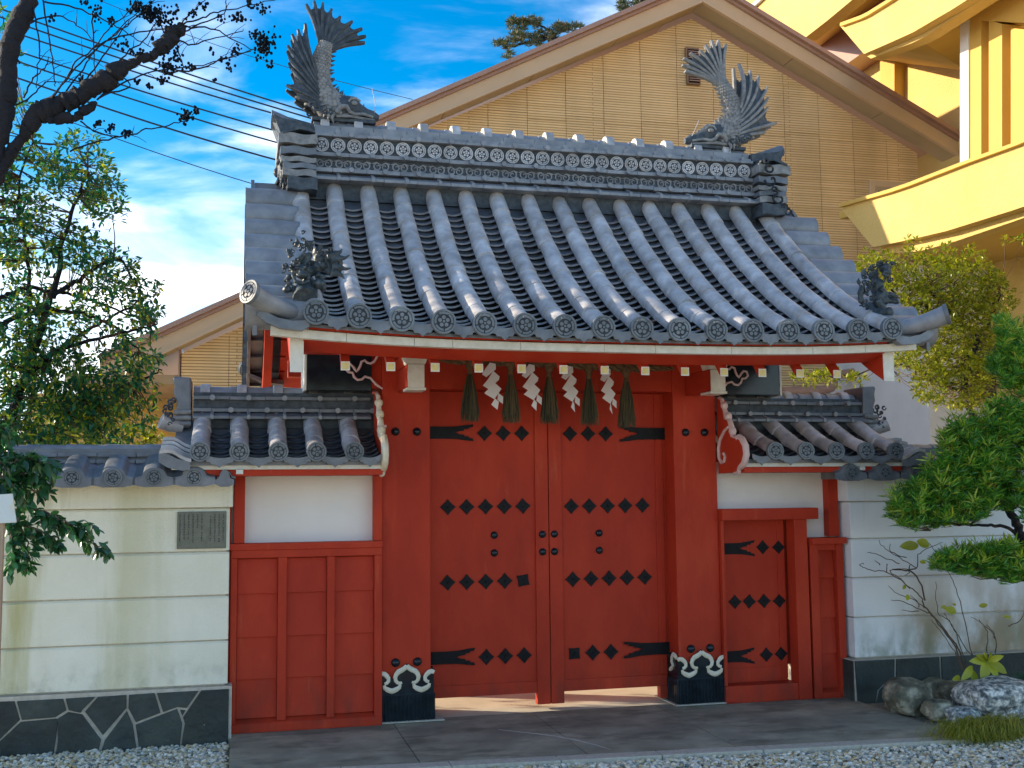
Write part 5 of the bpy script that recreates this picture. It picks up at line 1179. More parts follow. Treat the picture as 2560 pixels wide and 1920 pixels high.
for T, xs, x0, x1 in ((WLt, [-.257-.2462*k for k in range(10)], -2.6, .0), (WRt, [4.455+.276*k for k in range(15)], 4.47, 8.5)):
    for x in xs:
        put(SMM, 'wave_tile', T, (x, 7.50, 1.715)); put(LOWP, 'edge_tile', T, (x, 7.495, 1.718))
        put(CAPW, 'end_cap', T, (x, 7.482, 1.704), (0, random.gauss(0, .2), 0), (.84, 1, .84))
    if T is WLt: put(SMM, 'wave_tile', T, (-.257+.2, 7.52, 1.712), (0, 0, 0), (.45, 1, .6)); put(LOWP, 'edge_tile', T, (-.257+.19, 7.50, 1.716), (0, 0, 0), (.45, 1, 1))
    MB().prism([(7.56, 1.66), (7.76, 1.80), (8.2, 1.80), (8.4, 1.66)], x0, x1, 'x').build('tile_bed', M['tiled'], T)
    for (yy, z0, z1, ph) in ((7.745, 1.800, 1.826, 0), (7.80, 1.846, 1.872, .12)):
        x = x0
        while x < x1:
            MB().box(x+.0015, min(x+.245, x1)-.0015, yy, 16.0-yy, z0+random.gauss(0, .001), z1).build('course_tile', M['tiled'], T, bevel=.002); x += .245
    MB().box(x0, x1, 7.83, 8.17, 1.827, 1.90).build('tile_bed', M['tiled'], T)
    x = x0
    while x < x1-.05: put(CRN, 'crown_tile', T, (x, 8.0, 1.870), (0, 0, 0), (1, .95, .95)); x += .25
# plaque with engraved columns of characters
PQ = thing('plaque', (-.13, 7.76, 1.08), 'dark bronze plaque with columns of engraved Japanese text on the left wall', 'plaque')
a = S(383*K, 1107*K, 7.755); b = S(488*K, 1184*K, 7.755)
pq = MB().box(a.x, b.x, 7.750, 7.769, b.z, a.z+.004).build('plate', M['plaq'], PQ, bevel=.003)
txt = MB(); rg = random.Random(11)
cols = 11; lens = [.80, .86, .90, .84, .78, .0, .52, .88, .80, .82, .74]
for c in range(cols):
    L_ = [.86, .90, .92, .88, .0, .90, .45, .92, .84, .80, .88][c]
    x = lerp(b.x-.018, a.x+.018, c/(cols-1)); nchar = int(20*L_)
    for k in range(nchar):
        z = a.z-.014-k*(a.z-b.z-.03)/20
        if rg.random() < .08: continue
        w = .0046
        for _ in range(3):
            if rg.random() < .5: zz = z-rg.uniform(0, .006); txt.box(x-w, x+w, 7.7485, 7.7500, zz-.0011, zz+.0011)
            else: xx = x+rg.uniform(-w, w); txt.box(xx-.0011, xx+.0011, 7.7485, 7.7500, z-.0065, z)
txt.build('engraved_text', M['ink'], PQ, recalc=False)['kind'] = 'stuff'
# signboard at the left edge
SG = thing('signboard', tuple(D(-20, 1250, 5.2)[:2])+(gz,), 'pale rust stained sheet on a wooden post at the left edge', 'sign')
p0 = S(-60, 1240, 5.2); p1 = S(31, 1234, 5.2); p2 = S(41, 1306, 5.2); p3 = S(-60, 1312, 5.2)
MB().slab([p0, p1, p2, p3], (0, .012, 0)).build('sheet', M['rust'], SG, bevel=.001)
q0 = S(-18, 1306, 5.215); q1 = S(9, 1306, 5.215); MB().box(q0.x, q1.x, 5.215, 5.25, gz, q0.z+.05).build('post', M['wood'], SG, bevel=.002)

# ------------------------------------------------------------------ tan house behind
HY = 16.0
HOUSE = thing('gabled_house', (7, 18, 0), 'large tan gabled house with ribbed siding and pale rake boards behind the gate', 'house')
hp = lambda px, py, y=HY: (S(px, py, y).x, S(px, py, y).z)
ap_ = hp(1728, 47); L1 = hp(1099.5, 307); R1 = hp(2369.6, 428.6)
slL = (ap_[1]-L1[1])/(ap_[0]-L1[0]); slR = (ap_[1]-R1[1])/(R1[0]-ap_[0])
xl, xr_ = L1[0]-1.0, hp(2326, 1100)[0]
def gable_z(x): return ap_[1]-(ap_[0]-x)*slL if x < ap_[0] else ap_[1]-(x-ap_[0])*slR
pitch = (hp(2295, 300)[0]-hp(1220, 300)[0])/12.0
x0_ = hp(1220, 300)[0]-pitch*3
zseam = hp(1689, 324)[1]; wallp = []
MB().prism([(x0_+.05, -.07), (xr_-.02, -.07), (xr_-.02, min(gable_z(xr_), 99)-.05), (ap_[0], ap_[1]-.05), (x0_+.05, gable_z(x0_)-.05)], HY+.03, HY+.3).build('wall_core', M['trimd'], HOUSE)
x = x0_; k = 0
while x < xr_-.05:
    a_, b_ = x, min(x+pitch, xr_)
    zlist = [-.07, zseam-3.03, zseam+(.10 if k % 2 else 0)]
    zt = [gable_z(a_), gable_z(b_)]; lo = -.07
    for zz in zlist[1:]:
        if min(zt) > zz+.1: MB().box(a_+.004, b_-.004, HY, HY+.03, lo+.003, zz-.003).build('siding_panel', M['siding'], HOUSE); lo = zz
    P = [(a_+.004, lo+.003), (b_-.004, lo+.003), (b_-.004, zt[1]-.002), (a_+.004, zt[0]-.002)]
    if a_ < ap_[0] < b_: P.insert(3, (ap_[0], ap_[1]-.002))
    if min(zt) > lo+.02: MB().prism(P, HY, HY+.03).build('siding_panel', M['siding'], HOUSE)
    x += pitch; k += 1
# rakes
def rake(pts_in, pts_out, y0, y1, y2):
    """pts_in: lower edge of the fascia, pts_out: roof top line (photo pixels); boards from y0; soffit to y1, roof to y2"""
    A = [S(px, py, y0) for px, py in pts_in]; B = [S(px, py, y0) for px, py in pts_out]
    return A, B
def rake_board(a, b, a2, b2, y0, yw, yend, label=None):
    """a,b lower line ends; a2,b2 upper line ends; all (x,z) on plane y0"""
    def L(p, q, t): return (lerp(p[0], q[0], t), lerp(p[1], q[1], t))
    lo0, lo1, hi0, hi1 = a, b, a2, b2
    band = lambda t0, t1: [L(lo0, hi0, t0), L(lo1, hi1, t0), L(lo1, hi1, t1), L(lo0, hi0, t1)]
    n = 4
    for i in range(n):
        u0, u1 = i/n, (i+1)/n
        Q = band(.10, .66); P0 = [L(Q[0], Q[1], u0), L(Q[0], Q[1], u1), L(Q[3], Q[2], u1), L(Q[3], Q[2], u0)]
        MB().prism(P0, y0, y0+.05).build('rake_board', M['trim'], HOUSE)
    MB().prism(band(0, .10), y0-.02, y0+.05).build('rake_trim', M['trim'], HOUSE)
    MB().prism(band(.665, .80), y0-.05, y0+.05).build('rake_trim', M['trimd'], HOUSE)
    MB().prism(band(.805, 1.0), y0-.12, yend).build('roof', M['trimd'], HOUSE)
    Q = band(.04, .12)
    for i in range(n):
        u0, u1 = i/n+.0012, (i+1)/n-.0012
        P0 = [L(Q[0], Q[1], u0), L(Q[0], Q[1], u1), L(Q[3], Q[2], u1), L(Q[3], Q[2], u0)]
        MB().prism(P0, y0+.051, yw+.02).build('soffit_panel', M['soffit'], HOUSE)
yr_ = 15.6
q = lambda px, py: hp(px, py, yr_)
apL = q(1755, 6.7); apU = q(1743.7, -49.8)
def ext(p0, p1, x): t = (x-p0[0])/(p1[0]-p0[0]); return (x, p0[1]+(p1[1]-p0[1])*t)
lo_l = ext(q(1200, 243), apL, q(880, 300)[0]); hi_l = ext(q(1200, 184), q(1537.5, 38.8), lo_l[0])
hi_ap = ext(q(1200, 184), q(1537.5, 38.8), apL[0])
rake_board(lo_l, apL, hi_l, hi_ap, yr_, HY, 26)
lo_r = ext(q(1860, 67.5), q(2417, 401.6), q(2640, 500)[0]); lo_ra = ext(q(1860, 67.5), q(2417, 401.6), apL[0]+.002); hi_r = ext(q(1860, 20), q(2417, 354), lo_r[0]); hi_ra = ext(q(1860, 20), q(2417, 354), apL[0]+.002)
rake_board(lo_ra, lo_r, (hi_ra[0], hi_ap[1]), hi_r, yr_, HY, 26)
# vents
M['ventm'] = MAT('vent_brown', [(.3, (.20, .11, .06)), (.7, (.26, .15, .08))], 5, 3, .5)
def vent(px0, px1, py0, py1):
    a, b = S(px0, py0, HY), S(px1, py1, HY)
    v = MB().box(a.x, b.x, HY-.06, HY-.001, b.z, a.z).build('vent', M['ventm'], HOUSE, bevel=.004)
    MB().box(a.x+.025, b.x-.015, HY-.066, HY-.0605, b.z+.02, a.z-.03).build('vent_opening', M['iron'], v)
    for k in range(4): z = lerp(b.z+.045, a.z-.075, k/3); MB().box(a.x+.03, b.x-.02, HY-.085, HY-.067, z, z+.012).build('slat', M['trimd'], v)
vent(1711, 1745, 121, 158); vent(1714, 1748, 177, 215)
# window at the right, under the yellow eave
a, b = S(2171, 452, HY), S(2259, 560, HY)
wv = MB().box(a.x, b.x, HY-.05, HY-.001, b.z, a.z).build('window', M['trim'], HOUSE, bevel=.008)
MB().box(a.x+.09, b.x-.09, HY-.062, HY-.0505, b.z+.05, a.z-.10).build('frame', M['soffit'], wv); MB().box(a.x+.13, b.x-.13, HY-.075, HY-.0625, b.z+.10, a.z-.18).build('pane', M['glass'], wv)
# lower wing of the house at the left
LY = 15.0
lq = lambda px, py, y=LY: hp(px, py, y)
la, lb = lq(450.5, 884.7), lq(617.6, 810); sl_ = (lb[1]-la[1])/(lb[0]-la[0]); lap = lq(980, 560)[0]; lz = lambda x: la[1]+(x-la[0])*sl_ if x < lap else la[1]+(lap-la[0])*sl_-(x-lap)*sl_
px_ = la[0]; k = 0; xend = lap*2-la[0]-.5
MB().prism([(la[0]+.02, -.07), (min(xend, 5.2), -.07), (min(xend, 5.2), lz(min(xend, 5.2))-.04), (lap, lz(lap)-.04), (la[0]+.02, lz(la[0])-.04)], LY+.03, LY+.9).build('wall_core', M['trimd'], HOUSE)
while px_ < min(xend, 5.2)-.05:
    b_ = min(px_+pitch, 5.2); P = [(px_+.004, -.06), (b_-.004, -.06), (b_-.004, lz(b_)-.002)]+([(lap, lz(lap)-.002)] if px_ < lap < b_ else [])+[(px_+.004, lz(px_)-.002)]
    MB().prism(P, LY, LY+.03).build('siding_panel', M['siding'], HOUSE); px_ += pitch
ly = 14.6; g = lambda px, py: hp(px, py, ly)
A0 = ext(g(540, 823), g(617, 787), g(250, 900)[0]); A1 = ext(g(540, 823), g(617, 787), g(980, 600)[0])
B0 = ext(g(418, 814), g(601, 733), A0[0]); B1 = ext(g(418, 814), g(601, 733), A1[0])
rake_board(A0, A1, B0, B1, ly, LY, 20)
m_ = lambda p: (2*A1[0]-p[0]+.004, p[1]); rake_board(m_(A1), m_(A0), m_(B1), m_(B0), ly, LY, 20)
# recessed porch wall, yellowish, left of the tan wall
a = S(255, 985, 17.5); b = S(470, 1120, 17.5)
ANX = MB().box(a.x-1, S(452, 900, 17.5).x, 17.5, 18, -.07, S(300, 985, 17.5).z).build('porch_wall', M['yellow'], HOUSE)
MB().box(S(225, 900, 17.5).x, la[0]+.3, 15.05, 17.45, S(300, 975, 16).z, S(300, 975, 16).z+.12).build('porch_ceiling', M['soffit'], HOUSE)
MB().box(la[0]-.02, la[0]+.018, 15.0, 17.6, -.07, la[1]+.1).build('wall_return', M['trimd'], HOUSE)
MB().box(S(262, 900, 15.8).x, S(290, 900, 15.8).x, 15.7, 15.9, -.07, S(262, 960, 15.8).z).build('porch_post', M['trim'], HOUSE)
MB().slab([S(330, 1000, 16.5), S(350, 1000, 16.5), S(455, 1130, 16.5), S(425, 1130, 16.5)], (0, .1, 0)).build('diagonal_shadow_strip', M['yellowd'], HOUSE)  # diagonal shadow on the porch wall, built as a darker slanted strip
# drain pipes by the right wing
gp = MB(); P_ = [S(1700+a_/2.963, 900+b_/2.963, 15.3) for a_, b_ in [(760, 232), (1060, 222), (1120, 205), (1135, 180), (1140, 130), (1180, 110), (1330, 85)]]; gp.tube(P_, .07, 10); gp.build('gutter_pipe', M['trimd'], HOUSE, smooth=True)
# ------------------------------------------------------------------ white house at the far right
WH = thing('white_house', (S(2400, 900, 13.2).x, 14, 0), 'white house wall with dark framed window behind the trimmed trees at the right', 'house')
a = S(2327, 1100, 13.4); MB().box(a.x, a.x+5, 13.4, 17, -.07, S(2500, 672, 13.4).z).build('wall', M['bwhite'], WH)
b = S(2431, 900, 13.3); fr_ = MB().box(b.x-.12, b.x+1.2, 13.34, 13.399, S(2431, 1010, 13.4).z, S(2431, 905, 13.4).z+.5).build('window', M['trim'], WH); MB().box(b.x-.02, b.x+1.1, 13.32, 13.3395, S(2431, 1010, 13.4).z+.05, S(2431, 905, 13.4).z+.4).build('pane', M['glass'], fr_)
c0 = S(2520, 668, 13.0); MB().prism([(c0.x, c0.z), (c0.x+3, c0.z+.5), (c0.x+3, c0.z+.35), (c0.x+.08, c0.z-.1)], 12.7, 17).build('roof', M['iron'], WH)

# ------------------------------------------------------------------ yellow hall with swept concrete eaves, at the right
YH = thing('yellow_hall', (11.5, 13, 0), 'sunlit yellow stucco hall with two tiers of upswept concrete eaves, upper right', 'building')
def band_x(top, bot, x, th, name, mat, back=None):
    T_ = [SX(px, py, x) for px, py in top]; B_ = [SX(px, py, x) for px, py in bot]
    n = 14; 
    def res(Pl, t):
        k = t*(len(Pl)-1); i = min(int(k), len(Pl)-2); return Pl[i].lerp(Pl[i+1], k-i)
    m = MB(); vs = []; fs = []
    for k in range(n+1):
        a, b = res(T_, k/n), res(B_, k/n)
        vs += [a, b, b+Vector((th, 0, 0)), a+Vector((th, 0, 0))]
    for k in range(n):
        for j in range(4): fs.append((k*4+j, k*4+(j+1) % 4, k*4+4+(j+1) % 4, k*4+4+j))
    fs += [(0, 1, 2, 3), (n*4+3, n*4+2, n*4+1, n*4)]
    m.add(vs, fs); return m.build(name, mat, YH)
# lower tier
lowtop = [(2098, 516), (2248, 472), (2420, 405), (2560, 354), (2760, 262)]; lowbot = [(2182, 618), (2270, 600), (2366, 577.6), (2560, 517), (2760, 440)]
band_x(lowtop, lowbot, 8.1, .25, 'eave_parapet', M['yellow'])
band_x([(x_, y_-7) for x_, y_ in lowtop], [(x_, y_+2) for x_, y_ in lowtop], 8.04, .4, 'parapet_coping', M['yellowd'])
band_x([(2205, 617), (2290, 602), (2370, 583), (2560, 524), (2760, 447)], [(2213, 634), (2300, 628), (2380, 606), (2560, 545), (2760, 465)], 8.25, .2, 'eave_board', M['yellow'])
def sheet(P, name, mat, off=(0, 0, .08)): return MB().slab(P, off).build(name, mat, YH)
W0 = 10.2
sheet([SX(2213, 634, 8.3), SX(2380, 606, 8.3), SX(2560, 545, 8.3), SX(2760, 465, 8.3), SX(2800, 560, W0), SX(2560, 640, W0), SX(2440, 665, W0), SX(2330, 672, W0)], 'eave_soffit', M['yellowd'])
A = [SX(2330, 672, W0), SX(2440, 665, W0), SX(2560, 640, W0), SX(2800, 560, W0)]
sheet(A+[Vector((p.x, p.y, -.07)) for p in reversed(A)], 'lower_wall', M['yellow'], (.2, 0, 0))
# balcony deck on the lower tier
DK = [SX(px, py+14, 8.3) for px, py in lowtop]; sheet(DK+[p+Vector((2.0, 0, 0)) for p in reversed(DK)], 'balcony_deck', M['yellowd'], (0, 0, -.1))
# upper wall set back, with pilasters and slender openings
W1 = 11.4
top_ = [(2000, 60), (2200, 150), (2300, 160), (2412, 176), (2500, 190), (2700, 200)]
def colz(px, py_t, py_b, xx=W1): return SX(px, py_t, xx), SX(px, py_b, xx)
def wall_piece(px0, px1, t0, t1, b0, b1, xx, name, mat, th=.25):
    return sheet([SX(px0, t0, xx), SX(px1, t1, xx), SX(px1, b1, xx), SX(px0, b0, xx)], name, mat, (th, 0, 0))
sheet([SX(1990, 150, W1), SX(2051, 127, W1), SX(2113, 77, W1), SX(2230, -10, W1), SX(2240, 152, W1), SX(2240, 420, W1), SX(1990, 420, W1)], 'upper_wall', M['yellow'], (.25, 0, 0))
wall_piece(2236, 2412, 150, 176, 500, 400, W1+.05, 'upper_wall', M['yellow'])
wall_piece(2200, 2236, 148, 155, 460, 440, W1-.15, 'pilaster', M['yellowd'], .3)
PX = 8.75
for (p0_, p1_, nm) in ((2400, 2421, 'corner_post'),): wall_piece(p0_, p1_, 22, 25, 412, 400, PX, nm, M['bwhite'], .3)
wall_piece(2421, 2453, 30, 40, 400, 388, PX+.02, 'pilaster', M['yellowd'], .3); wall_piece(2472, 2505, 50, 60, 382, 368, PX+.02, 'pilaster', M['yellowd'], .3); wall_piece(2527, 2620, 70, 80, 360, 330, PX+.02, 'pilaster', M['yellowd'], .3)
wall_piece(2421, 2620, 0, 0, 50, 60, PX+.01, 'lintel_band', M['yellowd'], .3)
wall_piece(2412, 2720, 176, 200, 400, 300, W1+.6, 'upper_wall', M['yellow'])
for xx_ in (2472, 2527): MB().tube([SX(xx_-22, 275 if xx_ < 2500 else 245, W1+.55), SX(xx_+4, 262 if xx_ < 2500 else 232, W1+.55)], .04, 6).build('cable', M['yellowd'], YH)
# upper tier eave
uptop = [(2099.6, 64), (2160, 42), (2224, 2), (2330, -70), (2560, -240)]; upbot = [(2160, 135), (2222, 108), (2282, 81), (2400, 12), (2620, -140)]
band_x(uptop, upbot, 8.1, .25, 'eave_parapet', M['yellow']); band_x([(a_, b_-7) for a_, b_ in uptop], [(a_, b_+2) for a_, b_ in uptop], 8.04, .4, 'parapet_coping', M['yellowd'])
band_x([(2168, 141), (2230, 113), (2290, 86), (2405, 17), (2620, -132)], [(2178, 146), (2300, 100), (2400, 34), (2430, 14), (2640, -120)], 8.25, .2, 'eave_board', M['yellow'])
sheet([SX(2176, 147, 8.3), SX(2300, 99, 8.3), SX(2420, 24, 8.3), SX(2640, -120, 8.3), SX(2700, 60, W1), SX(2500, 176, W1), SX(2412, 176, W1), SX(2236, 152, W1), SX(2190, 150, W1)], 'eave_soffit', M['yellowd'], (0, 0, .06))
MB().box(11.8, 24, 6, 22, -.07, 9.4).build('hall_body', M['yellow'], YH)
MB().prism([(4.5, 9.4), (4.5, 9.6), (14, 12.5), (23.5, 9.6), (23.5, 9.4)], 10.9, 25, 'x').build('hall_roof', M['trimd'], YH)
# topmost tier: broad lit fascia with the shaded soffit strip under it
z4 = lambda a, b, x: SX(1860+a/2.963, b/2.963, x)
sheet([z4(-200, -230, 9.6), z4(0, 0, 9.6), z4(200, 130, 9.6), z4(440, 290, 9.6), z4(620, 150, 9.6), z4(800, 0, 9.6), z4(1000, -200, 9.6)], 'top_fascia', M['yellow'], (.25, 0, 0))
sheet([z4(440, 292, 9.62), z4(620, 152, 9.62), z4(800, 2, 9.62), z4(1000, -198, 9.62), z4(1300, -150, 11.3), z4(1080, 0, 11.3), z4(745, 235, 11.3), z4(570, 378, 11.3)], 'top_soffit', M['yellowd'], (0, 0, .06))
MB().tube([SX(1878, 20, 9.55), SX(1910, -10, 9.55), SX(1950, -50, 9.55)], .05, 6).build('gutter', M['bwhite'], YH)

# ------------------------------------------------------------------ overhead cables
z1 = lambda a, b: (a/2.963, b/2.963)
CAB = [((200, 150), (2074, 740), (2500, 860), .024), ((215, 215), (2030, 770), (2400, 880), .024), ((180, 280), (1990, 805), (2400, 925), .024), ((150, 400), (2010, 935), (2400, 1045), .024), ((400, 560), (2050, 1030), (2400, 1130), .024), ((740, 800), (2070, 1165), (2400, 1255), .026), ((480, 900), (1820, 1320), (2300, 1470), .013), ((700, 0), (1700, 340), (2500, 585), .009)]
desc = ['topmost thick cable crossing the sky at the left', 'second thick cable from the top, just under the topmost', 'third thick cable from the top at the left sky', 'fourth cable down, behind the pollarded limb', 'fifth cable down, reaching the upper horn of the ridge end', 'lowest of the thick cables left of the ridge', 'thin lowest wire meeting the left verge of the roof', 'faint thin wire above the others, passing behind the left fish statue']
for i, (p, q_, e, r) in enumerate(CAB):
    y = 30; A = S(*z1(*p), y); B = S(*z1(*q_), y); C_ = S(*z1(*e), y); A = A+(A-B)*.6; C_ = B+(B-A)*.9; pts = [A.lerp(C_, t/14)-Vector((0, 0, .35*math.sin(math.pi*t/14)-.25)) for t in range(15)]
    tag(MB().tube(pts, r, 5).build('power_cable', M['cable'], smooth=True), desc[i], 'cable', 'overhead cables')

# ------------------------------------------------------------------ vegetation
LEAF_V = [(0, 0, 0), (.35, .21, .03), (.35, -.21, .03), (.75, .16, -.04), (.75, -.16, -.04), (1, 0, -.16), (.35, 0, -.02), (.75, 0, -.09)]
LEAF_F = [(0, 6, 1), (0, 2, 6), (6, 7, 3, 1), (2, 4, 7, 6), (7, 5, 3), (4, 5, 7)]
NEED_V = [(0, 0, 0), (.5, .065, .02), (.5, -.065, .02), (1, 0, -.04)]; NEED_F = [(0, 2, 3, 1)]
def unit(n): v = RNG.normal(size=(n, 3)); return v/np.linalg.norm(v, axis=1, keepdims=True)
def rosettes(C, nl, axis, spread=.9):
    """C: cluster centres; nl leaves each pointing outward round an axis"""
    P = np.repeat(C, nl, 0); A = np.repeat(axis, nl, 0) if np.ndim(axis) == 2 else np.tile(axis, (len(P), 1))
    d = A*RNG.uniform(.1, .9, (len(P), 1))+unit(len(P))*spread; d /= np.linalg.norm(d, axis=1, keepdims=True)
    return P, d
def curve(pts, n=6, jit=0):
    """Catmull-like resample with a little wander"""
    pts = [Vector(p) for p in pts]; out = []
    for i in range(len(pts)-1):
        p0, p1, p2, p3 = pts[max(i-1, 0)], pts[i], pts[i+1], pts[min(i+2, len(pts)-1)]
        for k in range(n):
            t = k/n; out.append(.5*((2*p1)+(p2-p0)*t+(2*p0-5*p1+4*p2-p3)*t*t+(3*p1-p0-3*p2+p3)*t**3)+Vector((random.gauss(0, jit), random.gauss(0, jit), random.gauss(0, jit))))
    out.append(pts[-1]); return out
# ---- pollarded tree with pods, upper left
TY = 8.4; z8 = lambda a, b, y=TY: S(a/2.963, b/2.963, y); px2m = TY/FPX/2.963
CT = thing('pollarded_tree', tuple(S(-60, 1500, TY)[:2])+(gz,), 'dark pollarded tree with thin shoots and round seed pods, upper left against the sky', 'tree')
def limb(pts, rr, name='branch', jit=.006, m=M['bark'], parent=None, lump=.14):
    P = curve([z8(*p) for p in pts], 6, jit); R_ = [interp(k/(len(P)-1), [i/(len(rr)-1) for i in range(len(rr))], rr)*px2m*.84*(1+random.uniform(-lump, lump)) for k in range(len(P))]
    return MB().tube(P, R_, 12).build(name, m, parent or CT, smooth=True)
trunk = limb([(-500, 4600), (-420, 3000), (-260, 1900), (-120, 1400), (-55, 1150), (10, 880), (50, 650), (60, 450), (110, 250), (180, 80), (240, -80), (300, -300)], [150, 130, 110, 100, 95, 90, 82, 82, 82, 78, 70, 50], 'trunk')
limb([(-110, 1480), (10, 1250), (90, 1120), (170, 1010), (230, 900), (290, 850), (400, 790), (560, 725), (700, 640), (790, 590), (870, 520), (1000, 462), (1130, 405), (1220, 330), (1290, 250), (1345, 195)], [60, 50, 46, 50, 68, 85, 92, 80, 78, 88, 75, 36, 40, 62, 68, 38], 'limb', .008, lump=.22)
limb([(330, 890), (480, 880), (560, 870), (640, 810), (720, 770)], [30, 45, 34, 50, 12], 'limb', .008, lump=.3)
shoots = [[(370, 740), (480, 590), (560, 460), (700, 350), (830, 190), (950, 90), (1040, -60)], [(400, 720), (560, 500), (700, 380), (900, 220), (1080, 60), (1180, -40)], [(310, -40), (380, 380), (400, 560), (410, 640)], [(250, 60), (290, 300), (285, 480), (270, 650)], [(680, 100), (690, 300), (710, 560)], [(330, 10), (560, 60), (800, 160), (950, 250), (1120, 350)], [(150, 190), (380, 120), (480, 130), (600, 210), (690, 300)], [(1340, 190), (1500, 130), (1640, 80), (1800, 50), (2040, 0)], [(1340, 200), (1560, 210), (1700, 280), (1870, 370)], [(1340, 260), (1450, 190), (1660, 100), (1670, -20)], [(1330, 300), (1420, 330), (1560, 290), (1800, 230)], [(1350, 180), (1400, 110), (1530, -10)], [(700, 350), (960, 250), (1280, 210), (1460, 190)], [(720, 740), (900, 620), (1150, 530), (1500, 480), (1860, 380)], [(740, 720), (960, 640), (880, 560), (800, 660)], [(1240, 540), (1500, 500), (1640, 440), (1900, 360)], [(520, 1120), (760, 1040), (960, 1000), (1080, 960), (1290, 915), (1400, 880), (1470, 800)], [(600, 900), (720, 980), (880, 1010)], [(100, 780), (200, 740), (300, 640), (400, 600), (640, 630)], [(480, 680), (640, 480), (700, 380), (990, 120), (1060, 20)], [(620, 620), (760, 420), (900, 230), (960, 150)], [(820, 560), (900, 430), (1060, 300), (1180, 130), (1200, 40)], [(1290, 260), (1330, 420), (1370, 500)], [(140, 470), (60, 300), (20, 120)], [(1180, 160), (1220, 260), (1200, 320)], [(180, 720), (230, 600), (330, 500), (360, 420)]]
tw = MB(); tips_ = []
for s_ in shoots:
    P = curve([z8(a, b, TY+random.uniform(-.3, .3)*0+random.uniform(-.05, .05)) for a, b in s_], 5, .004); n_ = len(P); tw.tube(P, [lerp(7, 3, k/n_)*px2m for k in range(n_)], 6)
    for _ in range(3):
        k = random.randint(n_//3, n_-1); d = Vector((random.uniform(-.05, .15), random.uniform(-.1, .1), random.uniform(-.05, .14))); tw.tube([P[k], P[k]+d*.5+Vector((0, 0, .01)), P[k]+d], [3*px2m, 2.4*px2m, 1.6*px2m], 4)
pod = MB(); stems = MB()
for (a, b, sa, sb, n_) in [(1110, 90, 90, 50, 90), (1000, 50, 40, 40, 18), (1200, 150, 80, 40, 30), (1280, 90, 50, 50, 16), (1960, 330, 60, 90, 90), (1900, 260, 60, 30, 16), (1770, 130, 50, 40, 22), (1640, 130, 30, 40, 6), (1240, 500, 60, 60, 45), (1200, 600, 30, 30, 14), (1400, 500, 40, 30, 10), (1750, 375, 30, 40, 12), (1980, 490, 30, 15, 6), (720, 100, 40, 60, 18), (820, 160, 20, 30, 8), (620, 20, 30, 20, 9), (920, 330, 50, 40, 12), (1000, 400, 50, 30, 12), (1380, 870, 50, 40, 34), (1460, 820, 20, 30, 10), (720, 910, 40, 20, 12), (820, 940, 30, 30, 12), (940, 980, 30, 30, 12), (1565, 370, 15, 40, 6), (1700, 480, 30, 40, 9), (1590, 590, 15, 15, 6), (1850, 20, 40, 30, 12), (1430, 110, 30, 40, 10), (1960, 60, 50, 40, 12), (1100, 640, 20, 20, 6), (1020, 600, 20, 20, 6), (600, 570, 20, 20, 5), (380, 140, 30, 40, 6), (1120, 290, 30, 15, 5), (1640, 440, 20, 20, 6), (1310, 420, 50, 60, 18), (1500, 60, 40, 40, 8)]:
    for _ in range(int(n_*1.5)):
        c = z8(random.gauss(a, sa*.6), random.gauss(b, sb*.6), TY+random.gauss(0, .05)); r = random.uniform(8, 13)*px2m*.9; pod.ball(c, (r, r, r*1.15), 6, 4)
        if random.random() < .7: e_ = z8(a+random.gauss(0, sa*.3), b+random.gauss(0, sb*.3)); d = (e_-c); stems.add([c, c+Vector((.0025, 0, 0)), c+d*min(1, .09/max(d.length, 1e-3))], [(0, 1, 2)])
tw.build('shoots', M['twig'] if False else M['bark'], CT, smooth=True, recalc=False)['kind'] = 'stuff'; pod.build('seed_pods', M['fruit'], CT, smooth=True, recalc=False)['kind'] = 'stuff'; stems.build('pod_stems', M['bark'], CT, recalc=False)['kind'] = 'stuff'

def crown_points(blobs, ylo, yhi, dens, jit=1.0):
    C = []
    for (xd, yd, rx, ry, n_) in blobs:
        for _ in range(int(n_*dens+.5)):
            while True:
                u, v = random.uniform(-1, 1), random.uniform(-1, 1)
                if u*u+v*v < 1: break
            C.append(tuple(D(xd+u*rx, yd+v*ry, random.uniform(ylo, yhi))))
    return np.array(C)
# ---- camellia behind the left wall
CA = thing('camellia_tree', tuple(D(60, 1400, 9.2)[:2])+(gz,), 'tall dark glossy camellia tree behind the left wall, under the pollarded limb', 'tree')
blobs = [(60, 400, 75, 90, 60), (165, 370, 80, 80, 58), (225, 440, 42, 60, 26), (90, 520, 95, 60, 58), (200, 560, 55, 40, 28), (255, 590, 40, 45, 22), (60, 620, 60, 50, 22), (215, 640, 70, 30, 24), (310, 655, 35, 55, 26), (290, 720, 45, 40, 20), (100, 790, 100, 60, 58), (230, 800, 70, 50, 36), (90, 880, 95, 65, 70), (200, 890, 80, 55, 46), (290, 850, 50, 40, 18), (310, 780, 35, 25, 10), (40, 720, 40, 40, 12), (170, 720, 30, 30, 9), (30, 1060, 50, 60, 26), (80, 1040, 40, 30, 12), (60, 260, 50, 40, 10), (-120, 400, 130, 160, 110), (-150, 750, 140, 200, 130), (-60, 950, 60, 80, 30), (20, 120, 20, 60, 6), (10, 60, 18, 40, 4)]
C = crown_points(blobs+[(60, 800, 60, 60, 40), (130, 900, 110, 50, 50), (180, 830, 80, 50, 30), (60, 960, 60, 30, 25), (150, 690, 110, 40, 30), (30, 690, 50, 50, 26), (250, 900, 80, 40, 26), (160, 950, 110, 22, 30)], 8.7, 9.7, 1.7)
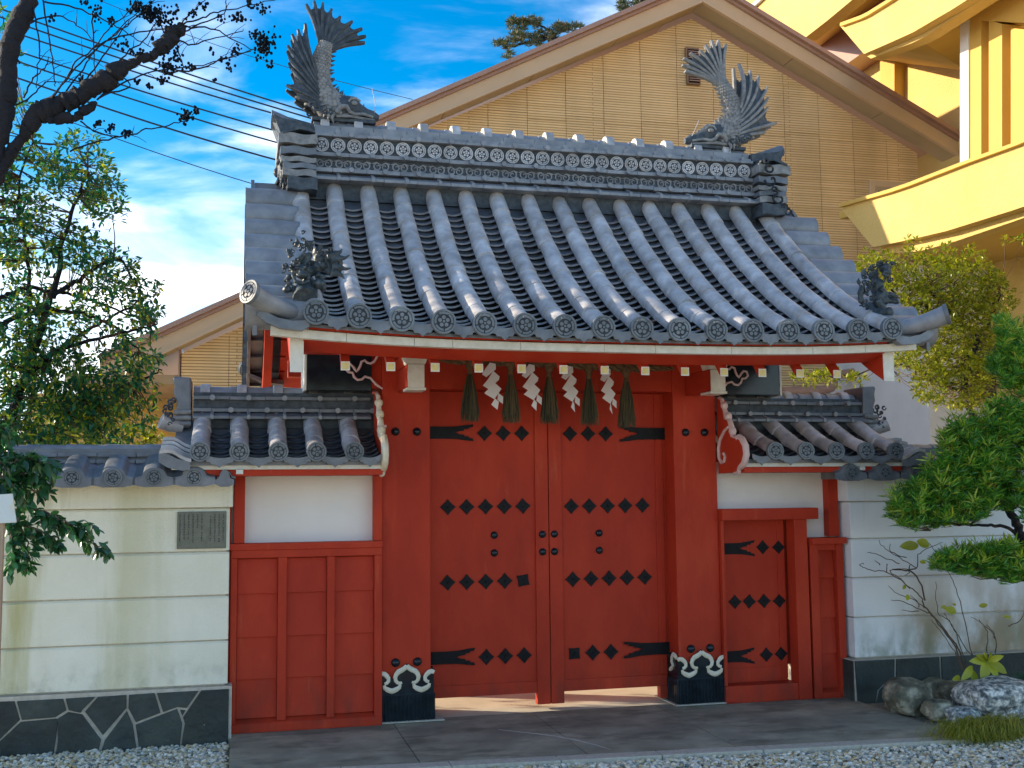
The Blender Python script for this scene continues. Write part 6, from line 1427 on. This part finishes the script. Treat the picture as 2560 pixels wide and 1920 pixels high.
shade_crown = np.array([(random.uniform(-5.6, -2.3), random.uniform(8.4, 11.2), random.uniform(1.6, 5.3)) for _ in range(260)]); C = np.concatenate([C, shade_crown])  # unseen crown clusters, added out of frame to keep sun off the roof
CL = np.array([tuple(v) for v in C]); ax = CL-np.array([D(60, 700, 9.2)[0], 9.2, D(60, 700, 9.2)[2]]); ax /= np.linalg.norm(ax, axis=1, keepdims=True); ax += [0, -.2, .1]
P_, d_ = rosettes(CL, 9, ax, 1.0); P_ = P_+d_*RNG.uniform(.0, .06, (len(P_), 1)); d_[:, 2] -= .15
scatter_mesh('foliage', LEAF_V, LEAF_F, P_, rots(d_, roll=RNG.uniform(-.9, .9, len(P_))), np.where(P_[:, 0] < -2.3, 1.7, 1.0)*RNG.uniform(.040, .066, len(P_)), M['leafd'], parent=CA)['kind'] = 'stuff'
bm_ = MB(); limbs = [[(-60, 1400), (-30, 1150), (10, 950), (60, 800), (110, 640), (150, 480), (190, 360)], [(10, 950), (60, 780), (60, 560), (40, 420), (70, 300)], [(60, 800), (150, 740), (230, 690), (320, 640)], [(110, 640), (180, 600), (250, 560), (300, 620)], [(-30, 1150), (60, 1000), (160, 880), (280, 830), (350, 800)], [(0, 640), (60, 625), (120, 630), (200, 650), (330, 700)], [(20, 850), (120, 760), (260, 720), (340, 700)], [(0, 700), (100, 670), (220, 690), (300, 760)]]
LP_ = []
for i, l in enumerate(limbs):
    P = curve([D(a, b, 9.2+(.12*(i % 3)-.1)) for a, b in l], 8, .008); LP_ += P; r0 = .06 if i == 0 else .022; bm_.tube(P, [lerp(r0, .006, k/len(P)) for k in range(len(P))], 7)
bm_.build('branches', M['bark'], CA, smooth=True, recalc=False)
tm = MB()
for c in CL[:-260:2]:
    c = Vector(c); b = min(LP_, key=lambda p: (p-c).length_squared); 
    if (b-c).length < .9: mid = b.lerp(c, .5)+Vector((random.gauss(0, .02), random.gauss(0, .02), random.gauss(0, .02)-.01)); tm.tube([b, mid, c], [.006, .004, .0025], 4, cap=False)
tm.build('twigs', M['twig'], CA, recalc=False)['kind'] = 'stuff'
# big low branch hanging in front of the wall: every leaf its own
CB = thing('camellia_branch', tuple(D(-40, 1000, 6.5)), 'glossy camellia branch hanging in front of the left wall, beside the signboard', 'branch')
LM = bpy.data.meshes.new('leaf'); LM.from_pydata(LEAF_V, [], LEAF_F); LM.materials.append(M['leafc']); LM.polygons.foreach_set('use_smooth', [True]*len(LM.polygons))
lb = [[(-60, 900), (0, 960), (60, 990), (105, 1000)], [(-60, 940), (10, 1010), (50, 1050), (95, 1060)], [(-60, 880), (-10, 920), (30, 940)], [(-60, 1000), (20, 1040), (70, 1100), (130, 1130), (200, 1140)], [(-60, 1010), (0, 1060), (40, 1130), (60, 1180), (60, 1220)], [(20, 1040), (60, 1020), (100, 1040)], [(70, 1100), (130, 1120), (180, 1165), (232, 1185)], [(-60, 1050), (0, 1100), (30, 1180), (20, 1230)], [(-60, 980), (10, 1000), (60, 990), (110, 1010)], [(40, 1130), (90, 1150), (130, 1175)]]
stems_ = MB(); cnt = 0
for l in lb:
    P = curve([D(a, b, 6.45+random.uniform(-.08, .08)) for a, b in l], 6, .004); stems_.tube(P, [lerp(.008, .0025, k/len(P)) for k in range(len(P))], 5)
    for k, p in enumerate(P):
        if k < 3: continue
        for _ in range(5 if k < len(P)-4 else 5):
            d = Vector((random.gauss(.25, .6), random.gauss(-.2, .5), random.gauss(-.55, .5))).normalized(); o = bpy.data.objects.new('leaf', LM); COL.objects.link(o); o.parent = CB
            q4 = d.to_track_quat('X', 'Z') @ Euler((random.uniform(-.8, .8), 0, 0)).to_quaternion(); o.location = p+Vector((random.gauss(0, .012), random.gauss(0, .02), random.gauss(0, .012)))-WL[CB.name]; o.rotation_mode = 'QUATERNION'; o.rotation_quaternion = q4; s1 = random.uniform(.058, .088); o.scale = (s1, s1*1.1, s1); cnt += 1
stems_.build('stem', M['twig'], CB, smooth=True)
# ---- yellow-green garden shrubs behind the left wall top
YB = thing('garden_hedge', tuple(D(100, 1000, 10.5)[:2])+(gz,), 'sunlit yellow green hedge behind the left wall, under the camellia', 'hedge')
C = crown_points([(60, 940, 90, 40, 50), (200, 930, 90, 35, 45), (300, 945, 60, 25, 26), (120, 660, 60, 25, 8), (-100, 940, 90, 60, 30), (30, 545, 60, 45, 22), (25, 650, 50, 30, 10)], 10.3, 11, 1.2); P_, d_ = rosettes(C, 9, np.array([0, -.2, .5]), 1)
scatter_mesh('foliage', LEAF_V, LEAF_F, P_, rots(d_, roll=RNG.uniform(-1, 1, len(P_))), RNG.uniform(.045, .08, len(P_)), M['leafy'], parent=YB)['kind'] = 'stuff'
MB().tube([D(60, 1300, 10.6), D(70, 1000, 10.6), D(90, 900, 10.6)], [.03, .025, .01], 6).build('stem', M['twig'], YB)
# ---- holly tree at the right, behind the gate roof
HL = thing('holly_tree', tuple(D(2120, 1300, 10.4)[:2])+(gz,), 'rounded yellow green holly tree behind the right end of the gate roof', 'tree')
C = crown_points([(1985, 610, 120, 55, 120), (1900, 590, 60, 45, 36), (2080, 620, 90, 60, 90), (2140, 650, 60, 50, 50), (2000, 680, 110, 45, 90), (1950, 650, 60, 50, 40), (2060, 560, 80, 30, 30), (2100, 690, 60, 30, 25), (1990, 760, 55, 40, 40), (2060, 800, 80, 40, 80), (2010, 830, 45, 40, 40), (2130, 780, 60, 50, 60), (2110, 850, 50, 40, 40), (2090, 720, 60, 40, 40), (2060, 860, 50, 25, 24), (2170, 740, 40, 40, 20), (2040, 740, 50, 35, 24), (1950, 790, 30, 30, 10), (1740, 815, 30, 12, 8), (1800, 815, 45, 14, 12), (1850, 825, 20, 10, 5), (1880, 560, 20, 30, 4), (1970, 540, 20, 30, 5), (2190, 520, 20, 10, 3), (2150, 600, 30, 15, 6)], 9.9, 11.0, 1.9)
up_ = np.tile([0, -.35, .8], (len(C), 1)); P_, d_ = rosettes(C, 10, up_, .8)
scatter_mesh('foliage', LEAF_V, LEAF_F, P_+d_*.02, rots(d_, roll=RNG.uniform(-.8, .8, len(P_))), RNG.uniform(.040, .062, len(P_)), M['leafy'], parent=HL)['kind'] = 'stuff'
hb = MB(); LP_ = []
for l, r0 in (([(2130, 1400), (2110, 1000), (2085, 850), (2075, 790), (2100, 760), (2110, 730), (2060, 680), (2000, 620)], .05), ([(2075, 790), (2130, 810), (2180, 830)], .025), ([(2110, 730), (2150, 680), (2160, 620)], .022), ([(2085, 850), (2020, 820), (1960, 790), (1820, 812), (1730, 812)], .016), ([(2060, 680), (1960, 650), (1890, 590)], .02), ([(2085, 800), (2050, 760), (1990, 750)], .018)):
    P = curve([D(a, b, 10.4) for a, b in l], 7, .010); LP_ += P; hb.tube(P, [lerp(r0, r0*.25, k/len(P)) for k in range(len(P))], 8)
hb.build('branches', M['bark'], HL, smooth=True)
tm = MB()
for c in C[::3]:
    c = Vector(c); b = min(LP_, key=lambda p: (p-c).length_squared); tm.tube([b, b.lerp(c, .5)+Vector((random.gauss(0, .02), 0, -.02)), c], [.005, .0035, .002], 4, cap=False)
tm.build('twigs', M['twig'], HL, recalc=False)['kind'] = 'stuff'
# ---- cloud pruned podocarpus, right front
def needle_crown(name, blobs, y0, y1, n_per, T, flat=.6, L0=.05, L1=.09, m=M['needle'], up=.35, dens=1.0):
    C = crown_points(blobs, y0, y1, dens); P = np.repeat(C, n_per, 0); d = unit(len(P)); d[:, 2] = np.abs(d[:, 2])*.8+up*RNG.uniform(0, 1, len(P))-.15; d[:, 1] -= .15
    P = P+RNG.normal(size=P.shape)*.008
    o = scatter_mesh(name, NEED_V, NEED_F, P, rots(d, roll=RNG.uniform(-1.5, 1.5, len(P))), RNG.uniform(L0, L1, len(P)), m, parent=T); o['kind'] = 'stuff'; return C
PD = thing('podocarpus_tree', tuple(D(2260, 1500, 7.0)[:2])+(-.02,), 'cloud pruned podocarpus tree with layered bright green pads, right edge in front of the wall', 'tree')
padA = [(2120, 950, 80, 45, 150), (2180, 905, 50, 40, 90), (2080, 985, 60, 40, 90), (2060, 1020, 70, 25, 70), (2150, 1000, 70, 40, 120), (2250, 950, 60, 90, 120)]
padB = [(1985, 1075, 60, 26, 80), (2030, 1050, 55, 26, 70), (2090, 1070, 70, 34, 110), (1960, 1105, 40, 22, 45), (2060, 1110, 80, 24, 90), (2160, 1060, 50, 45, 90), (2130, 1030, 50, 30, 60), (1990, 1130, 50, 16, 35), (2230, 1080, 40, 50, 60)]
padC = [(2090, 1210, 70, 20, 100), (2160, 1205, 60, 28, 120), (2180, 1235, 50, 22, 80), (2050, 1222, 35, 12, 30), (2120, 1235, 50, 14, 50), (2250, 1220, 40, 35, 60)]
padD = [(2190, 740, 35, 40, 60), (2175, 790, 40, 30, 60), (2200, 830, 35, 25, 40), (2250, 770, 45, 70, 90), (2165, 705, 15, 25, 12)]
for b in (padA, padB, padC, padD): needle_crown('leaf_pad', b, 6.65, 7.25, 26, PD, L0=.042, L1=.08, dens=1.1)
tw2 = MB()
for b in (padA, padB, padC, padD):
    for (xd, yd, rx, ry, n_) in b:
        for _ in range(int(n_/9)):
            c = D(xd+random.uniform(-rx, rx)*.95, yd+random.uniform(-ry, ry)*.95, random.uniform(6.66, 7.1)); r = D(xd+rx*.4, yd+ry*1.0, 6.98); tw2.tube([r, r.lerp(c, .5)+Vector((0, 0, -.015)), c], [.005, .004, .002], 4, cap=False)
tw2.build('twigs', M['twig'], PD, recalc=False)['kind'] = 'stuff'
needle_crown('new_growth', [(x_, y_-ry_*.35, rx_*1.12, ry_*1.05, n_*.28) for (x_, y_, rx_, ry_, n_) in padA+padB+padC+padD], 6.60, 7.25, 12, PD, L0=.05, L1=.095, m=M['needle2'], up=.9)
pb = MB()
for l, r0 in (([(2275, 1560), (2270, 1350), (2240, 1230), (2215, 1175), (2190, 1120), (2175, 1060), (2200, 980), (2230, 880), (2240, 780)], .045), ([(2215, 1185), (2180, 1140), (2120, 1135), (2050, 1130), (1990, 1120)], .015), ([(2190, 1120), (2160, 1060), (2100, 1040), (2040, 1040)], .02), ([(2250, 1260), (2190, 1245), (2110, 1238)], .02), ([(2200, 1000), (2150, 1000), (2090, 1000)], .02), ([(2235, 840), (2200, 830), (2170, 800)], .015)):
    P = curve([D(a, b, 6.98) for a, b in l], 6, .006); pb.tube(P, [lerp(r0, r0*.35, k/len(P)) for k in range(len(P))], 9)
pb.build('trunk', M['bark'], PD, smooth=True)
# ---- pines above the house roof
PN = thing('pine_tree', tuple(D(1180, 900, 28)[:2])+(gz,), 'pine crown rising behind the left slope of the tan house roof', 'tree')
needle_crown('foliage', [(1120, 60, 22, 18, 26), (1085, 98, 20, 10, 18), (1100, 120, 12, 8, 8), (1150, 50, 18, 14, 22), (1180, 75, 25, 14, 26), (1215, 62, 22, 12, 22), (1245, 60, 15, 8, 12), (1140, 85, 25, 12, 22), (1115, 85, 15, 12, 14), (1160, 100, 20, 8, 8), (1105, 45, 8, 6, 6)], 27.4, 28.6, 30, PN, L0=.10, L1=.19, m=M['pine'])
pb = MB()
for l, r0 in (([(1230, 600), (1225, 200), (1200, 95), (1170, 85), (1130, 95), (1090, 105)], .12), ([(1200, 95), (1190, 70), (1150, 50)], .05), ([(1205, 105), (1240, 65)], .05)): pb.tube(curve([D(a, b, 28) for a, b in l], 5, .02), [r0]*3+[r0*.5]*40, 6) if False else pb.tube(curve([D(a, b, 28) for a, b in l], 5, .02), [lerp(r0, .02, k/(5*(len(l)-1))) for k in range(5*(len(l)-1)+1)], 6)
pb.build('trunk', M['bark'], PN, smooth=True)
PN2 = thing('pine_tree', tuple(D(1390, 900, 28)[:2])+(gz,), 'small tuft of pine crown at the top edge, nearer the house gable', 'tree')
needle_crown('foliage', [(1360, 12, 25, 12, 26), (1390, 2, 20, 14, 24), (1345, 22, 12, 8, 10), (1400, -30, 60, 30, 60)], 27.6, 28.4, 30, PN2, L0=.10, L1=.19, m=M['pine'])
pb = MB(); pb.tube(curve([D(1395, 600, 28), D(1392, 100, 28), D(1385, 0, 28)], 5, .02), [.12, .11, .1, .09, .08, .07, .06, .05, .04, .03, .02], 6); pb.build('trunk', M['bark'], PN2, smooth=True)

# ------------------------------------------------------------------ planting in front of the right wall
from mathutils import noise as mn
def rock(px0, px1, py0, py1, label, m, seed, dy=0.0, squash=1.0):
    o6 = lambda a, b: (1860+a/2.963, 1360+b/2.963)
    g0 = SZ(*o6((px0+px1)/2, py1), -.03); y = g0.y+dy; a = S(*o6(px0, py1), y); b = S(*o6(px1, py0), y)
    cx_, cz_ = (a.x+b.x)/2, (a.z+b.z)/2; rx, rz = (b.x-a.x)/2*1.06, (b.z-a.z)/2*1.10; ry = min(rx, .28)*.9
    bm = bmesh.new(); bmesh.ops.create_icosphere(bm, subdivisions=4, radius=1)
    off = Vector((seed*3.1, seed*1.7, seed*2.3))
    for v in bm.verts:
        n_ = v.co.normalized(); k = 1+.30*mn.noise(n_*1.3+off)+.14*mn.noise(n_*3+off)+.07*mn.noise(n_*7+off)+.03*mn.noise(n_*16+off)
        c = n_*k; s_ = max(abs(c.x), abs(c.y), abs(c.z)); c = c*(lerp(1, .93/max(s_, .2)*1.0, .35))
        v.co = Vector((c.x*rx, c.y*ry, c.z*rz))
    me = bpy.data.meshes.new('rock'); bm.to_mesh(me); bm.free(); me.materials.append(m); me.polygons.foreach_set('use_smooth', [True]*len(me.polygons)); me.set_sharp_from_angle(angle=rad(32))
    o = bpy.data.objects.new('garden_rock', me); COL.objects.link(o); o.location = (cx_, y+ry*.6, cz_); WL[o.name] = Vector(o.location)
    return tag(o, label, 'rock', 'rocks edging the planting bed')
rock(1120, 1390, 1010, 1290, 'dark brown boulder at the left end of the rocks, against the wall base', M['rock'], 1)
rock(1290, 1540, 965, 1060, 'low dark rock in the back row, right behind the brown boulder', M['rock'], 2, .28)
rock(1370, 1530, 1000, 1190, 'narrow dark rock squeezed between the brown boulder and the pinkish rock', M['rock'], 3, .05)
rock(1385, 1570, 1160, 1330, 'small grey rounded rock low in front of the narrow dark rock', M['rock'], 4)
rock(1500, 1760, 1030, 1225, 'pinkish brown rock below the yellow leaved plant', M['rock'], 5, .08)
rock(1560, 1770, 1215, 1360, 'small grey white rock at the front, left of the sedge clump', M['rockw'], 6)
rock(1745, 2230, 1020, 1340, 'largest rock, speckled white and blue grey, at the right edge', M['rockw'], 7)
# sedge
z6 = lambda a, b, y: S(1860+a/2.963, 1360+b/2.963, y)
GR = thing('sedge_clump', SZ(1860+1850/2.963, 1360+1480/2.963, -.03), 'drooping yellow green sedge clump in front of the speckled rock', 'grass')
V_ = []; F_ = []; g0 = SZ(1860+1850/2.963, 1360+1470/2.963, -.03); gm = MB()
for k in range(1500):
    b = g0+Vector((random.gauss(.03, .14), random.gauss(.07, .05), random.uniform(-.01, .04))); an = random.gauss(math.pi, 1.1); L_ = random.uniform(.13, .27); hgt = random.uniform(.05, .13)
    d = Vector((math.cos(an), -abs(math.sin(an))*.7, 0)); sd_ = Vector((-d.y, d.x, 0))*.0022
    P = [b, b+d*L_*.35+Vector((0, 0, hgt)), b+d*L_*.7+Vector((0, 0, hgt*.9)), b+d*L_+Vector((0, 0, hgt*.25))]
    gm.add([P[0]-sd_, P[0]+sd_, P[1]+sd_, P[1]-sd_, P[2]+sd_, P[2]-sd_, P[3]], [(0, 1, 2, 3), (3, 2, 4, 5), (5, 4, 6)])
gm.build('blades', M['grass'], GR, recalc=False)['kind'] = 'stuff'
# fern
FN = thing('fern', z6(2040, 1010, 7.35), 'dark green fern behind the speckled rock at the right edge', 'fern')
fm = MB()
for k in range(9):
    a0 = z6(2060, 1030, 7.3); an = random.uniform(.2, 2.9); L_ = random.uniform(.16, .26); P = [a0+Vector((math.cos(an)*L_*t, random.uniform(-.02, .02)-.05*t, math.sin(an)*L_*t*1.1-.10*t*t)) for t in (0, .25, .5, .75, 1)]
    fm.tube(P, [.002]*5, 4)
    for j in range(14):
        t = j/14*3.9; i = int(t); p = P[i].lerp(P[i+1], t-i); w_ = .045*(1-j/16)
        for s_ in (-1, 1):
            dirv = Vector((-math.sin(an)*s_, -.2, math.cos(an)*s_))*w_+Vector((math.cos(an), 0, math.sin(an)))*w_*.4; fm.add([p, p+dirv*.5+Vector((.004, 0, .004)), p+dirv, p+dirv*.5-Vector((.004, 0, .004))], [(0, 1, 2, 3)])
fm.build('fronds', M['fern'], FN, recalc=False)
def big_leaf(root, base, tip, w, name='leaf', m=M['yleaf']):
    base, tip = Vector(base), Vector(tip); d = tip-base; L_ = d.length; x = d/L_; yv = Vector((0, -1, .25)); s_ = x.cross(yv).normalized(); n_ = s_.cross(x)
    vs = []; fs = []; N_ = 7
    for k in range(N_+1):
        t = k/N_; ww = w*math.sin(math.pi*min(1, t*.96+.04))**.75*(1 if t < .97 else .1); p = base+d*t+n_*(.05*L_*math.sin(math.pi*t))
        vs += [p-s_*ww+n_*ww*.25, p, p+s_*ww+n_*ww*.25]
    for k in range(N_): fs += [(3*k, 3*k+1, 3*k+4, 3*k+3), (3*k+1, 3*k+2, 3*k+5, 3*k+4)]
    mb = MB(); mb.add(vs, fs); return mb.build(name, m, root, smooth=True, recalc=False)
YP = thing('broadleaf_plant', z6(1800, 1010, 7.25), 'small plant with large yellow green leaves above the rocks', 'plant')
c = (1800, 865)
MB().tube([z6(1810, 1040, 7.25), z6(1805, 950, 7.22), z6(*c, 7.2)], [.006, .005, .004], 6).build('stem', M['twig'], YP)
for tp, w in (((1665, 868), .030), ((1715, 822), .022), ((1825, 800), .022), ((1925, 828), .024), ((1948, 962), .036), ((1752, 1000), .044), ((1880, 1012), .030), ((1770, 800), .016)):
    big_leaf(YP, z6(*c, 7.2), z6(*tp, 7.12), w)
for bs, tp, w in (((1690, 905), (1605, 1010), .030), ((1690, 930), (1700, 1045), .034), ((1600, 985), (1540, 1005), .020)): big_leaf(YP, z6(*bs, 7.2), z6(*tp, 7.12), w)
# bare shrub
BS = thing('bare_shrub', z6(1640, 960, 7.35), 'leafless twiggy shrub with a few yellow leaves against the stained wall', 'shrub')
st_ = [[(1640, 960), (1600, 800), (1500, 650), (1350, 480), (1310, 390), (1230, 320), (1060, 210), (960, 200), (870, 165), (860, 150), (885, 140)], [(1620, 940), (1560, 760), (1420, 560), (1340, 500), (1180, 430), (1090, 415)], [(1660, 930), (1540, 600), (1440, 500), (1420, 280)], [(1340, 420), (1280, 240), (1180, 190), (1100, 190), (1270, 180), (1290, 80), (1350, 40), (1470, -10)], [(1700, 860), (1560, 640), (1480, 510)], [(1690, 830), (1600, 420), (1530, 240), (1420, 60), (1370, -10)], [(1860, 820), (1865, 700), (1760, 590), (1680, 540)], [(1280, 180), (1150, 100), (1030, 20), (1000, -30)], [(1160, 150), (980, 75), (915, 65)], [(1200, 100), (1090, 60), (1080, 0)], [(1060, 210), (1055, 160), (1065, 150)], [(1230, 330), (1160, 260), (1080, 200), (1120, 190), (1280, 180)], [(1300, 470), (1280, 420), (1230, 380)], [(1290, 500), (1170, 490)], [(1350, 480), (1250, 410), (1160, 380), (1070, 310)], [(1000, 150), (970, 120)], [(1800, 800), (1800, 650), (1740, 560)], [(1860, 700), (1840, 640), (1800, 600)], [(1960, 610), (2040, 570), (2080, 500)], [(1230, 160), (1220, 215), (1190, 230)], [(1580, 900), (1560, 800), (1450, 640), (1380, 560)]]
bs = MB()
for s_ in st_:
    P = curve([z6(a, b, 7.35+random.uniform(-.04, .04)) for a, b in s_], 5, .003); bs.tube(P, [lerp(.0065 if len(s_) > 5 else .004, .0018, k/len(P)) for k in range(len(P))], 6)
bs.build('stems', M['twig'], BS, smooth=True, recalc=False)
for bpt, tp, w in (((1290, 10), (1150, 20), .036), ((1280, -20), (1375, 15), .036), ((1215, 375), (1205, 420), .018), ((1500, 470), (1455, 468), .016), ((1490, 480), (1575, 505), .030), ((1545, 440), (1570, 458), .010), ((1740, 460), (1805, 450), .018), ((1300, 130), (1350, 140), .014), ((1195, 305), (1175, 335), .014), ((1920, 535), (1980, 548), .012)): big_leaf(BS, z6(*bpt, 7.3), z6(*tp, 7.28), w)
# fallen leaf
big_leaf(tag(thing('fallen_leaf', SZ(1860+735/2.963, 1360+1500/2.963, gz+.02), 'small orange fallen leaf on the gravel by the kerb', 'leaf'), None), SZ(1860+720/2.963, 1360+1500/2.963, gz+.02), SZ(1860+755/2.963, 1360+1492/2.963, gz+.03), .012, 'leaf_blade', M['wood'])

# dry leaves caught in the roof channels and on the gravel
M['dry'] = MAT('dry_leaf', [(.3, (.42, .15, .04)), (.7, (.55, .26, .08))], 9, 3, .7, rnd=.3)
DL_ = bpy.data.meshes.new('dry_leaf'); DL_.from_pydata(LEAF_V, [], LEAF_F); DL_.materials.append(M['dry'])
rg = random.Random(21)
def dry(loc, label, group):
    o = bpy.data.objects.new('dry_leaf', DL_); COL.objects.link(o); o.location = loc; o.rotation_euler = (rg.uniform(-.5, .5), rg.uniform(-.5, .5), rg.uniform(0, 6.2)); k = rg.uniform(.022, .04); o.scale = (k, k*1.2, k)
    tag(o, label, 'leaf', group)
for k in range(22):
    i = rg.choice([6, 7, 8, 8, 9, 9, 10, 10, 11, 12, 3, 14]); x = (ROWS[i]+ROWS[i+1])/2+rg.gauss(0, .02); y = 6.44+abs(rg.gauss(0, .22)); dry((x, y, pz(y, x)-.012), 'small dry orange leaf caught in a channel low on the gate roof', 'dry leaves on the gate roof')
for k in range(12):
    x = rg.uniform(.8, 4.3); y = kerb_y(x)-rg.uniform(.05, .5); dry((x, y, gz+.022), 'small dry orange leaf lying on the gravel before the kerb', 'dry leaves on the gravel')
